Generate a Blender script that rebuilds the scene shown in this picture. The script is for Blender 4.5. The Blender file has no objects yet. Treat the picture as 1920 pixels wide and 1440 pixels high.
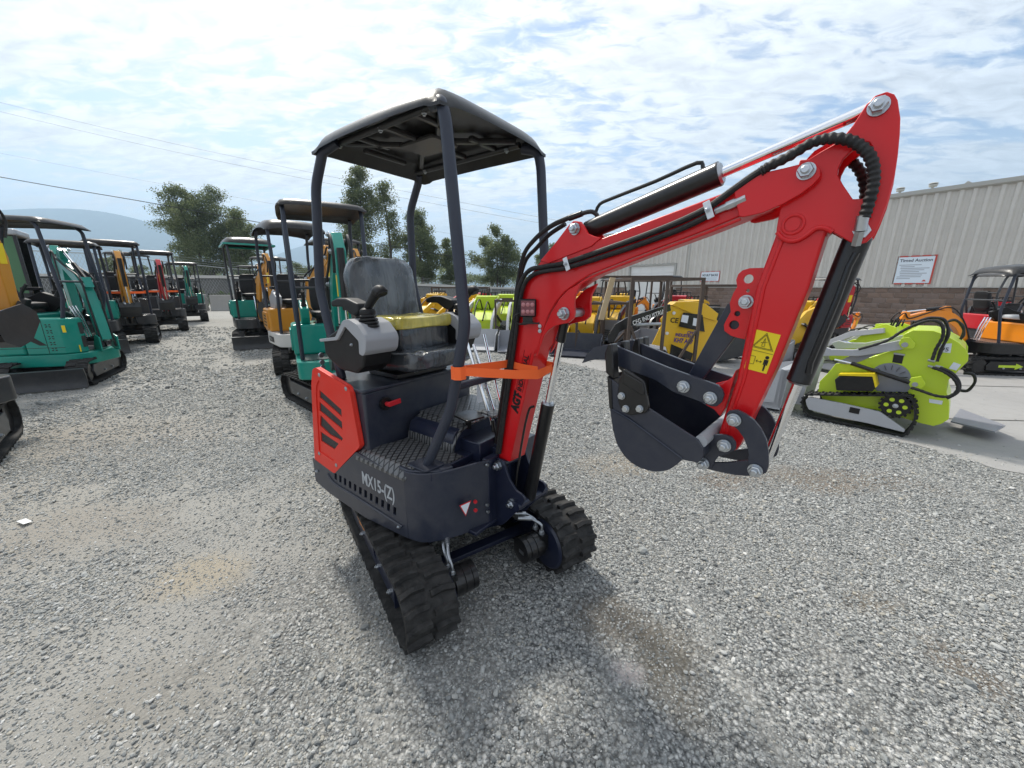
import bpy, bmesh, math, random
import numpy as np
from mathutils import Vector, Matrix, Euler
from mathutils.geometry import tessellate_polygon
random.seed(7); rng = np.random.default_rng(11)
R = math.radians; PI = math.pi
sc = bpy.context.scene
col = sc.collection
# ---------------------------------------------------------------- camera
CAM_Z = 1.5
cd = bpy.data.cameras.new('camera'); cam = bpy.data.objects.new('camera', cd); col.objects.link(cam)
cd.sensor_fit = 'HORIZONTAL'; cd.sensor_width = 36; cd.lens = 36 * 715.0 / 1920
cam.location = (0, 0, CAM_Z); cam.rotation_euler = (R(90 - 14.281), 0, 0)
cd.clip_start = 0.05; cd.clip_end = 20000
sc.camera = cam
# ---------------------------------------------------------------- view
sc.view_settings.view_transform = 'Standard'; sc.view_settings.look = 'None'
sc.view_settings.exposure = 0.56; sc.view_settings.gamma = 1; sc.view_settings.use_curve_mapping = False
sc.cycles.max_bounces = 6; sc.cycles.transparent_max_bounces = 12
sc.cycles.use_denoising = True
# ---------------------------------------------------------------- sky and sun
SUN_AZ, SUN_EL = -34.0, 52.0       # sun ahead of the camera, a little to the left, above the frame
w = bpy.data.worlds.new('World'); sc.world = w; w.use_nodes = True
nt = w.node_tree; nt.nodes.clear()
def N(nt, t, **k):
    n = nt.nodes.new(t)
    for a, b in k.items():
        if a == 'inp':
            for i, v in b.items(): n.inputs[i].default_value = v
        else: setattr(n, a, b)
    return n
def L(nt, a, b): nt.links.new(a, b)
def ramp(nt, fac, stops, interp='LINEAR'):
    n = nt.nodes.new('ShaderNodeValToRGB'); n.color_ramp.interpolation = interp
    els = n.color_ramp.elements
    while len(els) < len(stops): els.new(0.5)
    for e, (p, c) in zip(els, stops):
        e.position = p; e.color = (c, c, c, 1) if isinstance(c, (int, float)) else (*c, 1)
    L(nt, fac, n.inputs[0]); return n.outputs[0]
def mth(nt, op, a, b=None, c=None, clamp=False):
    n = nt.nodes.new('ShaderNodeMath'); n.operation = op; n.use_clamp = clamp
    for i, v in enumerate((a, b, c)):
        if v is None: continue
        if isinstance(v, (int, float)): n.inputs[i].default_value = v
        else: L(nt, v, n.inputs[i])
    return n.outputs[0]
def mixc(nt, f, a, b, mode='MIX'):
    n = nt.nodes.new('ShaderNodeMix'); n.data_type = 'RGBA'; n.blend_type = mode
    for i, v in ((0, f), (6, a), (7, b)):
        if isinstance(v, (int, float)): n.inputs[i].default_value = v
        elif isinstance(v, tuple): n.inputs[i].default_value = (*v, 1)
        else: L(nt, v, n.inputs[i])
    return n.outputs[2]
def noise(nt, vec, scale, detail=4, rough=.5, dist=0, **k):
    n = nt.nodes.new('ShaderNodeTexNoise'); n.inputs['Scale'].default_value = scale; n.inputs['Detail'].default_value = detail
    n.inputs['Roughness'].default_value = rough; n.inputs['Distortion'].default_value = dist
    if vec is not None: L(nt, vec, n.inputs['Vector'])
    return n.outputs['Fac']
sky = N(nt, 'ShaderNodeTexSky', sky_type='NISHITA', sun_disc=False, sun_elevation=R(SUN_EL), sun_rotation=R(SUN_AZ), air_density=1.0, dust_density=1.5, ozone_density=2.5)
skys = N(nt, 'ShaderNodeVectorMath', operation='SCALE', inp={3: 0.15}); L(nt, sky.outputs[0], skys.inputs[0])
tc = N(nt, 'ShaderNodeTexCoord'); sep = N(nt, 'ShaderNodeSeparateXYZ'); L(nt, tc.outputs['Generated'], sep.inputs[0])
zz = mth(nt, 'MAXIMUM', sep.outputs[2], 0.0)
den = mth(nt, 'ADD', zz, 0.16)
px = mth(nt, 'DIVIDE', sep.outputs[0], den); py = mth(nt, 'DIVIDE', sep.outputs[1], den)
cmb = N(nt, 'ShaderNodeCombineXYZ'); L(nt, px, cmb.inputs[0]); L(nt, py, cmb.inputs[1])
mp = N(nt, 'ShaderNodeMapping'); mp.inputs['Rotation'].default_value = (0, 0, R(38)); mp.inputs['Scale'].default_value = (1.0, 2.1, 1)
L(nt, cmb.outputs[0], mp.inputs[0])
n1 = noise(nt, mp.outputs[0], 1.15, 3, .55, .35)        # big openings
n2 = noise(nt, mp.outputs[0], 7.5, 6, .60, .55)         # rippled cloud puffs
n3 = noise(nt, mp.outputs[0], 2.6, 3, .5, .4)
cov = mth(nt, 'ADD', mth(nt, 'MULTIPLY', n1, .62), mth(nt, 'MULTIPLY', n2, .38))
mask = ramp(nt, cov, [(.41, 0.0), (.50, 1.0)])
# towards the right of the yard the cloud sheet is thinner, towards the sun it is brighter
sund = Vector((math.sin(R(SUN_AZ)) * math.cos(R(SUN_EL)), math.cos(R(SUN_AZ)) * math.cos(R(SUN_EL)), math.sin(R(SUN_EL))))
dt = N(nt, 'ShaderNodeVectorMath', operation='DOT_PRODUCT', inp={1: sund}); L(nt, tc.outputs['Generated'], dt.inputs[0])
near_sun = ramp(nt, dt.outputs['Value'], [(.3, 0.0), (1.0, 1.0)])
puff = ramp(nt, n2, [(.30, 0.0), (.62, 1.0)])
lum = mth(nt, 'ADD', mth(nt, 'MULTIPLY', puff, .34), mth(nt, 'MULTIPLY', near_sun, .30))
lum = mth(nt, 'ADD', lum, mth(nt, 'MULTIPLY', n3, .22))
lum = mth(nt, 'ADD', lum, .53)
ccol = mixc(nt, near_sun, (.88, .94, 1.02), (1.0, .99, .97))
csc = N(nt, 'ShaderNodeVectorMath', operation='SCALE'); L(nt, ccol, csc.inputs[0]); L(nt, lum, csc.inputs[3])
hz = ramp(nt, zz, [(0.0, 0.35), (.22, 1.0)])
hcol = mixc(nt, hz, (.74, .84, .96), csc.outputs[0])
fin = mixc(nt, mth(nt, 'MAXIMUM', mask, ramp(nt, zz, [(.03, .85), (.25, 0.0)])), skys.outputs[0], hcol)
bg = N(nt, 'ShaderNodeBackground'); L(nt, fin, bg.inputs[0]); bg.inputs[1].default_value = .80
wo = N(nt, 'ShaderNodeOutputWorld'); L(nt, bg.outputs[0], wo.inputs[0])
sd = bpy.data.lights.new('sun', 'SUN'); sd.energy = 3.6; sd.angle = R(6); sd.color = (1, .95, .87)
so = bpy.data.objects.new('sun', sd); col.objects.link(so)
so.rotation_euler = (-sund).to_track_quat('-Z', 'Y').to_euler()
# ---------------------------------------------------------------- materials
MATS = {}
def newmat(name):
    m = bpy.data.materials.new(name); m.use_nodes = True
    return m, m.node_tree, m.node_tree.nodes['Principled BSDF']
def setp(b, **k):
    for a, v in k.items(): b.inputs[a.replace('_', ' ')].default_value = v
def bump(nt, b, h, strength=.3, dist=.01):
    n = N(nt, 'ShaderNodeBump'); n.inputs['Strength'].default_value = strength; n.inputs['Distance'].default_value = dist
    L(nt, h, n.inputs['Height']); L(nt, n.outputs[0], b.inputs['Normal'])
def simple(name, c, rough=.5, metal=0, var=.12, nscale=9, dust=0.0, bmp=.0, bscale=300, coat=0, rvar=.1, dustc=(.30, .28, .25)):
    if name in MATS: return MATS[name]
    m, nt, b = newmat(name)
    tc = N(nt, 'ShaderNodeTexCoord'); o = tc.outputs['Object']
    n = noise(nt, o, nscale, 5, .6)
    colr = mixc(nt, mth(nt, 'MULTIPLY', n, var * 2, clamp=True), c, tuple(x * .72 for x in c))
    if dust:
        d = noise(nt, o, nscale * 2.3, 6, .7, .6)
        geo = N(nt, 'ShaderNodeNewGeometry'); sp = N(nt, 'ShaderNodeSeparateXYZ'); L(nt, geo.outputs['Normal'], sp.inputs[0])
        up = mth(nt, 'ADD', mth(nt, 'MULTIPLY', sp.outputs[2], .35), .65, clamp=True)
        df = mth(nt, 'MULTIPLY', ramp(nt, d, [(.35, 0.0), (.75, 1.0)]), mth(nt, 'MULTIPLY', up, dust), clamp=True)
        colr = mixc(nt, df, colr, dustc)
        L(nt, mth(nt, 'ADD', mth(nt, 'MULTIPLY', df, .4), rough, clamp=True), b.inputs['Roughness'])
    else:
        L(nt, mth(nt, 'ADD', mth(nt, 'MULTIPLY', n, rvar), rough - rvar / 2, clamp=True), b.inputs['Roughness'])
    L(nt, colr, b.inputs['Base Color']); setp(b, Metallic=metal)
    if not metal: b.inputs['Specular IOR Level'].default_value = .30
    if coat: b.inputs['Coat Weight'].default_value = coat; b.inputs['Coat Roughness'].default_value = .12
    if bmp: bump(nt, b, noise(nt, o, bscale, 3, .6), bmp, .002)
    MATS[name] = m; return m
def paint(name, c, rough=.34, dust=.10, coat=.35): return simple(name, c, rough, 0, .10, 4, dust, .10, 420, coat)
RED = paint('red_paint', (.64, .006, .010), .36, .03, .3); ORRED = paint('orange_red_plastic', (.72, .028, .014), .42, .12, .1)
NAVY = paint('navy_grey_paint', (.020, .025, .042), .38, .12); NAVYD = paint('dark_navy_paint', (.010, .014, .034), .34, .05)
POST = paint('post_grey_paint', (.030, .036, .054), .42, .05, .1)
BLACK = simple('black_paint', (.007, .007, .008), .3, 0, .1, 6, .06, .08, 300, .3)
PLAST = simple('black_plastic', (.010, .010, .011), .48, 0, .15, 8, .05, .25, 900)
ROOFP = simple('roof_plastic', (.022, .022, .023), .30, 0, .2, 5, .12, .2, 700)
GREYP = simple('light_grey_plastic', (.34, .35, .37), .45, 0, .06, 6, .10)
RUBBER = simple('track_rubber', (.012, .012, .012), .74, 0, .3, 7, .42, .22, 160, dustc=(.13, .125, .118))
HOSE = simple('rubber_hose', (.012, .012, .013), .5, 0, .2, 20, .15, .4, 500)
CHROME = simple('chrome_rod', (.80, .81, .83), .12, 1, .05, 5)
ZINC = simple('zinc_bolt', (.52, .55, .58), .30, 1, .2, 40, .0, .2, 300)
STEEL = simple('galvanised_steel', (.42, .44, .46), .42, 1, .2, 15)
STRAP = simple('orange_strap', (1.0, .16, .035), .62, 0, .04, 60, .0, .4, 1500)
WHITEP = simple('white_paint', (.72, .72, .70), .5, 0, .08, 10, .12)
DECW = simple('grey_lettering', (.42, .44, .46), .5); DECB = simple('black_lettering', (.012, .012, .014), .5)
YEL = simple('yellow_decal', (.80, .60, .02), .4, 0, .05); REDH = simple('red_handle', (.55, .02, .03), .35)
TAGW = simple('white_tag', (.70, .74, .78), .5); ORANGED = simple('orange_decal', (.60, .22, .05), .6)
GREEN = simple('green_tag', (.03, .35, .12), .5)
def mesh_mat():
    m, nt, b = newmat('vent_mesh'); o = N(nt, 'ShaderNodeTexCoord').outputs['Object']
    v = N(nt, 'ShaderNodeTexVoronoi'); v.inputs['Scale'].default_value = 220; L(nt, o, v.inputs[0])
    L(nt, ramp(nt, v.outputs['Distance'], [(.25, .002), (.5, .035)]), b.inputs['Base Color']); setp(b, Roughness=.6); return m
MESHM = mesh_mat()
def wrap_mat(name, c, alpha, tint=.6):
    m, nt, b = newmat(name); o = N(nt, 'ShaderNodeTexCoord').outputs['Object']
    mp = N(nt, 'ShaderNodeMapping'); mp.inputs['Scale'].default_value = (1.4, 1.4, .35); L(nt, o, mp.inputs[0])
    n = noise(nt, mp.outputs[0], 5, 3, .5, 1.2); n2 = noise(nt, mp.outputs[0], 16, 3, .5, 1.8)
    hh = mth(nt, 'ADD', n, mth(nt, 'MULTIPLY', n2, .35))
    cr = ramp(nt, hh, [(.40, tuple(x * .6 for x in c)), (.72, c), (.90, tuple(min(1, x * 1.5) for x in c))])
    L(nt, cr, b.inputs['Base Color']); setp(b, Roughness=.16); b.inputs['Coat Weight'].default_value = .6; b.inputs['Coat Roughness'].default_value = .1
    L(nt, ramp(nt, hh, [(.40, alpha), (.8, min(1, alpha + .3))]), b.inputs['Alpha'])
    bump(nt, b, hh, .55, .02); return m
WRAP = wrap_mat('seat_plastic_wrap', (.13, .142, .155), .55); WRAPY = wrap_mat('yellow_wrap', (.62, .52, .10), .80); WRAPD = wrap_mat('dark_wrap', (.05, .055, .062), .7)
def mat_mat():
    m, nt, b = newmat('diamond_floor_mat'); o = N(nt, 'ShaderNodeTexCoord').outputs['Object']
    sp = N(nt, 'ShaderNodeSeparateXYZ'); L(nt, o, sp.inputs[0])
    def ln(a): 
        v = mth(nt, 'ADD', mth(nt, 'MULTIPLY', sp.outputs[0], 26), mth(nt, 'MULTIPLY', sp.outputs[1], a))
        v = mth(nt, 'ABSOLUTE', mth(nt, 'SUBTRACT', mth(nt, 'FRACT', v), .5)); return v
    d = mth(nt, 'MINIMUM', mth(nt, 'MULTIPLY', ln(20), 4, clamp=True), mth(nt, 'MULTIPLY', ln(-20), 4, clamp=True))
    L(nt, ramp(nt, d, [(.25, .008), (.6, .12)]), b.inputs['Base Color']); setp(b, Roughness=.34)
    bump(nt, b, mth(nt, 'ADD', d, mth(nt, 'MULTIPLY', noise(nt, o, 500, 2), .1)), .5, .002); return m
MATM = mat_mat()
# ---------------------------------------------------------------- geometry helpers
class MB:
    def __init__(s): s.v = []; s.f = []; s.marks = []
    def mark(s): s.marks.append((len(s.v), len(s.f))); return s
    def add(s, vs, fs, M=None):
        o = len(s.v)
        s.v += [tuple(M @ Vector(p)) if M is not None else tuple(p) for p in vs]
        s.f += [tuple(i + o for i in f) for f in fs]; return s
    def box(s, x0, x1, y0, y1, z0, z1, M=None):
        return s.add([(x0,y0,z0),(x1,y0,z0),(x1,y1,z0),(x0,y1,z0),(x0,y0,z1),(x1,y0,z1),(x1,y1,z1),(x0,y1,z1)],
                     [(3,2,1,0),(4,5,6,7),(0,1,5,4),(1,2,6,5),(2,3,7,6),(3,0,4,7)], M)
    def beam(s, p0, p1, wd, ht, up=(0,0,1)):
        p0 = Vector(p0); p1 = Vector(p1); d = (p1 - p0).normalized(); u = Vector(up)
        sd_ = d.cross(u)
        if sd_.length < 1e-4: sd_ = d.cross(Vector((1,0,0)))
        sd_.normalize(); u = sd_.cross(d)
        M = Matrix((( d.x, sd_.x, u.x, p0.x),( d.y, sd_.y, u.y, p0.y),( d.z, sd_.z, u.z, p0.z),(0,0,0,1)))
        return s.box(0, (p1 - p0).length, -wd/2, wd/2, -ht/2, ht/2, M)
    def cyl(s, p0, p1, r0, r1=None, n=16, caps=True, rings=None):
        p0 = Vector(p0); p1 = Vector(p1); r1 = r0 if r1 is None else r1
        prof = rings or [(0, r0), (1, r1)]
        d = p1 - p0; a = d.normalized(); t = Vector((0,0,1)) if abs(a.z) < .9 else Vector((1,0,0))
        u = a.cross(t).normalized(); v = a.cross(u)
        vs = []; fs = []
        for (k, r) in prof:
            for i in range(n):
                an = 2*PI*i/n; vs.append(p0 + d*k + (u*math.cos(an) + v*math.sin(an))*r)
        m = len(prof)
        for j in range(m-1):
            for i in range(n):
                i2 = (i+1) % n; fs.append((j*n+i, j*n+i2, (j+1)*n+i2, (j+1)*n+i))
        if caps: fs.append(tuple(range(n-1, -1, -1))); fs.append(tuple((m-1)*n+i for i in range(n)))
        return s.add(vs, fs)
    def tube(s, pts, r, n=10, smooth=0, rf=None, caps=True):
        P = [Vector(p) for p in pts]
        if smooth: P = catmull(P, smooth)
        m = len(P); vs = []; fs = []; u = None
        for j in range(m):
            a = (P[min(j+1, m-1)] - P[max(j-1, 0)]).normalized()
            if u is None:
                t = Vector((0,0,1)) if abs(a.z) < .9 else Vector((1,0,0)); u = a.cross(t).normalized()
            u = (u - a*u.dot(a)).normalized(); v = a.cross(u)
            rr = rf(j/(m-1)) if rf else r
            for i in range(n):
                an = 2*PI*i/n; vs.append(P[j] + (u*math.cos(an) + v*math.sin(an))*rr)
        for j in range(m-1):
            for i in range(n):
                i2 = (i+1) % n; fs.append((j*n+i, j*n+i2, (j+1)*n+i2, (j+1)*n+i))
        if caps: fs.append(tuple(range(n-1, -1, -1))); fs.append(tuple((m-1)*n+i for i in range(n)))
        return s.add(vs, fs)
    def prism(s, poly, a, b, plane='XZ', holes=()):
        loops = [list(poly)] + [list(h) for h in holes]
        def area(p): return sum(p[i][0]*p[(i+1) % len(p)][1] - p[(i+1) % len(p)][0]*p[i][1] for i in range(len(p)))
        loops = [l if (area(l) > 0) == (k == 0) else l[::-1] for k, l in enumerate(loops)]
        tris = tessellate_polygon([[Vector((p[0], p[1], 0)) for p in l] for l in loops])
        flat = [p for l in loops for p in l]; n = len(flat)
        def P(p, t): return {'XZ': (p[0], t, p[1]), 'XY': (p[0], p[1], t), 'YZ': (t, p[0], p[1])}[plane]
        vs = [P(p, a) for p in flat] + [P(p, b) for p in flat]; fs = []
        if not holes: fs += [tuple(range(n)), tuple(range(2*n-1, n-1, -1))]
        else:
            for t in tris: fs += [tuple(t), tuple(i+n for i in t[::-1])]
        o = 0
        for l in loops:
            m = len(l)
            for i in range(m): j = (i+1) % m; fs.append((o+i, o+n+i, o+n+j, o+j))
            o += m
        return s.add(vs, fs)
    def nut(s, c, d, r=.02, h=.018, stub=.014):
        c = Vector(c); d = Vector(d).normalized(); s.mark()
        s.cyl(c, c + d*.004, r*1.16, n=20)
        s.cyl(c + d*.004, c + d*(.004+h), r, n=6, rings=[(0, r), (.85, r), (1, r*.88)])
        if stub: s.cyl(c + d*(.004+h), c + d*(.004+h+stub), r*.55, n=12, rings=[(0, r*.55), (.8, r*.55), (1, r*.42)])
        return s
def catmull(P, k):
    out = []
    for i in range(len(P)-1):
        p0 = P[max(i-1, 0)]; p1 = P[i]; p2 = P[i+1]; p3 = P[min(i+2, len(P)-1)]
        for q in range(k):
            t = q/k
            out.append(.5*((2*p1) + (p2-p0)*t + (2*p0-5*p1+4*p2-p3)*t*t + (3*p1-p0-3*p2+p3)*t**3))
    out.append(P[-1]); return out
def rnd(poly, r, seg=4):
    """round the corners of a 2D polygon"""
    out = []; n = len(poly)
    for i in range(n):
        p = Vector(poly[i]).to_2d() if False else Vector((poly[i][0], poly[i][1])); a = Vector(poly[i-1][:2]); b = Vector(poly[(i+1) % n][:2])
        ri = r[i] if isinstance(r, (list, tuple)) else r
        la = (a-p).length; lb = (b-p).length; q = min(ri, la*.48, lb*.48)
        if q < 1e-5: out.append((p.x, p.y)); continue
        s0 = p + (a-p).normalized()*q; s1 = p + (b-p).normalized()*q
        for k in range(seg+1):
            t = k/seg; c = s0*(1-t)**2 + p*2*t*(1-t) + s1*t*t; out.append((c.x, c.y))
    return out
def circ(cx, cy, r, n=14): return [(cx + r*math.cos(2*PI*i/n), cy + r*math.sin(2*PI*i/n)) for i in range(n)]
def obj(name, mb, mat, parent=None, loc=(0,0,0), rot=(0,0,0), bev=0, smooth=35, seg=2, label=None):
    if len(mb.marks) > 1 and mb.marks[0] == (0, 0):       # one object for each marked piece
        mk = mb.marks + [(len(mb.v), len(mb.f))]; first = None
        for (v0, f0), (v1, f1) in zip(mk, mk[1:]):
            q = MB(); q.v = mb.v[v0:v1]; q.f = [tuple(i-v0 for i in f) for f in mb.f[f0:f1]]
            o = obj(name, q, mat, parent, loc, rot, bev, smooth, seg, label); first = first or o
        return first
    me = bpy.data.meshes.new(name); me.from_pydata([tuple(p) for p in mb.v], [], mb.f)
    bm = bmesh.new(); bm.from_mesh(me); bmesh.ops.recalc_face_normals(bm, faces=bm.faces); bm.to_mesh(me); bm.free()
    me.materials.append(mat); me.shade_smooth()
    me.set_sharp_from_angle(angle=R(smooth))
    o = bpy.data.objects.new(name, me); col.objects.link(o)
    o.location = loc; o.rotation_euler = rot
    if parent is not None: o.parent = parent
    if bev:
        m = o.modifiers.new('bevel', 'BEVEL'); m.width = bev; m.segments = seg; m.limit_method = 'ANGLE'; m.angle_limit = R(40)
    if label: o['label'] = label
    return o
def thing(name, label, cat, loc=(0,0,0), rotz=0, group=None, scale=1):
    o = bpy.data.objects.new(name, None); o.empty_display_size = .2; col.objects.link(o)
    o.location = loc; o.rotation_euler = (0, 0, rotz); o.scale = (scale,)*3
    o['label'] = label; o['category'] = cat
    if group: o['group'] = group
    return o
def tag(o, label, cat, group=None):
    o['label'] = label; o['category'] = cat
    if group: o['group'] = group
    return o
def structure(o): o['kind'] = 'structure'; return o
def text(name, s, size, mat, parent, M, ext=.0012, sx=1.0, bold=0, align='LEFT'):
    """lettering as a thin mesh; M maps text x->first axis, y->second axis"""
    cu = bpy.data.curves.new(name, 'FONT'); cu.body = s; cu.size = size; cu.extrude = ext; cu.offset = bold; cu.align_x = align; cu.resolution_u = 3
    t = bpy.data.objects.new('tmp', cu); col.objects.link(t)
    bpy.context.view_layer.update()
    me = bpy.data.meshes.new_from_object(t.evaluated_get(bpy.context.evaluated_depsgraph_get()))
    bpy.data.objects.remove(t)
    me.transform(M @ Matrix.Diagonal((sx, 1, 1, 1))); me.materials.clear(); me.materials.append(mat)
    o = bpy.data.objects.new(name, me); col.objects.link(o); o.parent = parent; return o
def frame3(o, ex, ey):
    """matrix from origin and two axes"""
    ex = Vector(ex).normalized(); ey = Vector(ey); ey = (ey - ex*ey.dot(ex)).normalized(); ez = ex.cross(ey)
    return Matrix(((ex.x, ey.x, ez.x, o[0]), (ex.y, ey.y, ez.y, o[1]), (ex.z, ey.z, ez.z, o[2]), (0,0,0,1)))
# stadium-shaped rubber crawler track with lugs -------------------------------------------------
def track_path(x0, x1, r, zc0=None, n=10, r1=None):
    """closed loop (x,z): idler radius r at x1 (front), r1 at x0 (rear); ground line z=0"""
    r1 = r1 or r; pts = []
    for i in range(n+1):
        a = -PI/2 + PI*i/n; pts.append((x1 + r*math.cos(a), r + r*math.sin(a)))
    for i in range(n+1):
        a = PI/2 + PI*i/n; pts.append((x0 + r1*math.cos(a), r1 + r1*math.sin(a)))
    return pts
def resample(loop, n):
    P = [Vector((p[0], p[1])) for p in loop]; P.append(P[0]); L_ = [0]
    for i in range(1, len(P)): L_.append(L_[-1] + (P[i]-P[i-1]).length)
    out = []; j = 0
    for k in range(n):
        t = L_[-1]*k/n
        while L_[j+1] < t: j += 1
        f = (t-L_[j])/max(1e-9, L_[j+1]-L_[j]); out.append(P[j].lerp(P[j+1], f))
    return out
def track_belt(y0, y1, loop, nl, th=.022, lug=.022, fine=2):
    """belt with chevron-staggered lugs; outer side follows loop"""
    mb = MB(); K = nl*fine*2; P = resample(loop, K); nrm = []
    for i in range(K):
        d = (P[(i+1) % K] - P[i-1]).normalized(); nrm.append(Vector((d.y, -d.x)))
    vs = []; fs = []
    for i in range(K):
        p = P[i]; q = p - nrm[i]*lug; qi = p - nrm[i]*(lug+th)
        for y, pt in ((y0, q), (y1, q), (y1, qi), (y0, qi)): vs.append((pt.x, y, pt.y))
    for i in range(K):
        j = (i+1) % K
        for a in range(4): b = (a+1) % 4; fs.append((i*4+a, i*4+b, j*4+b, j*4+a))
    mb.add(vs, fs)
    ym = (y0+y1)/2; wd = abs(y1-y0)
    for k in range(nl):
        for side in (0, 1):
            i0 = k*fine*2 + (fine if side else 0)
            ya, yb = (y0, ym - .04*(y1-y0)) if side == 0 else (ym + .04*(y1-y0), y1)
            st = fine
            a = i0 % K; b = (i0+st) % K; c = (i0 + st//2 + 1) % K
            yo, yi = (ya, yb) if side == 0 else (yb, ya)
            pit = P[(i0+2*fine) % K] - P[i0 % K]; p0 = P[i0 % K]; n0 = nrm[i0 % K]; n1_ = nrm[(i0+fine) % K]; p1 = P[(i0+fine) % K]
            ax = (p1-p0); vv = []
            for (f, up) in ((.0, 0), (1.0, 0), (.74, 1), (.26, 1)):
                nn = n0.lerp(n1_, max(0, min(1, f))); base = p0 + ax*f - nn*(0 if up else lug*1.3)
                for (yy, s_) in ((yo, 0.0), ((yo+yi)/2, .30), (yi, .22)): q = base + ax*s_*2*.5; vv.append((q.x, yy, q.y))
            mb.add(vv, [(a_*3+k_, a_*3+k_+1, ((a_+1) % 4)*3+k_+1, ((a_+1) % 4)*3+k_) for a_ in range(4) for k_ in range(2)] + [(0, 3, 6, 9), (2, 11, 8, 5)])
    return mb
# ================================================================= MAIN MACHINE: red and navy mini excavator
CHAR0 = paint('charcoal_rail', (.018, .019, .022), .45)
EX = thing('mini_excavator', 'red and navy mini excavator in front, red arm tied with an orange strap', 'mini excavator', (-.386, 2.014, 0), R(-36.5))
BOOM_L = (.450, .024, 0); BOOM_R = (0, 0, R(-6.5))
TRK_R = (0, 0, R(-19.5))
def hb(name, mb, mat, **k): return obj(name, mb, mat, EX, **k)
def bb(name, mb, mat, **k): return obj(name, mb, mat, k.pop('parent', EX), k.pop('loc', BOOM_L), k.pop('rot', BOOM_R), **k)
def kid(name, mb, mat, parent, **k): return obj(name, mb, mat, parent, **k)
# ---- undercarriage -------------------------------------------------------
loop = track_path(-.62, .515, .165, r1=.150)
for sgn, (ya, yb) in ((-1, (-.475, -.250)), (1, (.335, .560))):
    fr = obj('track_frame', MB(), NAVYD, EX, rot=TRK_R)
    mb = MB()
    ym = (ya+yb)/2; yo = ya+.035 if sgn < 0 else yb-.035; s2 = 1 if sgn < 0 else -1
    side = rnd([(-.52, .07), (.36, .07), (.36, .245), (.25, .245), (.22, .225), (-.52, .225)], .012)
    # outer side plate with a slot, and a box core
    slot = [(.02, .12), (.07, .10), (.07, .19), (.02, .215)]
    mb.prism(side, yo, yo+s2*.010, holes=[slot])
    mb.box(-.52, .33, ym-.045, ym+.045, .07, .22)
    mb.box(.36, .372, yo, ym+.05*s2, .05, .262)
    for x in (-.46, -.28, -.1, .1, .28): mb.cyl((x, ym-.05, .065), (x, ym+.05, .065), .03, n=14)
    me = obj('track_frame', mb, NAVYD, EX, rot=TRK_R, bev=.002)
    bpy.data.objects.remove(fr)
    b = MB()
    for x, z in ((-.22, .10), (.10, .095), (.31, .10)): b.nut((x, yo, z), (0, -s2, 0), .011, .008, .006)
    kid('bolt', b, ZINC, me)
    if sgn < 0:
        d = MB().prism([(-.34, .15), (-.28, .17), (-.26, .155), (-.20, .185), (-.19, .16), (-.13, .165), (-.19, .145), (-.22, .15), (-.27, .135), (-.29, .15)], yo-.002, yo-.0005)
        kid('arrow_decal', d, ORANGED, me)
    bt = track_belt(ya, yb, loop, 40, .016, .020)
    tb = obj('rubber_track', bt, RUBBER, EX, rot=TRK_R, smooth=30)
    sp = MB(); sp.cyl((.515, ym-.05, .165), (.515, ym+.05, .165), .118, n=26)
    for k in range(13):
        a = 2*PI*k/13; sp.cyl((.515+.118*math.cos(a), ym-.02, .165+.118*math.sin(a)), (.515+.118*math.cos(a), ym+.02, .165+.118*math.sin(a)), .014, n=6)
    obj('sprocket', sp, BLACK, EX, rot=TRK_R); obj('idler', MB().cyl((-.62, ym-.045, .150), (-.62, ym+.045, .150), .105, n=24), BLACK, EX, rot=TRK_R)
    yi = yb if sgn < 0 else ya; d = 1 if sgn < 0 else -1
    sh = MB(); sh.cyl((.515, yi-.03*d, .165), (.515, yi+.010*d, .165), .135, n=32, rings=[(0, .135), (.75, .135), (1, .122)]); sh.box(.30, .53, yi-.02*d, yi+.004*d, .08, .27)
    obj('sprocket_cover', sh, NAVYD, EX, rot=TRK_R, bev=.002)
    mo = MB(); mo.cyl((.50, yi+.0*d, .175), (.50, yi+.155*d, .175), .066, n=30, rings=[(0, .05), (.25, .05), (.26, .066), (.55, .066), (.56, .063), (.58, .066), (.80, .066), (.81, .063), (.83, .066), (.985, .066), (1, .058)])
    mo.box(.45, .55, yi+.012*d, yi+.05*d, .195, .245)
    mot = obj('hydraulic_motor', mo, BLACK, EX, rot=TRK_R)
    ft = MB(); ho = MB()
    for q, dx in enumerate((-.028, .024)):
        p = (.50+dx, yi+.035*d, .245)
        ft.nut(p, (0, 0, 1), .014, .014, .02)
        top = (p[0]-.03, p[1]+.0*d, p[2]+.075); b1 = (p[0]-.075, p[1]+.018*d, p[2]+.10); b2 = (p[0]-.13, p[1]+.035*d, p[2]+.115)
        if sgn > 0: b1 = (p[0]-.055, p[1]-.03, p[2]+.07); b2 = (p[0]-.08, p[1]-.10, p[2]+.085); top = (p[0]-.01, p[1]-.005, p[2]+.055)
        ft.tube([p, (p[0], p[1], p[2]+.04), top, b1], .0075, smooth=4); ft.cyl(b1, b2, .0125, n=12)
        e1 = (b2[0]-.12, b2[1]+.06*d, b2[2]+.03); e2 = (b2[0]-.30, b2[1]+.16*d, b2[2]+.01)
        ho.tube([b2, e1, e2], .0105, smooth=5)
    kid('hose_fitting', ft, STEEL, mot); kid('hydraulic_hose', ho, HOSE, mot)
    tg = MB().box(.49, .53, yi+.1552*d, yi+.1562*d, .165, .185); kid('maker_plate', tg, STEEL, mot)
cf = MB()
cf.box(.10, .17, -.25, .34, .20, .235); cf.box(.10, .115, -.25, .34, .12, .235); cf.box(-.30, -.24, -.25, .34, .17, .23); cf.box(-.32, .16, -.08, .17, .20, .25)
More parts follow.
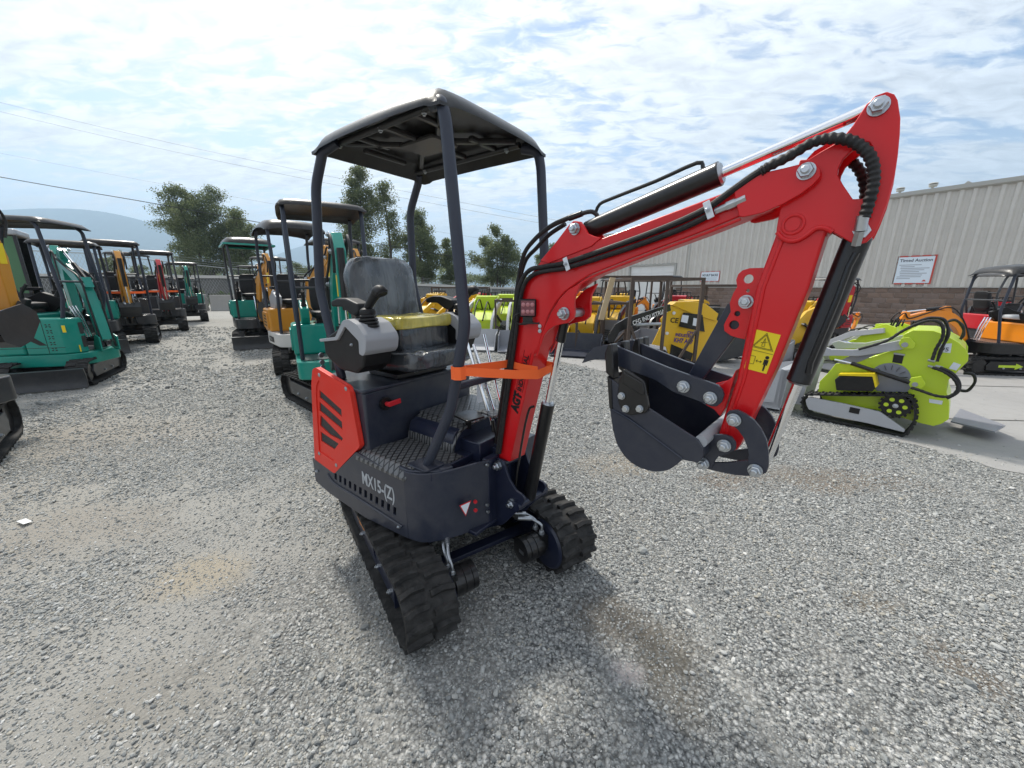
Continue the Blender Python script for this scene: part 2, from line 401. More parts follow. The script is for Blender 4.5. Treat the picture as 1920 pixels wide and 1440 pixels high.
cf.cyl((-.05, .04, .235), (-.05, .04, .33), .19, n=36)
cf.box(.28, .34, -.25, .34, .13, .155)
obj('cross_frame', cf, NAVYD, EX, rot=TRK_R, bev=.003)
bl = MB(); bl.prism([(-.86, .02), (-.82, .01), (-.835, .10), (-.83, .20), (-.85, .26), (-.875, .26), (-.86, .14)], -.47, .56)
bl.beam((-.84, -.1, .12), (-.45, -.1, .16), .05, .07); bl.beam((-.84, .2, .12), (-.45, .2, .16), .05, .07)
obj('dozer_blade', bl, NAVYD, EX, rot=TRK_R, bev=.004)
# ---- lower house skirt ---------------------------------------------------
SR = .41
skirt = rnd([(-.64, -SR), (.30, -SR), (.40, -.20), (.40, .38), (-.64, SR)], [.10, .13, .10, .03, .10], 7)
mb = MB().prism(rnd([(-.60, -SR+.006), (.29, -SR+.006), (.395, -.20), (.395, .37), (-.60, SR-.006)], [.10, .13, .10, .03, .10], 7), .345, .66, 'XY')
sb = hb('lower_body', mb, NAVYD, bev=.006)
# outer side cover, its top edge rises to the mat and falls at the red grille
top = [(-0.6574, 0.53), (-0.4311, 0.496), (-0.1892, 0.6896), (0.2366, 0.6754)]
bot = [(0.2036, 0.3376), (-0.1638, 0.3246), (-0.52, 0.3463), (-0.6646, 0.3749)]
cov = [(-.665, top[0][1]), top[1], top[2], (.19, top[3][1]-.012), (.19, .352), bot[1], bot[2], (-.665, bot[3][1])]
slots = []
for k in range(12):
    t = k/11; x0, z0 = (-.432 + t*.52, .482 - t*.018)
    s_ = .013; slots.append([(x0-.004, z0-.022), (x0+.018, z0-.022), (x0+.026, z0+.022), (x0+.004, z0+.022)])
mb = MB().prism(cov, -SR-.016, -SR-.0005, holes=slots)
cvr = hb('side_cover', mb, NAVY, bev=.0035)
kid('cover_slot_backing', MB().box(-.50, .16, -SR-.0004, -SR+.004, .43, .53), DECB, cvr)
mb = MB().tube([(-.50, -SR-.018, .475), (-.44, -SR-.019, .435), (-.25, -SR-.019, .425), (.10, -SR-.019, .405), (.15, -SR-.017, .40)], .006, 8, smooth=5); kid('cover_ridge', mb, NAVY, cvr)
bo = MB()
for x, z in ((-.62, .455), (.13, .395)): bo.nut((x, -SR-.018, z), (0, -1, 0), .008, .006, .004)
kid('bolt', bo, ZINC, cvr)
text('model_lettering', 'MX15-(Z)', .098, DECW, EX, frame3((-.155, -SR-.0165, .530), (1, 0, -.05), (0, 0, 1)), sx=.66, bold=.0012)
# wrap-round front corner plate
cor = []
for i in range(13):
    a = R(-90 + i*7.2); cor.append((.19 + .14*math.cos(a)*1.0, -SR+.125 + .135*math.sin(a)))
outer = [(.19, -SR-.016)] + [(p.x, p.y) for p in catmull([Vector((.19, -SR-.016, 0)), Vector((.265, -SR+.005, 0)), Vector((.325, -SR+.065, 0)), Vector((.365, -.27, 0)), Vector((.405, -.16, 0)), Vector((.426, -.10, 0))], 5)][1:]
inner = [(p[0]-.010, p[1]+.010) for p in outer][::-1]
mb = MB().prism(outer + inner, .352, .700, 'XY'); cp = hb('front_corner_plate', mb, NAVY, bev=.003)
mb = MB().prism(rnd([(.13, -SR-.004), (.21, -SR-.004), (.31, -SR+.06), (.345, -.26), (.26, -.24), (.13, -.36)], .02), .655, .703, 'XY'); hb('corner_cap', mb, NAVY, bev=.006, seg=3)
# front face panel and underside lip
mb = MB().prism(rnd([(-.115, .34), (.30, .38), (.30, .70), (-.115, .70)], .01), .385, .425, 'YZ'); mb.box(.36, .43, -.22, .0, .345, .365)
fp = hb('front_panel', mb, NAVYD, bev=.004)
b = MB()
for y, z in ((-.125, .68), (-.13, .47), (-.125, .43)): b.mark(); b.cyl((.42, y, z), (.432, y, z), .008, n=12)
kid('rivet', b, STEEL, fp)
# warning triangle with red reflectors on the corner plate
Mt = frame3((.400, -.255, .50), (.35, .93, 0), (0, 0, 1))
tri = MB().prism([(-.030, .030), (.030, .037), (.0, -.036)], .0, .0015, 'XY')
t_ = obj('warning_triangle', MB().add([tuple(Mt @ Vector(v)) for v in tri.v], tri.f), REDH, EX)
tri2 = MB().prism([(-.024, .026), (.024, .0315), (.0, -.027)], .0016, .0022, 'XY')
obj('triangle_face', MB().add([tuple(Mt @ Vector(v)) for v in tri2.v], tri2.f), TAGW, t_)
mb = MB()
for z in (.525, .480): mb.mark(); mb.cyl(Mt @ Vector((.050, z-.50, .0)), Mt @ Vector((.050, z-.50, .008)), .009, n=14)
obj('reflector', mb, REDH, EX)
# ---- engine box ----------------------------------------------------------
BX = -.115
boxp = rnd([(-.60, -.395), (BX, -.395), (BX-.03, -.05), (BX-.03, .395), (-.60, .395)], [.05, .015, .05, .03, .05], 5)
mb = MB().prism(boxp, .60, 1.0, 'XY'); hb('engine_housing', mb, NAVY, bev=.008, seg=3)
mb = MB().prism(rnd([(-.605, -.402), (BX+.006, -.402), (BX-.02, .40), (-.605, .40)], .02), 1.001, 1.018, 'XY'); hb('housing_top_plate', mb, NAVY, bev=.004)
# red grille panel on the side
rp = [(-0.5269, 1.0739), (-0.4894, 1.0902), (-0.2074, 1.0318), (-0.1833, 1.0113), (-0.1448, 0.7303), (-0.4311, 0.496), (-0.6412, 0.5209), (-0.562, 0.9801)]
rp2 = [(-0.5055, 0.9908), (-0.4751, 1.0246), (-0.2703, 0.9661), (-0.2525, 0.9331), (-0.2595, 0.7454), (-0.4245, 0.573), (-0.5747, 0.5898), (-0.5214, 0.9497)]
vents = [[(-0.4891, 0.9669), (-0.2895, 0.895), (-0.2928, 0.8542), (-0.4996, 0.9235)], [(-0.5057, 0.8984), (-0.2983, 0.827), (-0.3022, 0.7823), (-0.5189, 0.8442)], [(-0.5132, 0.8208), (-0.3068, 0.7338), (-0.3207, 0.7154), (-0.4411, 0.7226), (-0.535, 0.754)], [(-0.5378, 0.7186), (-0.3568, 0.6912), (-0.4094, 0.6435), (-0.5463, 0.659)]]
mb = MB().prism(rnd(rp, .012), -.412, -.397)
rg = hb('red_grille_panel', mb, ORRED, bev=.003)
ring_in = [(-0.4943, 0.9453), (-0.474, 0.9605), (-0.2951, 0.9167), (-0.2844, 0.896), (-0.2919, 0.7582), (-0.4245, 0.6238), (-0.5591, 0.6299), (-0.5309, 0.8419)]
mb = MB().prism(rnd(rp, .014), -.426, -.4125, holes=[rnd(rp2, .008)]); kid('grille_frame', mb, ORRED, rg, bev=.0035, seg=3)
mb = MB().prism(rnd(rp2, .008), -.420, -.4125, holes=vents); kid('grille_face', mb, ORRED, rg)
for vv in vents: kid('vent_mesh', MB().prism(vv, -.4140, -.4122), MESHM, rg)
b = MB()
for p in [(-0.4583, 1.0539), (-0.2131, 1.0179), (-0.5737, 0.5787), (-0.3972, 0.5574)]: b.mark(); b.cyl((p[0], -.424, p[1]), (p[0], -.431, p[1]), .011, n=16, rings=[(0, .011), (.6, .011), (1, .006)])
kid('screw', b, STEEL, rg)
# battery switch on the housing front
sw = [(-0.2814, 0.9267), (-0.2078, 0.9084)]
mb = MB().cyl((BX, sw[0][0], sw[0][1]), (BX+.012, sw[0][0], sw[0][1]), .034, n=24); s0 = hb('battery_switch', mb, BLACK)
mb = MB().cyl((BX+.012, sw[0][0], sw[0][1]), (BX+.035, sw[0][0], sw[0][1]), .012, n=12); mb.beam((BX+.035, sw[0][0]-.005, sw[0][1]), (BX+.04, sw[0][0]+.065, sw[0][1]+.006), .012, .026); kid('switch_key', mb, REDH, s0, bev=.003)
# ---- floor mats ----------------------------------------------------------
def arch(x0, x1, z0, z1, z2, n=8):
    return [(x0 + (x1-x0)*i/n, z0 + (z1-z0)*math.sin(PI*min(1, i/n*1.0)/2)) for i in range(n+1)]
# mat 1: near side, rounded over the skirt edge
def sheet(pts_yz, x0, x1, th=.012):
    n = len(pts_yz); up = [(y, z) for y, z in pts_yz]; dn = [(y, z-th) for y, z in pts_yz][::-1]
    return MB().prism(up+dn, x0, x1, 'YZ')
prof = [(-.405, .668), (-.395, .70), (-.37, .722), (-.32, .735), (-.24, .738), (-.16, .735)]
m1 = MB()
# swept mat following a curved rear edge
def matpatch(front, rear, zf, nx=6, ny=10, th=.010):
    """front/rear: lists of (x,y) curves with same parameter; zf(u,v) height"""
    vs = []; fs = []
    def ev(c, t):
        q = t*(len(c)-1); i = min(int(q), len(c)-2); f = q-i; return (c[i][0]*(1-f)+c[i+1][0]*f, c[i][1]*(1-f)+c[i+1][1]*f)
    for i in range(nx+1):
        for j in range(ny+1):
            a = ev(front, j/ny); b = ev(rear, j/ny); u = i/nx
            x = a[0]*(1-u)+b[0]*u; y = a[1]*(1-u)+b[1]*u; vs.append((x, y, zf(u, j/ny)))
    W = ny+1
    for i in range(nx):
        for j in range(ny): fs.append((i*W+j, i*W+j+1, (i+1)*W+j+1, (i+1)*W+j))
    n = len(vs); vs += [(x, y, z-th) for x, y, z in vs]; fs += [tuple(k+n for k in f[::-1]) for f in fs]
    rim = [j for j in range(ny+1)] + [i*W+ny for i in range(1, nx+1)] + [nx*W+j for j in range(ny-1, -1, -1)] + [i*W for i in range(nx-1, 0, -1)]
    for k in range(len(rim)): a = rim[k]; b = rim[(k+1) % len(rim)]; fs.append((a, b, b+n, a+n))
    return MB().add(vs, fs)
m1 = matpatch([(.20, -.432), (.235, -.36), (.30, -.25), (.30, -.155)], [(-.19, -.432), (-.135, -.37), (-.105, -.26), (-.105, -.155)], lambda u, v: .664 + .040*math.sin(min(1, v*4.5)*PI/2) + .006*math.sin(v*PI), 10, 16)
hb('floor_mat', m1, MATM)
arc = [(-.165, .703), (-.160, .74), (-.135, .785), (-.10, .812), (-.06, .822)]
m3 = MB().prism(arc + [(p[0]+.003, p[1]-.012) for p in arc][::-1], -.105, .245, 'YZ'); hb('floor_mat', m3, MATM, bev=.003)
m4 = MB().box(-.13, .245, -.055, .375, .812, .824); hb('floor_mat', m4, MATM, bev=.004)
mb = MB().prism(rnd([(-.160, .60), (.37, .60), (.37, .812), (-.155, .812)], [0, 0, .02, .06]), -.1, .232, 'YZ'); hb('floor_tunnel', mb, NAVYD, bev=.004)
mb = MB().box(-.12, .31, -.37, .36, .66, .70); mb.box(.18, .36, -.10, .30, .60, .76); hb('floor_plate', mb, NAVYD, bev=.004)
pd = MB(); pd.prism(rnd([(.17, -.10), (.31, -.13), (.33, -.02), (.20, .02)], .01), .868, .878, 'XY'); pd.beam((.25, -.06, .87), (.24, -.05, .80), .03, .012); pdl = hb('foot_pedal', pd, BLACK, bev=.002)
pm = matpatch([(.36, .0), (.37, .10)], [(.24, .0), (.25, .10)], lambda u, v: .875+.01*math.sin(u*PI), 4, 3); kid('pedal_pad', pm, MATM, pdl)
b = MB()
for y in (-.08, -.055): b.nut((.30, y, .862), (1, 0, 0), .009, .007, .005)
kid('bolt', b, ZINC, pdl)
# chrome travel levers
lv = [((.34, .035, .78), (.155, .03, 1.27)), ((.345, .075, .78), (.17, .08, 1.21)), ((.35, .12, .78), (.20, .13, 1.26))]
for k, (a, c) in enumerate(lv):
    o = hb('travel_lever', MB().tube([a, tuple(a[i]*.55+c[i]*.45 for i in range(3)), c], .0085, 10, smooth=3), CHROME)
    kid('lever_boot', MB().cyl(a, (a[0]-.01, a[1], a[2]+.06), .013, .010, n=10), BLACK, o)
hb('warning_tag', MB().box(.205, .207, .06, .115, .90, 1.02), TAGW)
# ---- canopy posts (two hoops) -------------------------------------------
def post(pts, name='canopy_post', r=.0228): return hb(name, MB().tube(pts, r, 16, smooth=0), POST)
def bend(pts, k=5, d=.05):
    out = [Vector(pts[0])]
    for i in range(1, len(pts)-1):
        p = Vector(pts[i]); a = (Vector(pts[i-1])-p); b = (Vector(pts[i+1])-p); q = min(d, a.length*.45, b.length*.45)
        s0 = p + a.normalized()*q; s1 = p + b.normalized()*q
        for j in range(k+1):
            t = j/k; out.append(s0*(1-t)**2 + p*2*t*(1-t) + s1*t*t)
    out.append(Vector(pts[-1])); return out
fr_ = [(0.4407, 2.0962), (0.4974, 1.3584), (0.404, 1.0037), (0.2316, 0.6571)]
post(bend([(.34, -.29, 2.135), (.41, -.315, 2.125), (.432, -.32, 2.06), (fr_[1][0], -.322, fr_[1][1]), (fr_[2][0], -.325, fr_[2][1]), (fr_[3][0], -.325, .70)]))
fl_ = [(0.3842, 2.1209), (0.4052, 1.968), (0.4489, 1.6486)]
post(bend([(.34, .27, 2.135), (.41, .30, 2.12), (.425, .305, 2.05), (.475, .305, 1.36), (.40, .305, 1.0), (.28, .305, .70)]))
rr_ = [(-0.376, 2.1068), (-0.4728, 1.9735), (-0.5655, 1.6032), (-0.5514, 1.4808), (-0.4596, 1.2184)]
post([(-.30, -.29, 2.14)] + bend([(rr_[0][0], -.32, rr_[0][1]), (rr_[1][0], -.32, rr_[1][1]), (rr_[3][0], -.32, rr_[3][1]), (-.42, -.325, 1.02)]))
rl_ = [(-0.4709, 2.1766), (-0.5872, 2.0288), (-0.6344, 1.6967), (-0.5591, 1.3727)]
post([(-.40, .27, 2.14)] + bend([(-.445, .30, 2.10), (-.535, .30, 1.95), (-.545, .30, 1.52), (-.42, .305, 1.02)]))
hb('cross_bar', MB().tube([(.415, -.31, 1.10), (.44, .30, 1.10)], .016, 12), POST)
hb('post_foot', MB().prism(rnd([(.16, -.385), (.29, -.385), (.30, -.27), (.17, -.27)], .02), .703, .712, 'XY'), NAVY, bev=.002)
# ---- canopy roof: thin moulded shell with drooping edges -------------------
def roof_shell(x0, x1, y0, y1, z, drop=.075, th=.012, rr=.10, arch_=.03, nx=18, ny=16):
    vs = []; fs = []
    def h(u, v):
        ex = min(u, 1-u)*(x1-x0); ey = min(v, 1-v)*(y1-y0); d = 0
        for e in (ex, ey):
            if e < rr: t = 1-e/rr; d += drop*t*t
        return z + arch_*math.sin(PI*u)*.6 + arch_*math.sin(PI*v)*.4 - min(d, drop*1.15)
    def warp(t): return .5 - .5*math.cos(PI*t) if False else (t + .12*math.sin(2*PI*t)*-1)
    for i in range(nx+1):
        for j in range(ny+1):
            u = i/nx; v = j/ny; u = u - .09*math.sin(2*PI*u); v = v - .09*math.sin(2*PI*v)
            x = x0+(x1-x0)*u; y = y0+(y1-y0)*v
            # rounded plan corners
            cx = abs(u-.5)*2; cy = abs(v-.5)*2
            k = 1 - .035*max(0, cx+cy-1.45)/.55
            xc = (x0+x1)/2; yc = (y0+y1)/2
            vs.append((xc+(x-xc)*k, yc+(y-yc)*k, h(u, v)))
    W = ny+1
    for i in range(nx):
        for j in range(ny): fs.append((i*W+j, (i+1)*W+j, (i+1)*W+j+1, i*W+j+1))
    n = len(vs); vs += [(x, y, q-th) for x, y, q in vs]; fs += [tuple(k+n for k in f[::-1]) for f in fs]
    rim = [j for j in range(ny+1)] + [i*W+ny for i in range(1, nx+1)] + [nx*W+j for j in range(ny-1, -1, -1)] + [i*W for i in range(nx-1, 0, -1)]
    for k in range(len(rim)): a = rim[k]; b = rim[(k+1) % len(rim)]; fs.append((a, b, b+n, a+n))
    return MB().add(vs, fs)
rf = hb('canopy_roof', roof_shell(-.43, .455, -.365, .335, 2.178, drop=.062, arch_=.012, rr=.085), ROOFP, smooth=50)
rb = MB()
zr = 2.152
for a, c in (((-.32, -.24), (-.05, .0)), ((-.32, .22), (-.05, .0)), ((.34, -.24), (.05, .0)), ((.34, .22), (.05, .0)), ((.0, -.26), (.0, .24)), ((-.33, -.13), (-.33, .12)), ((.20, -.26), (.20, -.08)), ((.20, .24), (.20, .06)), ((-.2, -.26), (-.2, -.08))):
    rb.beam((a[0], a[1], zr), (c[0], c[1], zr), .028, .022)
rb.prism(rnd([(-.12, -.09), (.12, -.09), (.12, .08), (-.12, .08)], .03), zr-.018, zr, 'XY')
kid('roof_rib', rb, ROOFP, rf, bev=.006, seg=2)
b = MB()
for x, y in ((.27, -.27), (-.31, -.27), (.27, .24), (-.31, .24), (.0, -.27)): b.nut((x, y, zr-.012), (0, 0, -1), .011, .008, .006)
kid('bolt', b, ZINC, rf)
hb('roof_rail', MB().mark().tube([(-.40, -.27, 2.142), (.34, -.27, 2.145)], .014, 12).mark().tube([(-.40, .25, 2.142), (.34, .25, 2.145)], .014, 12), CHAR0)
# ---- seat wrapped in clear film -------------------------------------------
def pillow(x0, x1, y0, y1, z0, z1, k=.3, n=10, puff=0, seed=0, am=.004):
    """superellipsoid cushion with small irregular wrinkles"""
    vs = []; fs = []; rg = random.Random(seed); cx, cy, cz = (x0+x1)/2, (y0+y1)/2, (z0+z1)/2; a, b, c = (x1-x0)/2, (y1-y0)/2, (z1-z0)/2
    sg = lambda t, e: math.copysign(abs(t)**e, t); m = n*3
    ph = [rg.uniform(0, 6) for _ in range(6)]
    for i in range(1, n*2):
        th = PI*i/(n*2) - PI/2
        for j in range(m):
            p = 2*PI*j/m; x = sg(math.cos(th), k)*sg(math.cos(p), k); y = sg(math.cos(th), k)*sg(math.sin(p), k); z = sg(math.sin(th), k)
            w_ = am*(math.sin(x*7+ph[0]+y*5)*math.sin(z*6+ph[1]) + .7*math.sin(y*15+ph[2]+z*9) + .5*math.sin(x*18+ph[3]-z*13+y*6))
            vs.append((cx+a*x*(1+w_/a), cy+b*y*(1+w_/b), cz+c*z+w_))
    R_ = n*2-1
    for i in range(R_-1):
        for j in range(m): j2 = (j+1) % m; fs.append((i*m+j, i*m+j2, (i+1)*m+j2, (i+1)*m+j))
    fs.append(tuple(range(m-1, -1, -1))); fs.append(tuple((R_-1)*m+j for j in range(m)))
    return MB().add(vs, fs)
def place(mb, M): mb.v = [tuple(M @ Vector(p)) for p in mb.v]; return mb
Ms = Matrix.Translation((0, 0, 0))
sb_ = hb('seat_base', MB().box(-.42, -.16, -.16, .20, 1.02, 1.045).box(-.40, -.20, -.10, .14, 1.045, 1.075), BLACK, bev=.003)
kid('slide_rod', MB().cyl((-.17, -.05, 1.045), (-.17, .12, 1.055), .008, n=10).cyl((-.17, -.05, 1.045), (-.17, -.02, 1.047), .012, n=10).cyl((-.17, .09, 1.053), (-.17, .12, 1.055), .012, n=10), ZINC, sb_)
hb('seat_cushion', place(pillow(-.24, .24, -.215, .215, -.045, .045, .35, 10, seed=2), Matrix.Translation((-.22, .03, 1.115)) @ Matrix.Rotation(R(-4), 4, 'Y')), PLAST, smooth=60)
hb('seat_wrap', place(pillow(-.255, .255, -.228, .228, -.055, .056, .35, 14, seed=3, am=.004), Matrix.Translation((-.22, .03, 1.115)) @ Matrix.Rotation(R(-4), 4, 'Y')), WRAPD, smooth=60)
hb('backrest', place(pillow(-.045, .045, -.20, .20, -.25, .25, .36, 10, seed=4, am=.001), Matrix.Translation((-.48, .03, 1.40)) @ Matrix.Rotation(R(-9), 4, 'Y')), PLAST, smooth=60)
hb('backrest_wrap', place(pillow(-.060, .060, -.215, .215, -.265, .265, .36, 20, seed=5, am=.0025), Matrix.Translation((-.48, .03, 1.40)) @ Matrix.Rotation(R(-9), 4, 'Y')), WRAP, smooth=60)
hb('seat_box', MB().box(-.40, -.16, -.13, .22, 1.165, 1.30), BLACK, bev=.01)
hb('seat_box_wrap', place(pillow(-.13, .13, -.185, .185, -.075, .075, .18, 12, seed=6, am=.003), Matrix.Translation((-.275, .045, 1.235))), WRAPD, smooth=60)
hb('yellow_seat_cover', place(pillow(-.145, .145, -.205, .205, -.035, .030, .22, 14, seed=8, am=.0035), Matrix.Translation((-.275, .045, 1.315))), WRAPY, smooth=60)
# ---- joystick consoles ------------------------------------------------------
def console(y0, y1, sgn):
    yo = y0 if sgn < 0 else y1
    body = rnd([(-0.4416, 1.2376), (-0.2128, 1.3341), (-0.1721, 1.3339), (-0.0932, 1.2875), (-0.0632, 1.2654), (-0.074, 1.2007), (-0.1028, 1.132), (-0.1628, 1.0931), (-0.3042, 1.0959), (-0.3973, 1.1342), (-0.438, 1.1633)], .010)
    shell = [(-0.4572, 1.2391), (-0.2986, 1.2621), (-0.2149, 1.3465), (-0.1678, 1.3562), (-0.1019, 1.3353), (-0.0473, 1.286), (-0.0387, 1.2626), (-0.051, 1.2129), (-0.0757, 1.1906), (-0.1045, 1.1975), (-0.0984, 1.2577), (-0.2019, 1.3198), (-0.2823, 1.2477), (-0.4497, 1.2259)]
    m_ = MB().prism(body, y0+.012, y1-.012); c = hb('joystick_console', m_, PLAST, bev=.012, seg=3)
    m_ = MB().prism(rnd(shell, .010), y0, y1); kid('console_cover', m_, GREYP, c, bev=.006, seg=2)
    b = MB(); p = [(-0.1364, 1.2396)][0]; b.nut((p[0], yo+.011*sgn, p[1]), (0, sgn, 0), .006, .004, .003); kid('screw', b, ZINC, c)
    # rubber bellows and grip
    ym = (y0+y1)/2; a = Vector((-.120, ym-.01, 1.306)); d = Vector((-.12, 0, 1)).normalized()
    m_ = MB()
    for k in range(4):
        r_ = .066 - k*.006; m_.cyl(a+d*(.004+k*.016), a+d*(.019+k*.016), r_, n=4, rings=[(0, r_*.9), (.3, r_), (.7, r_), (1, r_*.84)])
    kid('bellows', m_, PLAST, c, bev=.004)
    m_ = MB().cyl(a+d*.064, a+d*.100, .040, .026, n=20, rings=[(0, .033), (.3, .037), (.75, .034), (1, .022)]); kid('joystick_collar', m_, PLAST, c)
    g0 = a+d*.092; m_ = MB().tube([g0, g0+Vector((.032, 0, .030)), g0+Vector((.064, 0, .058)), g0+Vector((.092, 0, .080)), g0+Vector((.120, 0, .084)), g0+Vector((.132, 0, .070))], .02, 14, smooth=4, rf=lambda t: .018+.005*math.sin(t*PI*.5)+(.005 if .55 < t < .93 else 0)); kid('joystick_grip', m_, PLAST, c)
    m_ = MB(); xa, xb, za = -.40, -.175, 1.425
    m_.prism(rnd([(xa, za+.005), (xa+.06, za+.022), (xa+.14, za+.022), (xb+.01, za-.002), (xb+.016, za-.04), (xb-.02, za-.06), (xb-.06, za-.055), (xa+.10, za-.020), (xa, za-.022)], .012), ym-.038, ym+.038)
    kid('armrest', m_, PLAST, c, bev=.012, seg=4)
    kid('armrest_bracket', MB().cyl((xb-.04, ym, za-.05), (xb-.04, ym, za-.09), .018, n=12).prism([(xb-.10, za-.12), (xb+.0, za-.12), (xb-.02, za-.085), (xb-.075, za-.085)], ym-.03, ym+.03), PLAST, c, bev=.003)
console(-.405, -.225, -1)
console(.225, .39, 1)
b = MB()
for z in (1.04, 1.07, 1.11): b.nut((-.60, -.33, z+.02), (-1, 0, 0), .012, .01, .012)
hb('hose_nut', b, ZINC)
# ---- swing bracket ------------------------------------------------------------
sw1 = [(-0.1109, 0.633), (-0.048, 0.6626), (-0.0064, 0.6932), (0.0371, 0.6933), (0.051, 0.6534), (0.0755, 0.6062), (0.1205, 0.5644), (0.1576, 0.5596), (0.1743, 0.5442), (0.1447, 0.4841), (0.0344, 0.3461), (-0.1218, 0.2437)]
for off in (-.085, .073): bb('swing_bracket', MB().prism(rnd(sw1, .01), off, off+.012), NAVYD, bev=.002)
bb('swing_post', MB().cyl((-.06, 0, .36), (-.06, 0, .72), .055, n=24).box(-.16, -.03, -.07, .07, .38, .44).box(-.16, -.03, -.07, .07, .60, .66), NAVYD, bev=.003)
ft0, cf0 = [(0.0042, 0.66), (0.0964, 0.4921)]
b = MB(); b.nut((ft0[0], -.086, ft0[1]), (0, -1, 0), .021, .018, .014); b.nut((cf0[0], -.086, cf0[1]), (0, -1, 0), .021, .018, .014); bb('pin_nut', b, ZINC)
bb('pivot_pin', MB().mark().cyl((ft0[0], -.09, ft0[1]), (ft0[0], .09, ft0[1]), .022, n=18).mark().cyl((cf0[0]+.03, -.10, cf0[1]), (cf0[0]+.03, .12, cf0[1]), .026, n=18), NAVYD)
# ---- boom ------------------------------------------------------------------------
core = [(-0.0368, 0.6759), (-0.0014, 0.8759), (0.0383, 1.1176), (0.0745, 1.3261), (0.1021, 1.4474), (0.1431, 1.5234), (0.2201, 1.5998), (0.3363, 1.6269), (0.4862, 1.6617), (0.8792, 1.7551), (0.96, 1.7551), (0.9672, 1.7038), (0.9051, 1.6841), (0.822, 1.6567), (0.6212, 1.5973), (0.4466, 1.5426), (0.3958, 1.5172), (0.3374, 1.4823), (0.2934, 1.4393), (0.2607, 1.3882), (0.2378, 1.3268), (0.2168, 1.2633), (0.1915, 1.2244), (0.1456, 1.0495), (0.0509, 0.6817)]
boom = bb('boom', MB().prism(core, -.055, .055), RED, bev=.004)
lug = [(0.2201, 1.5998), (0.2836, 1.653), (0.3513, 1.718), (0.3715, 1.7303), (0.4011, 1.7236), (0.4153, 1.7063), (0.432, 1.6819), (0.4563, 1.6711), (0.4861, 1.6635), (0.4497, 1.6382), (0.3371, 1.608), (0.2627, 1.5881)]
for off in (-.060, .048): bb('cylinder_lug', MB().prism(lug, off, off+.012), RED, parent=EX, bev=.002)
end = [(0.8829, 1.7582), (0.893, 1.7681), (0.9102, 1.769), (0.948, 1.7798), (0.9968, 1.7829), (1.026, 1.7855), (1.04, 1.7873), (1.0552, 1.7799), (1.0654, 1.7656), (1.0669, 1.7495), (1.0562, 1.7353), (1.0361, 1.7186), (1.0034, 1.7004), (0.9612, 1.6845), (0.9184, 1.6792), (0.9068, 1.6818)]
for off in (-.072, .058): bb('boom_end_plate', MB().prism(end, off, off+.014), RED, bev=.002)
gus = [(0.1946, 1.2165), (0.2277, 1.2829), (0.2538, 1.3458), (0.2843, 1.4022), (0.3235, 1.4563), (0.3615, 1.4903), (0.4145, 1.5132), (0.391, 1.4712), (0.3878, 1.4401), (0.3918, 1.4069), (0.388, 1.3849), (0.367, 1.3676), (0.3323, 1.3593), (0.3017, 1.3511), (0.2705, 1.332), (0.2413, 1.2995), (0.2116, 1.2367)]
for off in (-.064, .050): bb('boom_gusset', MB().prism(gus, off, off+.014), RED, bev=.002)
# weld bead and stiffener strip along the knee
kb = [(0.0752, 0.6826), (0.125, 0.8714), (0.1704, 1.0684), (0.2095, 1.2189), (0.2416, 1.302), (0.2774, 1.3833), (0.3218, 1.4464), (0.3741, 1.4865), (0.4539, 1.5331), (0.6271, 1.5899), (0.8261, 1.6495), (0.9085, 1.677)]
bb('weld_bead', MB().tube([(p[0], -.058, p[1]) for p in kb[3:]], .0045, 8, smooth=3), RED)
np_ = {k: v for k, v in zip(('lug', 'knee', 'elbow', 'sttop', 'stcyl'), [(0.3808, 1.701), (0.3489, 1.4014), (1.039, 1.7663), (1.1452, 1.8784), (1.1582, 1.6244)])}
b = MB(); b.nut((np_['lug'][0], -.061, np_['lug'][1]), (0, -1, 0), .018, .016, .010); b.nut((np_['knee'][0], -.065, np_['knee'][1]), (0, -1, 0), .021, .018, .014); b.nut((np_['elbow'][0], -.073, np_['elbow'][1]), (0, -1, 0), .0165, .015, .008); bb('pin_nut', b, ZINC)
bb('pivot_pin', MB().cyl((np_['knee'][0], -.07, np_['knee'][1]), (np_['knee'][0], .08, np_['knee'][1]), .018, n=16), STEEL)
# ---- stick -----------------------------------------------------------------------
st = [(1.154, 1.9043), (1.167, 1.8956), (1.1741, 1.8828), (1.1847, 1.8465), (1.1894, 1.8153), (1.1938, 1.7727), (1.1961, 1.7317), (1.1937, 1.6785), (1.1884, 1.6395), (1.183, 1.614), (1.1737, 1.5999), (1.1615, 1.5961), (1.1445, 1.602), (1.1238, 1.6166), (1.1083, 1.6275), (1.0927, 1.6374), (1.075, 1.639), (1.0621, 1.6279), (1.0437, 1.6144), (1.025, 1.6133), (1.0043, 1.6226), (0.9935, 1.6339), (0.9926, 1.6482), (0.9932, 1.6838), (0.9954, 1.7074), (1.0133, 1.7656), (1.0188, 1.8), (1.0359, 1.7978), (1.0564, 1.8096), (1.0791, 1.8203), (1.0957, 1.8351), (1.1075, 1.8526), (1.1166, 1.8733), (1.1236, 1.8888), (1.1352, 1.9018)]
hole = [(1.0965, 1.7545), (1.11, 1.7308), (1.1337, 1.6956), (1.1452, 1.6929), (1.1528, 1.6963), (1.1566, 1.7265), (1.1558, 1.7623), (1.1495, 1.7986), (1.1433, 1.8094), (1.1356, 1.8132), (1.1273, 1.8098), (1.112, 1.798), (1.1011, 1.7849), (1.0963, 1.768)]
stick = bb('stick', MB().prism(st, -.049, -.035, holes=[hole]).prism(st, .035, .049, holes=[hole]), RED, bev=.002)
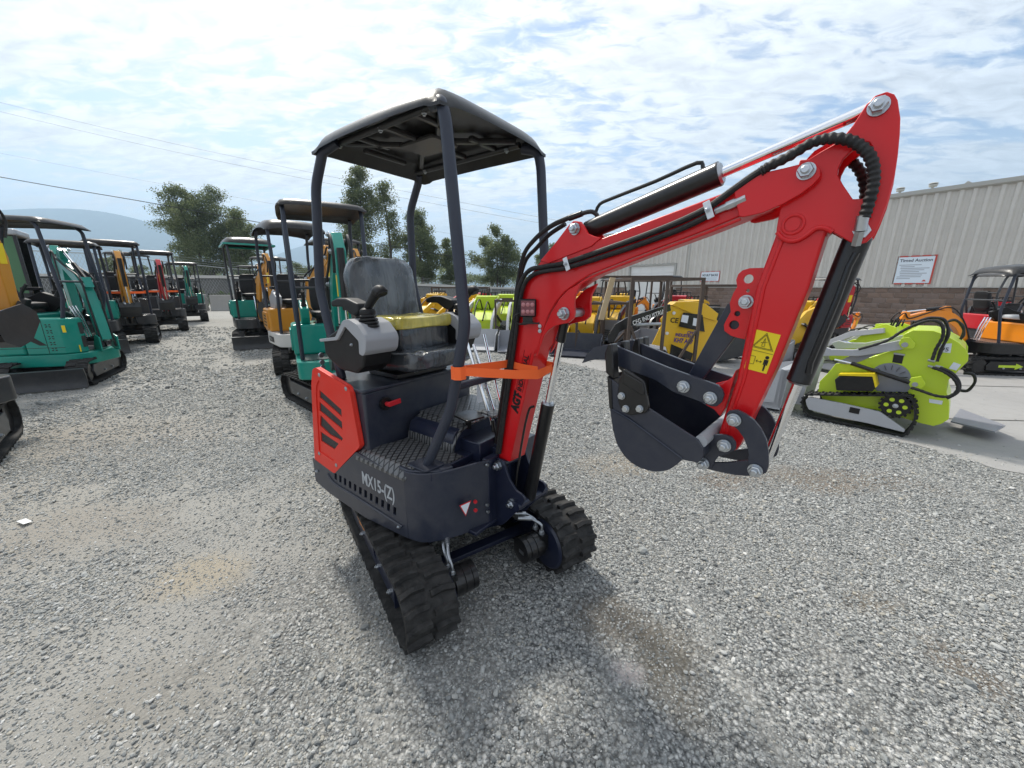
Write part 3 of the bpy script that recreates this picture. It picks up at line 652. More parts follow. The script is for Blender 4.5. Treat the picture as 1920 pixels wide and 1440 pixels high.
webp = [(1.0155, 1.784), (1.0427, 1.8173), (1.074, 1.8328), (1.0915, 1.8458), (1.1009, 1.8302), (1.09, 1.8076), (1.0819, 1.7838), (1.0885, 1.7615), (1.0641, 1.7477), (1.0228, 1.7358)]
kid('stick_web', MB().prism(webp, -.036, .036), RED, stick)
kid('stick_web', MB().prism([(0.9951, 1.6355), (0.9947, 1.695), (1.0095, 1.7503), (1.0823, 1.7626), (1.1225, 1.6996), (1.1519, 1.6956), (1.1628, 1.7817), (1.1544, 1.8904), (1.1669, 1.8973), (1.182, 1.8312), (1.1906, 1.7437), (1.1815, 1.6315), (1.1714, 1.6086), (1.145, 1.6228), (1.0843, 1.6531)], -.036, .036), RED, stick)
arm = [(0.9932, 1.6371), (1.0075, 1.6499), (1.0728, 1.6497), (1.1058, 1.6343), (1.0959, 1.6268), (1.0815, 1.4974), (1.0435, 1.2877), (1.0072, 1.1325), (0.9885, 1.0455), (0.9813, 1.0244), (0.9656, 1.0109), (0.945, 1.0098), (0.931, 1.0252), (0.9255, 1.0573), (0.9337, 1.1235), (0.9531, 1.2415), (0.9655, 1.4972)]
kid('stick_arm', MB().prism(arm, -.042, .042), RED, stick, bev=.006)
edge = [(0.9946, 1.6338), (0.9667, 1.4972), (0.9543, 1.2427), (0.9351, 1.1253), (0.9306, 1.0657)]
kid('weld_bead', MB().tube([(p[0]+.017, -.0425, p[1]) for p in edge], .005, 8), RED, stick)
kid('weld_bead', MB().tube([(p[0], -.0500, p[1]) for p in [(0.9954, 1.6363), (1.0078, 1.6223), (1.025, 1.6133), (1.0437, 1.6144), (1.0621, 1.6279), (1.075, 1.639), (1.0927, 1.6374), (1.1083, 1.6275)]], .0055, 8, smooth=2), RED, stick)
rg_ = [(1.0271, 1.6523)][0]
kid('pivot_boss', MB().tube([(rg_[0]+.022*math.cos(2*PI*i/20), -.049, rg_[1]+.022*math.sin(2*PI*i/20)) for i in range(21)], .004, 8), RED, stick)
kid('pivot_boss', MB().cyl((rg_[0], -.049, rg_[1]), (rg_[0], -.052, rg_[1]), .015, n=20), RED, stick)
tl = [(0.9511, 1.3519), (0.9327, 1.3549), (0.9137, 1.3596), (0.8947, 1.3725), (0.8911, 1.3898), (0.8973, 1.4091), (0.9047, 1.4298), (0.8988, 1.4543), (0.9049, 1.4834), (0.9124, 1.5), (0.9071, 1.5194), (0.9105, 1.5357), (0.92, 1.5457), (0.9366, 1.551), (0.9764, 1.5512), (0.9687, 1.4971), (0.9586, 1.4079)]
hl = [circ(*p, r_, 14) for p, r_ in zip([(0.9379, 1.522), (0.9223, 1.4244), (0.9181, 1.3915), (0.9409, 1.4897)], (.0125, .008, .0135, .005))]
bb('thumb_lug', MB().prism(tl, -.012, .0, holes=hl), RED, bev=.0015)
t2 = [(0.9472, 1.2653), (0.9389, 1.2412), (0.9156, 1.2173), (0.8826, 1.2014), (0.8668, 1.1758), (0.8787, 1.1428), (0.9032, 1.1339), (0.9223, 1.1153), (0.9336, 1.1457)]
bb('thumb_lug', MB().prism(t2, -.042, .030), RED, bev=.003)
# decal: warning plate
dq = [(0.9782, 1.3862), (1.0406, 1.375), (1.023, 1.2651), (0.9668, 1.2738)]
dec = bb('warning_decal', MB().prism(dq, -.0435, -.0422), YEL)
def onq(u, v):  # bilinear in the decal quad, u right, v up
    a, b_, c, d = dq[0], dq[1], dq[2], dq[3]
    t = [a[i]*(1-u)*v + b_[i]*u*v + d[i]*(1-u)*(1-v) + c[i]*u*(1-v) for i in range(2)]; return (t[0], t[1])
def dpoly(uvs, th=.0006): return MB().prism([onq(*p) for p in uvs], -.0438-th, -.0436)
def dline(uvs, wd=.0012, closed=False):
    m_ = MB(); P = [onq(*p) for p in uvs]; P = P + [P[0]] if closed else P
    for p, q in zip(P, P[1:]): m_.beam((p[0], -.0440, p[1]), (q[0], -.0440, q[1]), .0008, wd, up=(0, 1, 0))
    return m_
m_ = dline([(0.02, .5), (.98, .5)], .0009)
for q in (dline([(.5, .93), (.86, .60), (.14, .60)], .0022, True), dline([(.5, .97), (.93, .575), (.07, .575)], .0008, True), dline([(.12, .36), (.34, .36), (.34, .16), (.12, .16)], .0009, True), dline([(.40, .26), (.64, .26)], .0020), dline([(.46, .29), (.40, .26), (.46, .23)], .0016), dline([(.58, .29), (.64, .26), (.58, .23)], .0016), dline([(.44, .66), (.50, .84), (.56, .66)], .0018), dline([(.38, .72), (.62, .76)], .0014), dline([(.42, .64), (.58, .64)], .0014)): m_.add(q.v, q.f)
for poly in ([(.72, .34), (.90, .34), (.90, .20), (.86, .20), (.85, .30), (.84, .05), (.81, .05), (.81, .18), (.81, .05), (.775, .05), (.77, .30), (.76, .20), (.72, .20)],): q = dpoly(poly); m_.add(q.v, q.f)
hd = onq(.81, .395); m_.cyl((hd[0], -.0436, hd[1]), (hd[0], -.0443, hd[1]), .0048, n=14)
kid('decal_symbols', m_, DECB, dec)
b = MB()
b.nut((np_['sttop'][0], -.050, np_['sttop'][1]), (0, -1, 0), .0165, .016, .008); 
bb('pin_nut', b, ZINC)
n2 = {k: v for k, v in zip(('th', 'A', 'B', 'l1', 'bk', 'l2', 'b2'), [(0.9411, 1.459), (0.8202, 1.2005), (0.8998, 1.1801), (0.9694, 1.1278), (0.9546, 1.0435), (1.0414, 0.9934), (0.9034, 0.9694)])}
b = MB(); b.nut((n2['th'][0], -.014, n2['th'][1]), (0, -1, 0), .0165, .015, .008)
for k in ('A', 'B', 'l1', 'bk', 'l2', 'b2'): b.nut((n2[k][0], -.084, n2[k][1]), (0, -1, 0), .0165, .014, .010)
bb('pin_nut', b, ZINC)
pn = MB()
for k in ('A', 'B', 'l1', 'bk', 'l2', 'b2'): pn.cyl((n2[k][0], -.08, n2[k][1]), (n2[k][0], .085, n2[k][1]), .014, n=14)
bb('pivot_pin', pn, STEEL)
# ---- text on the boom -----------------------------------------------------------------
tb0, tb1 = [(0.0987, 0.9625), (0.1822, 1.2779)]
ax = Vector((tb1[0]-tb0[0], 0, tb1[1]-tb0[1])); ln_ = ax.length
up_ = Vector((-ax.z, 0, ax.x))
Mtx = frame3((0, 0, 0), ax, up_)
def btext(s, size, off, along, bold, sx=1.0):
    p = Vector((tb0[0], -.0565, tb0[1])) + ax.normalized()*along + up_.normalized()*off
    o = text('boom_lettering', s, size, DECB, EX, frame3(p, ax, up_), ext=.0006, sx=sx, bold=bold); o.location = BOOM_L; o.rotation_euler = BOOM_R
btext('AGT', .060, -.006, -.02, .0034, .80); btext('·', .05, -.004, .063, .002); btext('INDUSTRIAL', .034, .000, .085, .0008, .92)
m_ = MB()
for o_ in (-.008, .030):
    a = Vector((tb0[0], -.0562, tb0[1])) + ax.normalized()*.085 + up_.normalized()*o_; m_.beam(a, a+ax.normalized()*.19, .0008, .0012, up=(0, 1, 0))
bb('boom_lettering', m_, DECB)
# ---- cylinders ---------------------------------------------------------------------------
def cylinder(a, b_, rt, rr, frac, name, y=0, cap=1):
    a = Vector((a[0], y, a[1])); b_ = Vector((b_[0], y, b_[1])); m = a.lerp(b_, frac); d = (b_-a).normalized()
    t = bb(name, MB().cyl(a, m, rt, n=32, rings=[(0, rt*.8), (.02, rt), (.985, rt), (.99, rt*1.02), (1, rt*1.0)]), BLACK)
    obj('piston_rod', MB().cyl(m, b_, rr, n=24), CHROME, t)
    obj('gland', MB().cyl(m-d*.002, m+d*.006, rt*.97, rt*.8, n=28), STEEL, t)
    return t
ca, cb, cm = [(0.3875, 1.6982), (1.1429, 1.8967), (0.8272, 1.8111)]
c1 = cylinder(ca, cb, .0335, .0140, 0.581, 'stick_cylinder')
c1a = [(0.4224, 1.7525), (0.4385, 1.7717), (0.4918, 1.7854), (0.6392, 1.8136), (0.7586, 1.8418), (0.7769, 1.837), (0.7857, 1.8241)]
obj('hydraulic_pipe', MB().tube([(p[0], 0, p[1]+(.012 if 0 < i < 5 else 0)) for i, p in enumerate(c1a)], .006, 8, smooth=3), BLACK, c1)
ba, bbm, bt_ = [(0.1284, 0.4908), (0.2352, 1.0017), (0.3033, 1.3596)]
c2 = cylinder(ba, (bt_[0], bt_[1]), .030, .0145, 0.589, 'boom_cylinder')
obj('rod_end', MB().cyl((bt_[0]+(bbm[0]-bt_[0])*.22, 0, bt_[1]+(bbm[1]-bt_[1])*.22), (bt_[0], 0, bt_[1]), .019, n=20), BLACK, c2)
pp = [(0.0939, 0.4796), (0.0796, 0.5177), (0.0931, 0.6232), (0.1128, 0.7406), (0.1317, 0.8396), (0.147, 0.9085), (0.1681, 0.9741), (0.1925, 0.9894)]
obj('hydraulic_pipe', MB().tube([(p[0]-.005, -.045, p[1]) for p in pp], .0055, 8, smooth=4), BLACK, c2)
ka, kb_, km = [(1.1549, 1.6219), (1.0527, 0.9998), (1.0795, 1.2501)]
c3 = cylinder((ka[0], ka[1]-.0), (kb_[0], kb_[1]), .0285, .0125, 0.602, 'bucket_cylinder')
obj('hydraulic_pipe', MB().tube([(p[0], -.032, p[1]) for p in [(1.1592, 1.5785), (1.1509, 1.5473), (1.1414, 1.4719), (1.1141, 1.3073), (1.114, 1.2786)]], .007, 8), BLACK, c3)
# ---- bucket, thumb and linkage --------------------------------------------------------------
HW = .150
side_ = [(0.5933, 1.2092), (0.6089, 1.1015), (0.6264, 1.0248), (0.646, 0.9774), (0.6826, 0.9376), (0.7259, 0.9207), (0.7768, 0.9211), (0.8198, 0.9398), (0.8438, 0.9644), (0.8619, 0.9901), (0.9062, 0.9941), (0.9183, 1.0186), (0.9154, 1.043), (0.8982, 1.0648), (0.7473, 1.1265), (0.695, 1.1546), (0.6099, 1.199)]
_c = catmull([Vector((p[0], p[1], 0)) for p in side_[2:10]], 4); side_ = side_[:2] + [(p.x, p.y) for p in _c] + side_[10:]; NB = 2+len(_c)
bk = bb('bucket', MB().prism(side_, -HW, -HW+.010).prism(side_, HW-.010, HW), NAVY, bev=.0015)
shell_ = side_[0:NB]
m_ = MB(); inn = [(p[0]+.012*(0 if i in (0,) else 1)*(.5 if i < 2 else .3), p[1]+.008*(1 if i > 3 else 0)) for i, p in enumerate(shell_)]
cx_ = sum(p[0] for p in side_)/len(side_); cz_ = sum(p[1] for p in side_)/len(side_)
inn = [(p[0]+(cx_-p[0])*.035, p[1]+(cz_-p[1])*.035) for p in shell_]
m_.prism(shell_ + inn[::-1], -HW+.008, HW-.008); kid('bucket_shell', m_, NAVY, bk)
ear = side_[NB-1:NB+4]; inn = [(p[0]+(cx_-p[0])*.05, p[1]+(cz_-p[1])*.05) for p in ear]; kid('bucket_shell', MB().prism(ear + inn[::-1], -HW+.008, HW-.008), NAVY, bk)
kid('weld_bead', MB().tube([(p[0], -HW-.002, p[1]) for p in [(0.6203, 1.0969), (0.6838, 1.0778), (0.7502, 1.0471), (0.8128, 1.018), (0.8622, 0.9944)]], .004, 8, smooth=2), NAVY, bk)
lip = [(0.5933, 1.2092), (0.6099, 1.199), (0.6215, 1.0929), (0.6089, 1.1015)]
kid('cutting_edge', MB().prism(lip, -HW-.004, HW+.004), BLACK, bk, bev=.002)
th0 = [(0.6097, 1.2026), (0.5867, 1.2174), (0.5784, 1.282), (0.588, 1.3153), (0.6035, 1.3168), (0.6077, 1.2854), (0.6129, 1.2395), (0.6196, 1.2006)]
for y in (-HW+.005, -.055, .055, HW-.045):
    kid('bucket_tooth', MB().prism([(p[0]-.004, p[1]) for p in th0], y, y+.040), BLACK, bk, bev=.004)
sc_ = rnd([(0.652, 1.2467), (0.7283, 1.2135), (0.7494, 1.1328), (0.7423, 1.1154), (0.6865, 1.0935), (0.6593, 1.1038), (0.6414, 1.1369), (0.6408, 1.1951)], .012)
kid('side_cutter', MB().prism(sc_, -HW-.012, -HW), BLACK, bk, bev=.003); kid('side_cutter', MB().prism(sc_, HW, HW+.012), BLACK, bk, bev=.003)
kid('cutter_rib', MB().prism(rnd([(0.6582, 1.234), (0.7249, 1.2084), (0.733, 1.1754), (0.723, 1.17), (0.6573, 1.1985)], .004), -HW-.016, -HW-.011), BLACK, bk, bev=.002)
b = MB()
for p in [(0.6564, 1.155), (0.6746, 1.115), (0.7212, 1.1253)]: b.nut((p[0], -HW-.012, p[1]), (0, -1, 0), .0105, .009, 0)
kid('bolt', b, ZINC, bk)
hp = [(0.8706, 0.9977), (0.893, 1.0508), (0.9243, 1.0681), (0.9497, 1.0751), (0.9685, 1.0735), (0.9816, 1.0588), (0.9843, 1.0377), (0.9655, 1.0183), (0.9439, 1.0046), (0.9345, 0.9839), (0.9269, 0.9582), (0.911, 0.9491), (0.8882, 0.9559)]
for off in (-.082, .070): kid('hinge_plate', MB().prism(rnd(hp, .004), off, off+.012), NAVY, bk, bev=.0015)
tp = [(0.8928, 1.0554)][0]; kid('torque_tube', MB().cyl((tp[0]+.012, -HW+.008, tp[1]+.004), (tp[0]+.012, HW-.008, tp[1]+.004), .018, n=20), GREYP, bk)
ban = [(0.9474, 1.1395), (0.953, 1.1506), (0.9728, 1.1583), (0.9954, 1.1506), (1.0183, 1.137), (1.0379, 1.1166), (1.0546, 1.0879), (1.0646, 1.0526), (1.0699, 1.0155), (1.0679, 0.9935), (1.0531, 0.9783), (1.0365, 0.974), (1.0243, 0.9849), (1.0199, 1.007), (1.0195, 1.0303), (1.0122, 1.0545), (1.0011, 1.0776), (0.9833, 1.0991), (0.9682, 1.1083), (0.9518, 1.1158)]
for off in (-.082, .070): bb('curved_link', MB().prism(rnd(ban, .002), off, off+.012), NAVY, bev=.0015)
h2 = [(0.8878, 0.9595), (0.8984, 0.9776), (0.9254, 0.972), (0.9614, 0.984), (0.9886, 0.9965), (1.0149, 1.0085), (1.039, 1.0098), (1.0492, 0.9932), (1.0442, 0.9712), (1.0186, 0.9602), (0.9886, 0.9529), (0.951, 0.9485), (0.9146, 0.9466), (0.8955, 0.9474)]
for off in (-.068, .056): bb('straight_link', MB().prism(h2, off, off+.012), NAVY, bev=.0015)
ta = [(0.4461, 1.2232), (0.4649, 1.2598), (0.4926, 1.2865), (0.5308, 1.3001), (0.5699, 1.3078), (0.6029, 1.2964), (0.7608, 1.2534), (0.913, 1.2206), (0.9272, 1.2103), (0.9335, 1.1937), (0.9305, 1.1719), (0.9194, 1.1564), (0.9051, 1.1533), (0.8803, 1.1597), (0.7889, 1.1761), (0.7291, 1.2045), (0.5958, 1.232), (0.5575, 1.2497), (0.5169, 1.2484), (0.482, 1.238)]
for off in (-.082, .068): bb('thumb_arm', MB().prism(ta, off, off+.014), NAVY, bev=.002)
bar = [(0.8891, 1.4507), (0.931, 1.4731), (0.9439, 1.4372), (0.9248, 1.3616), (0.8466, 1.2098), (0.8255, 1.1649), (0.7887, 1.158), (0.7723, 1.1809), (0.8025, 1.2205)]
bb('thumb_brace', MB().prism(bar, .002, .022), NAVY, bev=.002)
# ---- hoses ------------------------------------------------------------------------------------
def hose(pts, y, r=.0085, name='hydraulic_hose', sm=6, mat=None): return bb(name, MB().tube([(p[0], (y[i] if isinstance(y, list) else y), p[1]) for i, p in enumerate(pts)], r, 10, smooth=sm), mat or HOSE)
hose([(-0.0192, 0.7101), (0.0118, 0.8836), (0.0545, 1.1229), (0.0871, 1.3168), (0.1054, 1.4303), (0.126, 1.5128), (0.1744, 1.5643), (0.2502, 1.576), (0.3547, 1.5876), (0.5422, 1.6308), (0.6837, 1.6662), (0.7752, 1.6939), (0.8298, 1.7166), (0.8815, 1.7493), (0.9249, 1.7765), (0.9577, 1.7926)], -.070, .0092)
hose([(-0.0044, 0.7147), (0.0259, 0.8871), (0.071, 1.1254), (0.1028, 1.3066), (0.1206, 1.4197), (0.1465, 1.5064), (0.197, 1.5473), (0.2766, 1.5614), (0.3555, 1.5687), (0.5438, 1.6088), (0.6857, 1.6445), (0.7775, 1.6721), (0.8363, 1.6967)], -.070, .0088)
hose([(-0.0867, 0.7305), (-0.016, 1.1035), (0.0389, 1.3566), (0.0577, 1.4955), (0.0937, 1.6261), (0.151, 1.6851), (0.2315, 1.7279), (0.3184, 1.7511), (0.3674, 1.7582)], -.015, .0092)
hose([(-0.1461, 0.6977), (-0.05, 1.0901), (0.006, 1.3517), (0.0251, 1.4953), (0.0652, 1.6082), (0.1273, 1.6592), (0.1937, 1.7064), (0.2715, 1.739)], .03, .0088)
sp1 = [(0.9426, 1.7825), (0.9585, 1.7916), (0.9982, 1.8063), (1.0385, 1.826), (1.0722, 1.8282), (1.1063, 1.8173), (1.1318, 1.798), (1.1507, 1.7732), (1.161, 1.7431), (1.1645, 1.7129), (1.1634, 1.6786), (1.1612, 1.6503)]
P3 = catmull([Vector((p[0], -.072, p[1])) for p in sp1], 16); n3_ = len(P3)-1
bb('spiral_hose_guard', MB().tube(P3, .0, 10, rf=lambda t: .0115 + .0012*math.sin(t*n3_*.98)), HOSE, smooth=60)
sp2 = [(1.0696, 1.8204), (1.103, 1.8041), (1.1243, 1.7835), (1.1387, 1.7562), (1.1478, 1.725), (1.1511, 1.6945)]
P4 = catmull([Vector((p[0], .055, p[1])) for p in sp2], 14); n4_ = len(P4)-1
bb('spiral_hose_guard', MB().tube(P4, .0, 10, rf=lambda t: .0110 + .0012*math.sin(t*n4_*.98)), HOSE, smooth=60)
f1 = [(1.1584, 1.6555), (1.1583, 1.6242), (1.156, 1.5947)]; m_ = MB(); m_.cyl((f1[0][0], -.072, f1[0][1]), (f1[1][0], -.066, f1[1][1]), .012, n=14); m_.cyl((f1[1][0], -.066, f1[1][1]), (f1[2][0], -.052, f1[2][1]), .010, n=6); m_.cyl((f1[1][0]+.003, -.050, f1[1][1]), (f1[1][0]+.003, -.060, f1[1][1]), .0165, n=6)
bb('hose_fitting', m_, ZINC)
f2 = [(0.8446, 1.7028), (0.8729, 1.7114), (0.8927, 1.718), (0.9167, 1.7264)]; m_ = MB()
for (p, q, r_) in ((f2[0], f2[1], .0095), (f2[1], f2[2], .012), (f2[2], f2[3], .0105)): m_.cyl((p[0], -.066, p[1]), (q[0], -.066, q[1]), r_, n=6)
bb('hose_fitting', m_, ZINC)
f3 = [(0.3209, 1.7489), (0.3765, 1.759)]; bb('hose_fitting', MB().cyl((f3[0][0], -.015, f3[0][1]), (f3[1][0], -.015, f3[1][1]), .011, n=12).tube([(p[0], -.015+.015*i/3, p[1]) for i, p in enumerate([(0.3765, 1.759), (0.4077, 1.7623), (0.4256, 1.7549), (0.4351, 1.7415)])], .008, 8, smooth=3), BLACK)
for pc in [(0.3605, 1.5851), (0.8302, 1.71)]:
    M_ = Matrix.Translation((pc[0], -.082, pc[1])) @ Matrix.Rotation(R(-22), 4, 'Y')
    m_ = MB().box(-.009, .009, -.002, .002, -.028, .020, M_); o_ = bb('hose_clamp', m_, TAGW, bev=.001)
    m_ = MB().nut((pc[0], -.084, pc[1]-.004), (0, -1, 0), .006, .004, .004); obj('bolt', m_, ZINC, o_)
# ---- work lamp --------------------------------------------------------------------------------
lc = [(0.1806, 1.4164)][0]
Ml = Matrix.Translation((lc[0], -.085, lc[1])) @ Matrix.Rotation(R(40), 4, 'Z')
m_ = MB().box(-.034, .034, -.0, .030, -.036, .036, Ml); lamp = bb('work_lamp', m_, PLAST, bev=.006, seg=3)
LENS = simple('lamp_lens', (.50, .20, .21), .12, 0, .3, 60, 0, 0, 1, .8)
obj('lamp_lens', MB().box(-.028, .028, -.004, -.0005, -.030, .030, Ml), simple('lamp_face', (.20, .07, .08), .2), lamp)
for i in range(3):
    for j in range(2):
        c_ = Ml @ Vector((-.018+.018*i, -.0042, -.014+.028*j)); e_ = Ml @ Vector((-.018+.018*i, -.0065, -.014+.028*j)); obj('led', MB().cyl(c_, e_, .0085, n=10, rings=[(0, .0085), (.5, .007), (1, .003)]), LENS, lamp)
m_ = MB().box(-.02, .02, .0, .004, -.06, -.036, Ml).box(-.025, .055, -.002, .03, -.064, -.058, Ml).box(.045, .058, -.002, .002, -.10, -.055, Ml); obj('lamp_bracket', m_, BLACK, lamp)
b = MB()
for z in (-.072, -.092): b.nut(Ml @ Vector((.051, -.003, z)), (Ml.to_3x3() @ Vector((0, -1, 0))), .007, .005, .003)
obj('bolt', b, ZINC, lamp)
obj('lamp_cable', MB().tube([Ml @ Vector(p) for p in ((-.03, .02, -.02), (-.055, .02, -.035), (-.05, .02, -.06), (-.01, .01, -.066), (.03, .03, -.05))], .0035, 8, smooth=4), HOSE, lamp)
# ---- orange ratchet strap -----------------------------------------------------------------------
def ribbon(pts, wd=.045, th=.003, tw=None):
    vs = []; fs = []; P = [Vector(p) for p in pts]
    for i, p in enumerate(P):
        d = (P[min(i+1, len(P)-1)]-P[max(i-1, 0)]).normalized(); up = Vector((0, 0, 1)); s_ = d.cross(up).normalized(); up = s_.cross(d)
        h = wd[i] if isinstance(wd, list) else wd
        for a, b_ in ((-1, -1), (1, -1), (1, 1), (-1, 1)): vs.append(p + up*h/2*a + s_*th/2*b_)
    for i in range(len(P)-1):
        for k in range(4): k2 = (k+1) % 4; fs.append((i*4+k, i*4+k2, (i+1)*4+k2, (i+1)*4+k))
    fs += [(0, 1, 2, 3), tuple((len(P)-1)*4+k for k in (3, 2, 1, 0))]
    return MB().add(vs, fs)
EX_M = Matrix.Translation(BOOM_L) @ Matrix.Rotation(R(-6.5), 4, 'Z')
zs = 1.165
xr = [p[0] for p in [(0.065, 1.2008), (0.1976, 1.2078)]]
bx0 = EX_M @ Vector((xr[0]-.012, -.062, 1.165)); bx1 = EX_M @ Vector((xr[1]+.02, -.064, 1.155)); bx2 = EX_M @ Vector((xr[1]+.024, .062, 1.16)); bx3 = EX_M @ Vector((xr[0]-.012, .062, 1.165))
po = Vector((.455, -.323, 1.17)); rr0 = .029
loopp = [po + Vector((rr0*math.cos(R(a)), rr0*math.sin(R(a)), 0)) for a in (60, 20, -30, -80, -130, -180, -230)]
st1 = ribbon([loopp[1]+Vector((0, 0, .005)), po.lerp(bx1, .3)+Vector((.025, -.004, .0)), po.lerp(bx1, .7)+Vector((.02, -.008, -.008)), bx1+Vector((.004, -.004, -.012)), bx1+Vector((.006, .012, -.012)), bx2, bx3, po.lerp(bx3, .5), loopp[6]], [.034, .036, .036, .040, .040, .03, .03, .036, .04])
strap = tag(obj('tie_down_strap', MB().add([tuple(Matrix.Translation((-.386, 2.014, 0)) @ Matrix.Rotation(R(-36.5), 4, 'Z') @ Vector(v)) for v in st1.v], st1.f), STRAP), 'bright orange strap tying the red arm to the front canopy post', 'strap')
lw = ribbon(loopp, .052); 
TW = Matrix.Translation((-.386, 2.014, 0)) @ Matrix.Rotation(R(-36.5), 4, 'Z')
obj('strap_loop', MB().add([tuple(TW @ Vector(v)) for v in lw.v], lw.f), STRAP, strap)
lw2 = ribbon([bx0, bx0.lerp(bx1, .5), bx1+Vector((.002, 0, .006))], .03); obj('strap_loop', MB().add([tuple(TW @ Vector(v)) for v in lw2.v], lw2.f), STRAP, strap)
# ================================================================= GROUND
def attr(nt, obj_info=True): return N(nt, 'ShaderNodeObjectInfo').outputs['Random']
def ground_mat():
    m, nt, b = newmat('gravel_ground'); o = N(nt, 'ShaderNodeTexCoord').outputs['Object']
    wv = N(nt, 'ShaderNodeVectorMath', operation='ADD'); L(nt, o, wv.inputs[0])
    nn = N(nt, 'ShaderNodeTexNoise'); nn.inputs['Scale'].default_value = 30; L(nt, o, nn.inputs['Vector'])
    s_ = N(nt, 'ShaderNodeVectorMath', operation='SCALE', inp={3: .015}); L(nt, nn.outputs['Color'], s_.inputs[0]); L(nt, s_.outputs[0], wv.inputs[1])
    def vor(sc_): 
        v = N(nt, 'ShaderNodeTexVoronoi'); v.inputs['Scale'].default_value = sc_; L(nt, wv.outputs[0], v.inputs[0]); return v
    v1 = vor(62); v2 = vor(130); v3 = vor(24)
    c1 = N(nt, 'ShaderNodeSeparateColor'); L(nt, v1.outputs['Color'], c1.inputs[0])
    c2 = N(nt, 'ShaderNodeSeparateColor'); L(nt, v2.outputs['Color'], c2.inputs[0])
    c3 = N(nt, 'ShaderNodeSeparateColor'); L(nt, v3.outputs['Color'], c3.inputs[0])
    st = [(0, (.08, .084, .086)), (.3, (.20, .205, .20)), (.62, (.35, .355, .34)), (.86, (.50, .50, .48)), (1, (.72, .71, .67))]
    g1 = ramp(nt, c1.outputs[0], st); g2 = ramp(nt, c2.outputs[1], st)
    edge = mth(nt, 'MULTIPLY', ramp(nt, v1.outputs['Distance'], [(.30, 1.0), (.75, .35)]), 1.0)
    stone = mixc(nt, 1.0, mixc(nt, .45, g1, g2), edge, 'MULTIPLY')
    n1 = noise(nt, o, .55, 5, .6, .6); n2 = noise(nt, o, 2.6, 5, .6, .3); n3 = noise(nt, o, .18, 3, .5)
    dirtc = mixc(nt, n2, (.30, .295, .27), (.44, .425, .385)); fine = noise(nt, o, 190, 3, .7)
    dirtc = mixc(nt, .6, dirtc, mixc(nt, fine, (.06, .06, .055), (.40, .39, .36)))
    sp = N(nt, 'ShaderNodeSeparateXYZ'); L(nt, o, sp.inputs[0])
    left = mth(nt, 'MULTIPLY', mth(nt, 'ADD', sp.outputs[0], .5), -.10)          # the left side of the yard is packed finer
    dm = ramp(nt, mth(nt, 'ADD', mth(nt, 'ADD', mth(nt, 'MULTIPLY', n1, .6), mth(nt, 'MULTIPLY', n2, .4)), mth(nt, 'MINIMUM', mth(nt, 'MAXIMUM', left, -.10), .14)), [(.44, 0.0), (.62, 1.0)])
    rm = N(nt, 'ShaderNodeMapping'); rm.inputs['Rotation'].default_value = (0, 0, R(24)); rm.inputs['Scale'].default_value = (2.6, .22, 1); L(nt, o, rm.inputs[0])
    rut = noise(nt, rm.outputs[0], 1.2, 3, .5, .3); dm = mth(nt, 'ADD', dm, ramp(nt, rut, [(.52, 0.0), (.66, .45)]), clamp=True)
    base = mixc(nt, dm, stone, dirtc)
    tan = ramp(nt, n3, [(.56, 0.0), (.70, .35)]); base = mixc(nt, tan, base, (.30, .255, .18))
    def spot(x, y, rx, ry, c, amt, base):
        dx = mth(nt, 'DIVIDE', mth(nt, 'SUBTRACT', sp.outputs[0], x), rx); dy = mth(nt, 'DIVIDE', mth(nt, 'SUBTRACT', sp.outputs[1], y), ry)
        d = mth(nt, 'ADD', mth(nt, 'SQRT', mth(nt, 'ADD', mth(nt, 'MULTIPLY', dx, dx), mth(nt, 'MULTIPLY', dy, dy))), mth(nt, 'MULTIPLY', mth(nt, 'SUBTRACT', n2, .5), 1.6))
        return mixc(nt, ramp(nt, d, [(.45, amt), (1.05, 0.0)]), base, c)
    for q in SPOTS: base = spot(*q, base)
    L(nt, base, b.inputs['Base Color']); setp(b, Roughness=.92); b.inputs['Specular IOR Level'].default_value = .25
    h = mth(nt, 'ADD', mth(nt, 'MULTIPLY', v1.outputs['Distance'], -1.0), mth(nt, 'MULTIPLY', v2.outputs['Distance'], -.4))
    h = mth(nt, 'ADD', mth(nt, 'MULTIPLY', h, mth(nt, 'SUBTRACT', 1.0, mth(nt, 'MULTIPLY', dm, .7))), mth(nt, 'MULTIPLY', fine, .35))
    bump(nt, b, h, .9, .012); return m
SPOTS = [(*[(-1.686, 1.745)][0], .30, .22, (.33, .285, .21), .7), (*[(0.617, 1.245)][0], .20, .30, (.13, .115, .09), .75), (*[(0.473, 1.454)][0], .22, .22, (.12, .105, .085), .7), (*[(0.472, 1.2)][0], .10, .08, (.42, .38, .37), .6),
         (*[(2.565, 2.773)][0], .8, .30, (.17, .13, .09), .6), (*[(1.668, 2.773)][0], .35, .2, (.16, .12, .085), .6), (*[(1.026, 3.058)][0], .5, .35, (.30, .24, .16), .4), (*[(-1.518, 2.73)][0], .3, .25, (.22, .20, .16), .35),
         (*[(1.826, 1.222)][0], .12, .25, (.15, .12, .09), .6), (*[(1.778, 1.547)][0], .2, .1, (.17, .14, .10), .5), (*[(-3.952, 3.668)][0], 1.2, .8, (.26, .235, .20), .5), (*[(-2.774, 2.145)][0], .7, .4, (.25, .225, .19), .5), (*[(-1.341, 1.117)][0], .4, .2, (.24, .225, .195), .45)]
GM = ground_mat()
structure(obj('ground', MB().add([(-6000,-40,-.0),(6000,-40,0),(6000,9000,0),(-6000,9000,0)], [(0,1,2,3)]), GM))
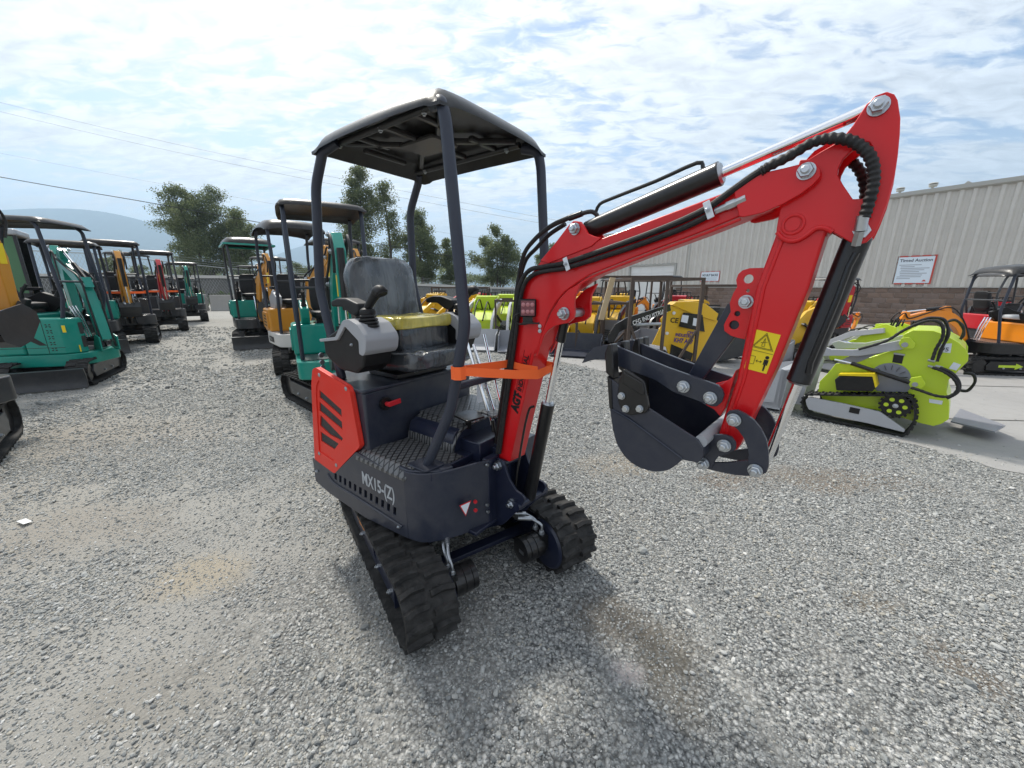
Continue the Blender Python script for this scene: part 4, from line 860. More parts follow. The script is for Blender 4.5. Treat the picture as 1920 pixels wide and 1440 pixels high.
# loose gravel: real stones, dense near the camera, thinner on the packed dirt -------------------
def vnoise(x, y, s, seed):
    r_ = np.random.default_rng(seed).random((256, 256)); x = x*s+50; y = y*s+50
    xi = np.floor(x).astype(int); yi = np.floor(y).astype(int); fx = x-xi; fy = y-yi; fx = fx*fx*(3-2*fx); fy = fy*fy*(3-2*fy)
    g = lambda a, b: r_[a % 256, b % 256]
    return (g(xi, yi)*(1-fx)+g(xi+1, yi)*fx)*(1-fy) + (g(xi, yi+1)*(1-fx)+g(xi+1, yi+1)*fx)*fy
PAVE_EDGE = [(-6.5, 21.0), (-2.6, 14.5), (-.9, 10.8), (.30, 8.7), (1.43, 7.13), (2.45, 5.9), (3.2, 5.05), (3.63, 4.5), (3.85, 3.6), (4.15, 2.95), (4.9, 1.9), (6.2, .2), (7.0, -2)]
def pave_x(y):
    ys = np.array([p[1] for p in PAVE_EDGE][::-1]); xs = np.array([p[0] for p in PAVE_EDGE][::-1]); return np.interp(y, ys, xs)
def gravel():
    pts = []; scl = []
    bands = [(.75, 2.2, 12500, .0057), (2.2, 3.6, 8200, .0066), (3.6, 5.5, 3900, .0085), (5.5, 9.0, 1150, .014), (9.0, 15, 360, .020)]
    for r0, r1, dens, s0 in bands:
        n = int(dens * 2.05 * (r1*r1-r0*r0) * .85)
        yy = np.sqrt(rng.uniform(r0*r0, r1*r1, n)); xx = rng.uniform(-2.05, 2.05, n)*yy
        f = .6*vnoise(xx, yy, .9, 3) + .4*vnoise(xx, yy, 3.1, 4)
        leftp = np.clip((-xx-.6)*.10, 0, .10)
        keep = np.clip((f - .22 - leftp)*3.4, .16, 1.0)
        for (sx_, sy_, rx, ry, c_, a_) in SPOTS:
            d = np.hypot((xx-sx_)/rx, (yy-sy_)/ry); keep *= 1 - a_*.9*np.clip(1.3-d, 0, 1)
        px_ = pave_x(yy); over = xx - px_; edge_n = (vnoise(xx, yy, 2.2, 9)-.5)*.5
        keep = np.where(over > edge_n, keep*np.clip(.16-over*.2, .004, .3), keep)
        k = rng.random(n) < keep; xx = xx[k]; yy = yy[k]; m = len(xx)
        s = s0*np.exp(rng.normal(0, .36, m)); big = rng.random(m) < .012; s = np.where(big, s*1.8, s)
        pts.append(np.stack([xx, yy, s*rng.uniform(-.1, .45, m)], 1)); scl.append(s)
    for r0, r1, dens, s0 in ((.75, 2.0, 9000, .0038), (2.0, 3.6, 5200, .0046)):      # pea-sized grit lying everywhere, also on the packed dirt
        n = int(dens * 2.05 * (r1*r1-r0*r0) * .85); yy = np.sqrt(rng.uniform(r0*r0, r1*r1, n)); xx = rng.uniform(-2.05, 2.05, n)*yy
        k = (xx < pave_x(yy)) & (rng.random(n) < .35+.65*vnoise(xx, yy, 5, 8)); xx = xx[k]; yy = yy[k]; m = len(xx); s = s0*np.exp(rng.normal(0, .3, m)); pts.append(np.stack([xx, yy, s*.1], 1)); scl.append(s)
    P = np.concatenate(pts); S_ = np.concatenate(scl); n = len(P)
    me = bpy.data.meshes.new('gravel'); me.vertices.add(n); me.vertices.foreach_set('co', P.astype(np.float32).ravel())
    a = me.attributes.new('sz', 'FLOAT', 'POINT'); a.data.foreach_set('value', S_.astype(np.float32))
    a = me.attributes.new('rt', 'FLOAT_VECTOR', 'POINT'); a.data.foreach_set('vector', np.stack([rng.uniform(-.5, .5, n), rng.uniform(-.5, .5, n), rng.uniform(0, 6.28, n)], 1).astype(np.float32).ravel())
    a = me.attributes.new('ix', 'INT', 'POINT'); a.data.foreach_set('value', rng.integers(0, 7, n).astype(np.int32))
    o = bpy.data.objects.new('gravel', me); col.objects.link(o); o['kind'] = 'stuff'
    m, nt, b = newmat('gravel_stone'); rv = attr(nt)
    c = ramp(nt, rv, [(0, (.13, .138, .135)), (.15, (.21, .22, .215)), (.40, (.32, .33, .315)), (.60, (.40, .41, .39)), (.76, (.47, .475, .455)), (.84, (.40, .37, .30)), (.93, (.53, .53, .505)), (1, (.66, .655, .62))])
    oc = N(nt, 'ShaderNodeTexCoord').outputs['Object']; c = mixc(nt, mth(nt, 'MULTIPLY', noise(nt, oc, 3, 4, .7), .5), c, (.12, .12, .12)); L(nt, c, b.inputs['Base Color']); setp(b, Roughness=.85); b.inputs['Specular IOR Level'].default_value = .3
    sc_ = bpy.data.collections.new('stones')
    rg = random.Random(5)
    for q in range(7):
        bm = bmesh.new(); bmesh.ops.create_icosphere(bm, subdivisions=1, radius=1)
        ax_ = (1, rg.uniform(.62, .9), rg.uniform(.42, .65))
        for v in bm.verts:
            k = rg.uniform(.78, 1.15); v.co = Vector((v.co.x*ax_[0]*k, v.co.y*ax_[1]*k, v.co.z*ax_[2]*k))
        sm = bpy.data.meshes.new('stone'); bm.to_mesh(sm); bm.free(); sm.materials.append(m)
        so_ = bpy.data.objects.new('stone', sm); sc_.objects.link(so_)
    g = bpy.data.node_groups.new('scatter', 'GeometryNodeTree')
    g.interface.new_socket('Geometry', in_out='INPUT', socket_type='NodeSocketGeometry'); g.interface.new_socket('Geometry', in_out='OUTPUT', socket_type='NodeSocketGeometry')
    gi = g.nodes.new('NodeGroupInput'); go = g.nodes.new('NodeGroupOutput')
    mp_ = g.nodes.new('GeometryNodeMeshToPoints'); ip = g.nodes.new('GeometryNodeInstanceOnPoints'); ci = g.nodes.new('GeometryNodeCollectionInfo')
    ci.inputs['Collection'].default_value = sc_; ci.inputs['Separate Children'].default_value = True; ci.inputs['Reset Children'].default_value = True
    ip.inputs['Pick Instance'].default_value = True
    def na(nm, t):
        q = g.nodes.new('GeometryNodeInputNamedAttribute'); q.data_type = t; q.inputs['Name'].default_value = nm; return q.outputs['Attribute']
    g.links.new(gi.outputs[0], mp_.inputs['Mesh']); g.links.new(mp_.outputs[0], ip.inputs['Points']); g.links.new(ci.outputs[0], ip.inputs['Instance'])
    g.links.new(na('ix', 'INT'), ip.inputs['Instance Index']); g.links.new(na('rt', 'FLOAT_VECTOR'), ip.inputs['Rotation']); g.links.new(na('sz', 'FLOAT'), ip.inputs['Scale'])
    g.links.new(ip.outputs[0], go.inputs[0])
    md = o.modifiers.new('scatter', 'NODES'); md.node_group = g
    print('stones', n)
gravel()
# concrete apron on the right, 4 mm above the gravel ground -------------------------------------
def concrete_mat():
    m, nt, b = newmat('concrete_apron'); o = N(nt, 'ShaderNodeTexCoord').outputs['Object']
    n1 = noise(nt, o, .8, 5, .6, .5); n2 = noise(nt, o, 7, 5, .65); n3 = noise(nt, o, 60, 3, .7)
    c = mixc(nt, n1, (.25, .245, .235), (.37, .36, .345)); c = mixc(nt, ramp(nt, n2, [(.5, 0.0), (.8, .5)]), c, (.20, .195, .185)); c = mixc(nt, mth(nt, 'MULTIPLY', n3, .3), c, (.14, .14, .135))
    L(nt, c, b.inputs['Base Color']); setp(b, Roughness=.85); bump(nt, b, mth(nt, 'ADD', n3, n2), .3, .006); return m
CONC = concrete_mat()
rg_ = random.Random(2); ed = []
for (x0, y0), (x1, y1) in zip(PAVE_EDGE, PAVE_EDGE[1:]):
    for k in range(10): t = k/10; ed.append((x0+(x1-x0)*t + rg_.uniform(-.06, .06), y0+(y1-y0)*t))
ed.append(PAVE_EDGE[-1])
structure(obj('pavement', MB().add([(x, y, .004) for x, y in ed] + [(60, -2, .004), (60, 21, .004)], [tuple(range(len(ed)+2))]), CONC))
JN = simple('joint', (.09, .088, .08), .9)
jm = MB()
for a, c in (((3.75, 4.35), (14, 3.4)), ((4.6, 6.0), (15, 5.0)), ((1.2, 9.0), (12, 8.4))):
    jm.mark(); d = Vector((c[0]-a[0], c[1]-a[1])); nrm_ = Vector((-d.y, d.x)).normalized()*.012
    jm.add([(a[0]-nrm_.x, a[1]-nrm_.y, .008), (c[0]-nrm_.x, c[1]-nrm_.y, .008), (c[0]+nrm_.x, c[1]+nrm_.y, .008), (a[0]+nrm_.x, a[1]+nrm_.y, .008)], [(0, 1, 2, 3)])
for k in range(3):
    o_ = jm.v[k*4:k*4+4]; q = structure(obj('pavement_joint', MB().add(o_, [(0, 1, 2, 3)]), JN))
pp_ = [(-3.243, 2.196), (-3.209, 2.22), (-3.138, 2.196), (-3.144, 2.155)]; tag(obj('paper_scrap', MB().add([(x, y, .012+.006*(i % 2)) for i, (x, y) in enumerate(pp_)] + [(x, y, .015+.006*(i % 2)) for i, (x, y) in enumerate(pp_)], [(0,1,2,3), (7,6,5,4), (0,4,5,1), (1,5,6,2), (2,6,7,3), (3,7,4,0)]), WHITEP), 'small white scrap of paper lying on the gravel at far left', 'paper')
# ================================================================= WAREHOUSE
WH = thing('warehouse', 'long beige ribbed metal warehouse on a brown block wall with a white roller door', 'warehouse', (15.03, 15.4, 0), R(90+35.2))
SA, SB = -7.0, 18.0; EAVE = 4.78; WT = 1.5
SIDING = simple('beige_siding', (.62, .60, .55), .55, 0, .35, 1.2, .18, dustc=(.35, .32, .27)); TRIM = simple('grey_trim', (.40, .40, .37), .5, 0, .1, 3)
BLOCKS = [simple('split_block_%d' % i, c, .9, 0, .5, 9, .0, .9, 55) for i, c in enumerate([(.20, .145, .115), (.235, .17, .135), (.17, .125, .10), (.215, .165, .14)])]
MORT = simple('mortar', (.33, .30, .27), .95)
gd = [(12.7613, 2.773), (9.6222, 2.7656)]; G0, G1, GT = gd[1][0], gd[0][0], gd[1][1]; G0, G1 = min(G0, G1), max(G0, G1)
x = SA
def wpart(n, mb, m, **k): return obj(n, mb, m, WH, **k)
while x < SB - .01:
    x1 = min(x+.9144, SB); z0 = WT
    mb = MB(); pr = []
    k = int(round((x1-x)/.3048))
    for i in range(k):
        a = x+i*.3048
        if G0-.1 < a+.15 < G1+.1: zz0 = GT+.08
        else: zz0 = WT
        prof_ = [(a, 0), (a+.02, 0), (a+.065, .065), (a+.145, .065), (a+.19, 0), (a+.235, 0), (a+.242, .008), (a+.258, .008), (a+.265, 0), (a+.3048, 0)]
        vs = [(p[0], p[1], zz0) for p in prof_] + [(p[0], p[1], EAVE) for p in prof_]; n = len(prof_)
        mb.add(vs, [(j, j+1, j+1+n, j+n) for j in range(n-1)])
    if mb.v: wpart('wall_panel', mb, SIDING, smooth=20)
    x += .9144
# split-face block courses, each block its own part near the camera
BL = .4; cnt = 0; bmesh_cache = {}
wpart('wall_core', MB().box(SA, G0-.12, -.25, -.012, -.1, WT-.03).box(G1+.12, SB, -.25, -.012, -.1, WT-.03), MORT)
def block_mesh(i, wd):
    key = (i, round(wd, 2))
    if key not in bmesh_cache:
        r_ = random.Random(i); mb = MB(); q = [(0, 0), (.004, .022), (wd*.33, .020+r_.uniform(0, .016)), (wd*.7, .018+r_.uniform(0, .016)), (wd-.004, .02), (wd, 0)]
        h_ = .190; vs = []
        for zf, kf in ((0, .4), (.25, 1.0), (.7, .85+r_.uniform(0, .4)), (1, .35)): vs += [(p[0], p[1]*kf*(1 if j in (0, 5) else r_.uniform(.7, 1.25)), zf*h_) for j, p in enumerate(q)]
        fs = [(a*6+j, a*6+j+1, (a+1)*6+j+1, (a+1)*6+j) for a in range(3) for j in range(5)]
        me = bpy.data.meshes.new('block'); me.from_pydata(vs, [], fs); me.materials.append(BLOCKS[i % 4]); bmesh_cache[key] = me
    return bmesh_cache[key]
far_mb = MB()
cells = []
for r_ in range(8):
    zb = WT-.03-.2*(r_+1)
    x = SA - (BL/2 if r_ % 2 else 0)
    while x < SB:
        a = max(x, SA); c_ = min(x+BL, SB)
        if not (G0-.12 < (a+c_)/2 < G1+.12) and c_-a > .08: cells.append((a, c_, zb))
        x += BL
cells.sort(key=lambda t: abs(t[0]+.0) + (0 if t[2] > .1 else 6))
for i, (a, c_, zb) in enumerate(cells):
    if i < 290:
        o = bpy.data.objects.new('block', block_mesh(rg_.randrange(12), c_-a-.012)); col.objects.link(o); o.parent = WH; o.location = (a+.006, -.012, zb+.005)
    else: far_mb.box(a+.006, c_-.006, -.02, .012, zb+.005, zb+.195)
fb = wpart('block_wall', far_mb, BLOCKS[1]); fb['kind'] = 'stuff'
wpart('wall_cap', MB().box(SA, G0-.1, -.05, .05, WT-.03, WT+.0).box(G1+.1, SB, -.05, .05, WT-.03, WT), TRIM)
wpart('eave_gutter', MB().prism([(-.1, EAVE-.02), (.06, EAVE-.02), (.14, EAVE+.03), (.14, EAVE+.16), (.09, EAVE+.16), (.05, EAVE+.12), (-.1, EAVE+.17)], SA, SB, 'YZ'), TRIM)
wpart('roof', MB().add([(SA, -.05, EAVE+.14), (SB, -.05, EAVE+.14), (SB, -12, EAVE+1.2), (SA, -12, EAVE+1.2)], [(0, 1, 2, 3)]), TRIM)
wpart('end_wall', MB().prism([(-.06, 0), (-12, 0), (-12, EAVE+1.1), (-.06, EAVE+.1)], SB-.02, SB, 'YZ'), SIDING)
for x in (-5.5, -3.2, -1.2, .9, 3.2, 5.6, 8.3, 11): wpart('roof_cap', MB().prism([(x-.1, EAVE+.16), (x+.1, EAVE+.16), (x+.02, EAVE+.24)], .02, .10), TRIM)
for x, zt in [(0.6923, 4.9108), (-0.1999, 4.9335)]:
    m_ = MB(); m_.cyl((x, -.8, EAVE+.1), (x, -.8, EAVE+.40), .04, n=12); m_.cyl((x, -.8, EAVE+.36), (x, -.8, EAVE+.44), .11, .13, n=14); m_.cyl((x, -.8, EAVE+.47), (x, -.8, EAVE+.50), .14, .1, n=14); wpart('roof_vent', m_, TRIM)
# roller door
dr = wpart('roller_door', MB().box(G0, G1, -.14, -.10, 0, GT), WHITEP)
nr = 6; nc = 4
for i in range(nr):
    for j in range(nc):
        xa = G0+(G1-G0)*j/nc; xb = G0+(G1-G0)*(j+1)/nc; za = GT*i/nr; zb = GT*(i+1)/nr
        obj('door_panel', MB().box(xa+.02, xb-.02, -.10, -.085, za+.02, zb-.02), WHITEP, dr, bev=.006)
wpart('door_frame', MB().box(G0-.12, G0, -.12, .02, 0, GT+.1), TRIM); wpart('door_frame', MB().box(G1, G1+.14, -.12, .02, 0, GT+.1), TRIM); wpart('door_frame', MB().box(G0, G1, -.12, .02, GT, GT+.12), TRIM)
wpart('downpipe', MB().tube([(G0-.9, .07, WT), (G0-.9, .07, EAVE)], .05, 10), TRIM)
WM = Matrix.Translation((15.03, 15.4, 0)) @ Matrix.Rotation(R(125.2), 4, 'Z')
SIGNB = simple('sign_board', (.66, .74, .80), .35, 0, .03); SIGNR = simple('sign_red', (.52, .08, .06), .4); SIGNT = simple('sign_ink', (.10, .11, .13), .5); SIGNL = simple('sign_grey_ink', (.35, .38, .42), .5)
def sign(name, label, q, border=.05):
    x0 = min(p[0] for p in q); x1 = max(p[0] for p in q); z0 = (q[2][1]+q[3][1])/2; z1 = (q[0][1]+q[1][1])/2
    t = thing(name, label, 'sign', (0, 0, 0)); t.matrix_world = WM @ Matrix.Translation(((x0+x1)/2, .045, z0)); w_ = (x1-x0)/2; h = z1-z0
    obj('sign_frame', MB().box(-w_, w_, 0, .02, 0, h), SIGNR, t, bev=.004); obj('sign_board', MB().box(-w_+border, w_-border, .0205, .024, border, h-border), SIGNB, t); return t, w_, h
t, w_, h = sign('wall_sign', 'white Timed Auction notice with red border high on the ribbed wall', [(0.1357, 2.6592), (-0.8868, 2.6338), (-0.9193, 1.596), (0.1418, 1.6017)])
def stext(t, s, size, cx, z, mat, sx=1.0, bold=.0): text('sign_lettering', s, size, mat, t, frame3((cx, .0245, z), (-1, 0, 0), (0, 0, 1)), sx=sx, bold=bold, align='CENTER')
stext(t, 'Timed Auction', .145, 0, h-.22, SIGNT, 1.0, .004)
m_ = MB()
for k, (xa, xb) in enumerate(((-.85, .35), (-.75, .0), (-.75, .8), (-.7, .55), (-.75, .3), (-.72, .72), (-.7, .5), (-.85, .45), (-.85, -.1))):
    z = h-.34-(h-.52)*k/8.5; m_.mark(); m_.box(-xb*w_*.95, -xa*w_*.95, .0242, .0252, z-.012, z+.016)
o_ = obj('sign_text_line', m_, SIGNL, t); obj('sign_logo', MB().prism([(-w_+.14, .10), (-w_+.25, .10), (-w_+.22, .16), (-w_+.17, .16)], .0242, .0252), SIGNR, t)
t, w_, h = sign('wall_sign', 'smaller NO BUY BACKS notice on the wall right of the roller door', [(7.933, 2.3255), (6.9384, 2.2949), (6.8973, 1.7754), (7.8951, 1.7861)], .03)
stext(t, 'NO BUY BACKS', .17, 0, h-.25, SIGNT, .70, .007)
m_ = MB()
for k in range(2): m_.mark(); m_.box(-w_*.75, w_*.75, .0242, .0252, h-.36-k*.10, h-.33-k*.10)
obj('sign_text_line', m_, SIGNL, t)
# small white annexe with a blue fascia beyond the warehouse end
AN = thing('annexe', 'low white office annexe with a blue fascia board beyond the warehouse', 'building', (6.6, 30.5, 0), R(125.2))
obj('wall', MB().box(0, 7, -4, 0, 0, 1.65), WHITEP, AN); obj('roof', MB().box(-.2, 7.2, -4.2, .2, 2.05, 2.15), TRIM, AN)
obj('fascia', MB().box(-.05, 7.05, -.0, .15, 1.65, 2.05), simple('blue_fascia', (.03, .12, .34), .5), AN)
for x in (1.0, 2.6, 4.2): w1 = obj('window', MB().box(x, x+.9, .0, .03, .8, 1.5), simple('dark_glass', (.03, .04, .05), .1), AN)
# ================================================================= FENCE, BARRIERS, HEDGES
FP = [(-34, 17.0, 3.6), (-23.0, 22.0, 3.27), (-21.2, 25.0, 2.98), (-19.2, 27.0, 2.72), (-14, 30.2, 2.35), (-9.0, 35.0, 1.95), (-4.5, 39, 1.55), (.2, 42, 1.25), (9, 47, 1.1)]
FE = thing('chain_link_fence', 'galvanised chain-link fence with barbed wire running behind the yard', 'fence', (0, 0, 0))
GALV = simple('galvanised', (.36, .38, .38), .5, .6, .2, 8)
wm = MB(); rails = MB()
for (x0, y0, z0), (x1, y1, z1) in zip(FP, FP[1:]):
    Ln = math.hypot(x1-x0, y1-y0); npst = max(1, int(round(Ln/3.0)))
    for k in range(npst):
        t = k/npst; x, y, z = x0+(x1-x0)*t, y0+(y1-y0)*t, z0+(z1-z0)*t
        obj('fence_post', MB().cyl((x, y, -.2), (x, y, z+.05), .035, n=8).beam((x, y, z), (x-.12, y-.16, z+.45), .03, .03), GALV, FE)
    obj('top_rail', MB().beam((x0, y0, z0), (x1, y1, z1), .045, .045), GALV, FE)
    for k in range(3): obj('barbed_wire', MB().beam((x0-.05*k, y0-.06*k, z0+.14*(k+1)), (x1-.05*k, y1-.06*k, z1+.14*(k+1)), .012, .012), GALV, FE)
    pit = .16; n = int(Ln/pit); H_ = 2.6
    for k in range(n):
        for s_ in (1, -1):
            t0 = k/n; za = z0+(z1-z0)*t0; t1 = t0 + s_*(za/pit)*pit*.55/Ln
            a0 = max(0, min(1, t1)); fr_a = 1 if t1 == t0 else (a0-t0)/(t1-t0)
            zt = za*(1-fr_a); wm.beam((x0+(x1-x0)*t0, y0+(y1-y0)*t0, za), (x0+(x1-x0)*a0, y0+(y1-y0)*a0, zt), .006, .006)
cw = obj('chain_mesh', wm, GALV, FE); cw['kind'] = 'stuff'
CB = simple('barrier_concrete', (.33, .32, .30), .9, 0, .4, 3, .3, .5, 40)
def barrier(x, y, rz, label, ln=2.0, h=1.0):
    t = thing('concrete_barrier', label, 'concrete block', (x, y, 0), rz, 'concrete blocks along the fence')
    obj('block_body', MB().prism([(-.33, 0), (.33, 0), (.22, .25), (.18, h), (-.18, h), (-.22, .25)], -ln/2, ln/2, 'YZ'), CB, t, bev=.03)
    obj('lifting_loop', MB().tube([(ln/2-.02, 0, h*.8), (ln/2+.10, 0, h*.78), (ln/2+.10, 0, h*.65), (ln/2-.02, 0, h*.62)], .02, 6), GALV, t)
barrier(*[(-21.051, 24.996)][0], R(14), 'concrete block beside the fence just right of the teal digger', 2.5, 1.05)
barrier(*[(-18.644, 25.573)][0], R(10), 'concrete block beside the fence nearest the orange and yellow diggers', 1.9, 1.0)
barrier(*[(-22.545, 24.444)][0], R(16), 'concrete block beside the fence behind the red-armed digger', 2.5, 1.05)
# leafy masses ----------------------------------------------------------------------------------
def leaf_mat(name, c1, c2):
    m, nt, b = newmat(name); geo = N(nt, 'ShaderNodeNewGeometry'); o = N(nt, 'ShaderNodeTexCoord').outputs['Object']
    rv = geo.outputs['Random Per Island']; c = mixc(nt, rv, c1, c2); c = mixc(nt, mth(nt, 'MULTIPLY', noise(nt, o, .35, 2), .5), c, tuple(x*.5 for x in c1))
    L(nt, c, b.inputs['Base Color']); setp(b, Roughness=.6); b.inputs['Specular IOR Level'].default_value = .2
    tr = N(nt, 'ShaderNodeBsdfTranslucent'); L(nt, c, tr.inputs[0]); mx = N(nt, 'ShaderNodeMixShader', inp={0: .5}); L(nt, b.outputs[0], mx.inputs[1]); L(nt, tr.outputs[0], mx.inputs[2])
    L(nt, mx.outputs[0], nt.nodes['Material Output'].inputs[0]); return m
LEAF = [leaf_mat('alder_leaf', (.10, .13, .06), (.26, .30, .15)), leaf_mat('poplar_leaf', (.10, .13, .06), (.27, .30, .14)), leaf_mat('hedge_leaf', (.05, .09, .02), (.12, .18, .04))]
BARK = simple('bark', (.09, .075, .06), .9, 0, .4, 4)
def leaves(name, C_, Rr, per, size, mat, parent):
    """C_: clump centres, Rr: clump radii; small bent leaf faces spread through each clump"""
    n = len(C_)*per; ctr = np.repeat(C_, per, 0); rad = np.repeat(Rr, per)
    d = rng.normal(0, 1, (n, 3)); d /= np.linalg.norm(d, axis=1)[:, None]; d *= (rng.random(n)**.45)[:, None]
    p = ctr + d*rad[:, None]*np.array([1, 1, .75])
    a = rng.normal(0, 1, (n, 3)); a /= np.linalg.norm(a, axis=1)[:, None]; b_ = np.cross(a, rng.normal(0, 1, (n, 3))); b_ /= np.linalg.norm(b_, axis=1)[:, None]
    s = size*rng.uniform(.6, 1.3, n)[:, None]
    V_ = np.stack([p-a*s, p+b_*s*.6, p+a*s, p-b_*s*.6], 1).reshape(-1, 3)
    me = bpy.data.meshes.new(name); me.vertices.add(n*4); me.vertices.foreach_set('co', V_.astype(np.float32).ravel())
    me.loops.add(n*4); me.loops.foreach_set('vertex_index', np.arange(n*4, dtype=np.int32)); me.polygons.add(n)
    me.polygons.foreach_set('loop_start', np.arange(0, n*4, 4, dtype=np.int32)); me.polygons.foreach_set('loop_total', np.full(n, 4, dtype=np.int32)); me.update(); me.validate()
    me.materials.append(mat); o = bpy.data.objects.new(name, me); col.objects.link(o); o.parent = parent; return o
def tree(label, x, y, h, wd, kind=0, trunks=1, seed=0, z0=0, crown0=.22, lf=.13, ncl=150):
    r_ = random.Random(seed); t = thing('deciduous_tree' if kind == 0 else 'poplar_tree', label, 'tree', (x, y, z0), r_.uniform(0, 6), 'trees beyond the fence')
    C_ = []; Rr = []
    tb = MB()
    for k in range(trunks):
        ox, oy = (r_.uniform(-wd*.28, wd*.28), r_.uniform(-wd*.2, wd*.2)) if trunks > 1 else (0, 0)
        hh = h*(1 if k == 0 else r_.uniform(.72, .97)); ln = r_.uniform(-.05, .05)
        pts = [Vector((ox*(.35+.65*q), oy*(.35+.65*q), 0)) + Vector((ln*h*q*q + r_.uniform(-.1, .1), r_.uniform(-.1, .1), hh*.93*q)) for q in [i/7 for i in range(8)]]
        tb.tube(pts, .1, 7, rf=lambda q: max(.02, (.17 if trunks > 1 else .24)*(h/14)*(1-q)+.015))
        nb = int(13*h/12)
        for i in range(nb):
            q = crown0 + (1-crown0)*(i+.5)/nb*.98; base = pts[0].lerp(pts[-1], q) if False else pts[min(6, int(q*7))].lerp(pts[min(7, int(q*7)+1)], q*7-int(q*7))
            prof_ = (math.sin(PI*min(1, (q-crown0)/(1-crown0)*.86+.14))**.7) if kind == 0 else (math.sin(PI*min(1, (q-crown0)/(1-crown0)*.75+.25))**.8)
            reach = wd*.5*(.65 if trunks > 1 else 1)*prof_*r_.uniform(.6, 1.1); an = r_.uniform(0, 2*PI); up = .35 if kind == 0 else .8
            tip = base + Vector((math.cos(an)*reach, math.sin(an)*reach, reach*up*r_.uniform(.5, 1.2)))
            mid = base.lerp(tip, .5) + Vector((0, 0, reach*.08)); tb.tube([base, mid, tip], .03, 5, rf=lambda q2: .05*(1-q2)+.008)
            for f in (.45, .7, .92, 1.05):
                for _ in range(2):
                    c = base.lerp(tip, f) + Vector((r_.gauss(0, .35), r_.gauss(0, .35), r_.gauss(0, .3)))*(reach*.32+.25); C_.append(tuple(c)); Rr.append(r_.uniform(.32, .75)*(.5+h/24))
    obj('trunk', tb, BARK, t); leaves('crown', np.array(C_), np.array(Rr)*1.6, 76, lf*.84, LEAF[1 if kind else 0], t)
D = 60
def tx(u, d=D): return (u-960)/738*d
def tz(v, d=D): return 1.5+(538-v)/738*d
tree('broad open alder tree at the left of the tree line, sky showing through', tx(412), D, tz(350), 10.5, 0, 4, 1)
tree('thinner alder tree leaning over the gap left of the broad alder', tx(345), D+2, tz(372), 5.0, 0, 2, 15)
tree('dense rounded tree right of the broad alder, above the yellow diggers', tx(470), D, tz(396), 7.0, 0, 3, 2)
tree('tallest poplar, seen through the left side of the red digger canopy', tx(684), D, tz(316), 7.4, 1, 2, 3, lf=.15)
tree('slim poplar just right of the tallest poplar', tx(737), D, tz(346), 3.9, 1, 1, 4)
tree('broad tree inside the canopy frame right of the slim poplar', tx(797), D, tz(398), 7.2, 0, 4, 5)
tree('lower tree left of the front canopy post', tx(842), D, tz(446), 4.6, 0, 2, 6)
tree('wide rounded tree right of the front canopy post', tx(932), D, tz(428), 8.6, 0, 4, 7)
tree('low tree behind the black hoses of the red arm', tx(1030), D+4, tz(452), 5.0, 0, 2, 8)
tree('small bushy tree above the orange digger on the left', tx(215, 45), 45, tz(470, 45), 4.0, 0, 2, 9, crown0=.1)
tree('small distant tree left of the broad alder, low over the fence', tx(262, 70), 70, tz(496, 70), 7.0, 0, 3, 10, crown0=.1)
tree('low scrubby tree between the dense rounded tree and the tallest poplar', tx(575, 75), 75, tz(492, 75), 8.0, 0, 3, 12, crown0=.05)
def hedge(name, label, x0, x1, y, h, dp, seed=0):
    t = thing(name, label, 'hedge', ((x0+x1)/2, y, 0)); r_ = random.Random(seed); n = int((x1-x0)*h*3.0)+8
    C_ = np.array([(r_.uniform(-.5, .5)*(x1-x0), r_.uniform(-.5, .5)*dp, r_.uniform(.1, 1)**.8*h*r_.uniform(.8, 1)) for _ in range(n)]); leaves('foliage', C_, np.full(n, .28), 40, .05, LEAF[2], t)
    obj('stems', MB().box(-.5*(x1-x0)+.1, .5*(x1-x0)-.1, -dp*.3, dp*.3, 0, h*.75), simple('hedge_core', (.02, .03, .01), .9), t)
hedge('hedge', 'clipped green hedge behind the fence left of the concrete block', -23.5, -22.4, 28.4, 1.4, 1.0, 1)
hedge('hedge', 'longer clipped green hedge behind the fence between two concrete blocks', -21.9, -19.9, 28.4, 1.38, 1.0, 2)
# far wood behind everything, reads as one mass
def wood():
    C_ = []; Rr = []
    for i in range(520):
        u = rng.uniform(120, 1120); d = rng.uniform(150, 240); top = 516 + 10*math.sin(u*.013)+6*math.sin(u*.05+1) + (6 if u > 700 else 0)
        C_.append((tx(u, d), d, max(.5, tz(top, d)*rng.random()**.35))); Rr.append(rng.uniform(1.2, 2.6))
    o = leaves('distant_wood', np.array(C_), np.array(Rr), 60, .42, LEAF[0], None); o['kind'] = 'stuff'
wood()
# road embankment wall beyond the fence
EM = [(-60, 30, 2.7), (-28, 38, 2.55), (-14, 44, 2.0), (0, 56, 1.4), (14, 70, 1.0)]
wl = MB(); cp_ = MB()
for (x0, y0, z0), (x1, y1, z1) in zip(EM, EM[1:]):
    wl.add([(x0, y0-2.2, 0), (x1, y1-2.2, 0), (x1, y1, z1-.25), (x0, y0, z0-.25)], [(0, 1, 2, 3)])
    cp_.beam((x0, y0, z0-.12), (x1, y1, z1-.12), .3, .26)
structure(obj('embankment', wl, simple('embankment_gravel', (.11, .108, .10), .95, 0, .6, 1.5, 0, .8, 12)))
tag(obj('road_barrier', cp_, simple('road_barrier', (.48, .47, .44), .8)), 'long pale concrete road barrier on the embankment beyond the fence', 'road barrier')
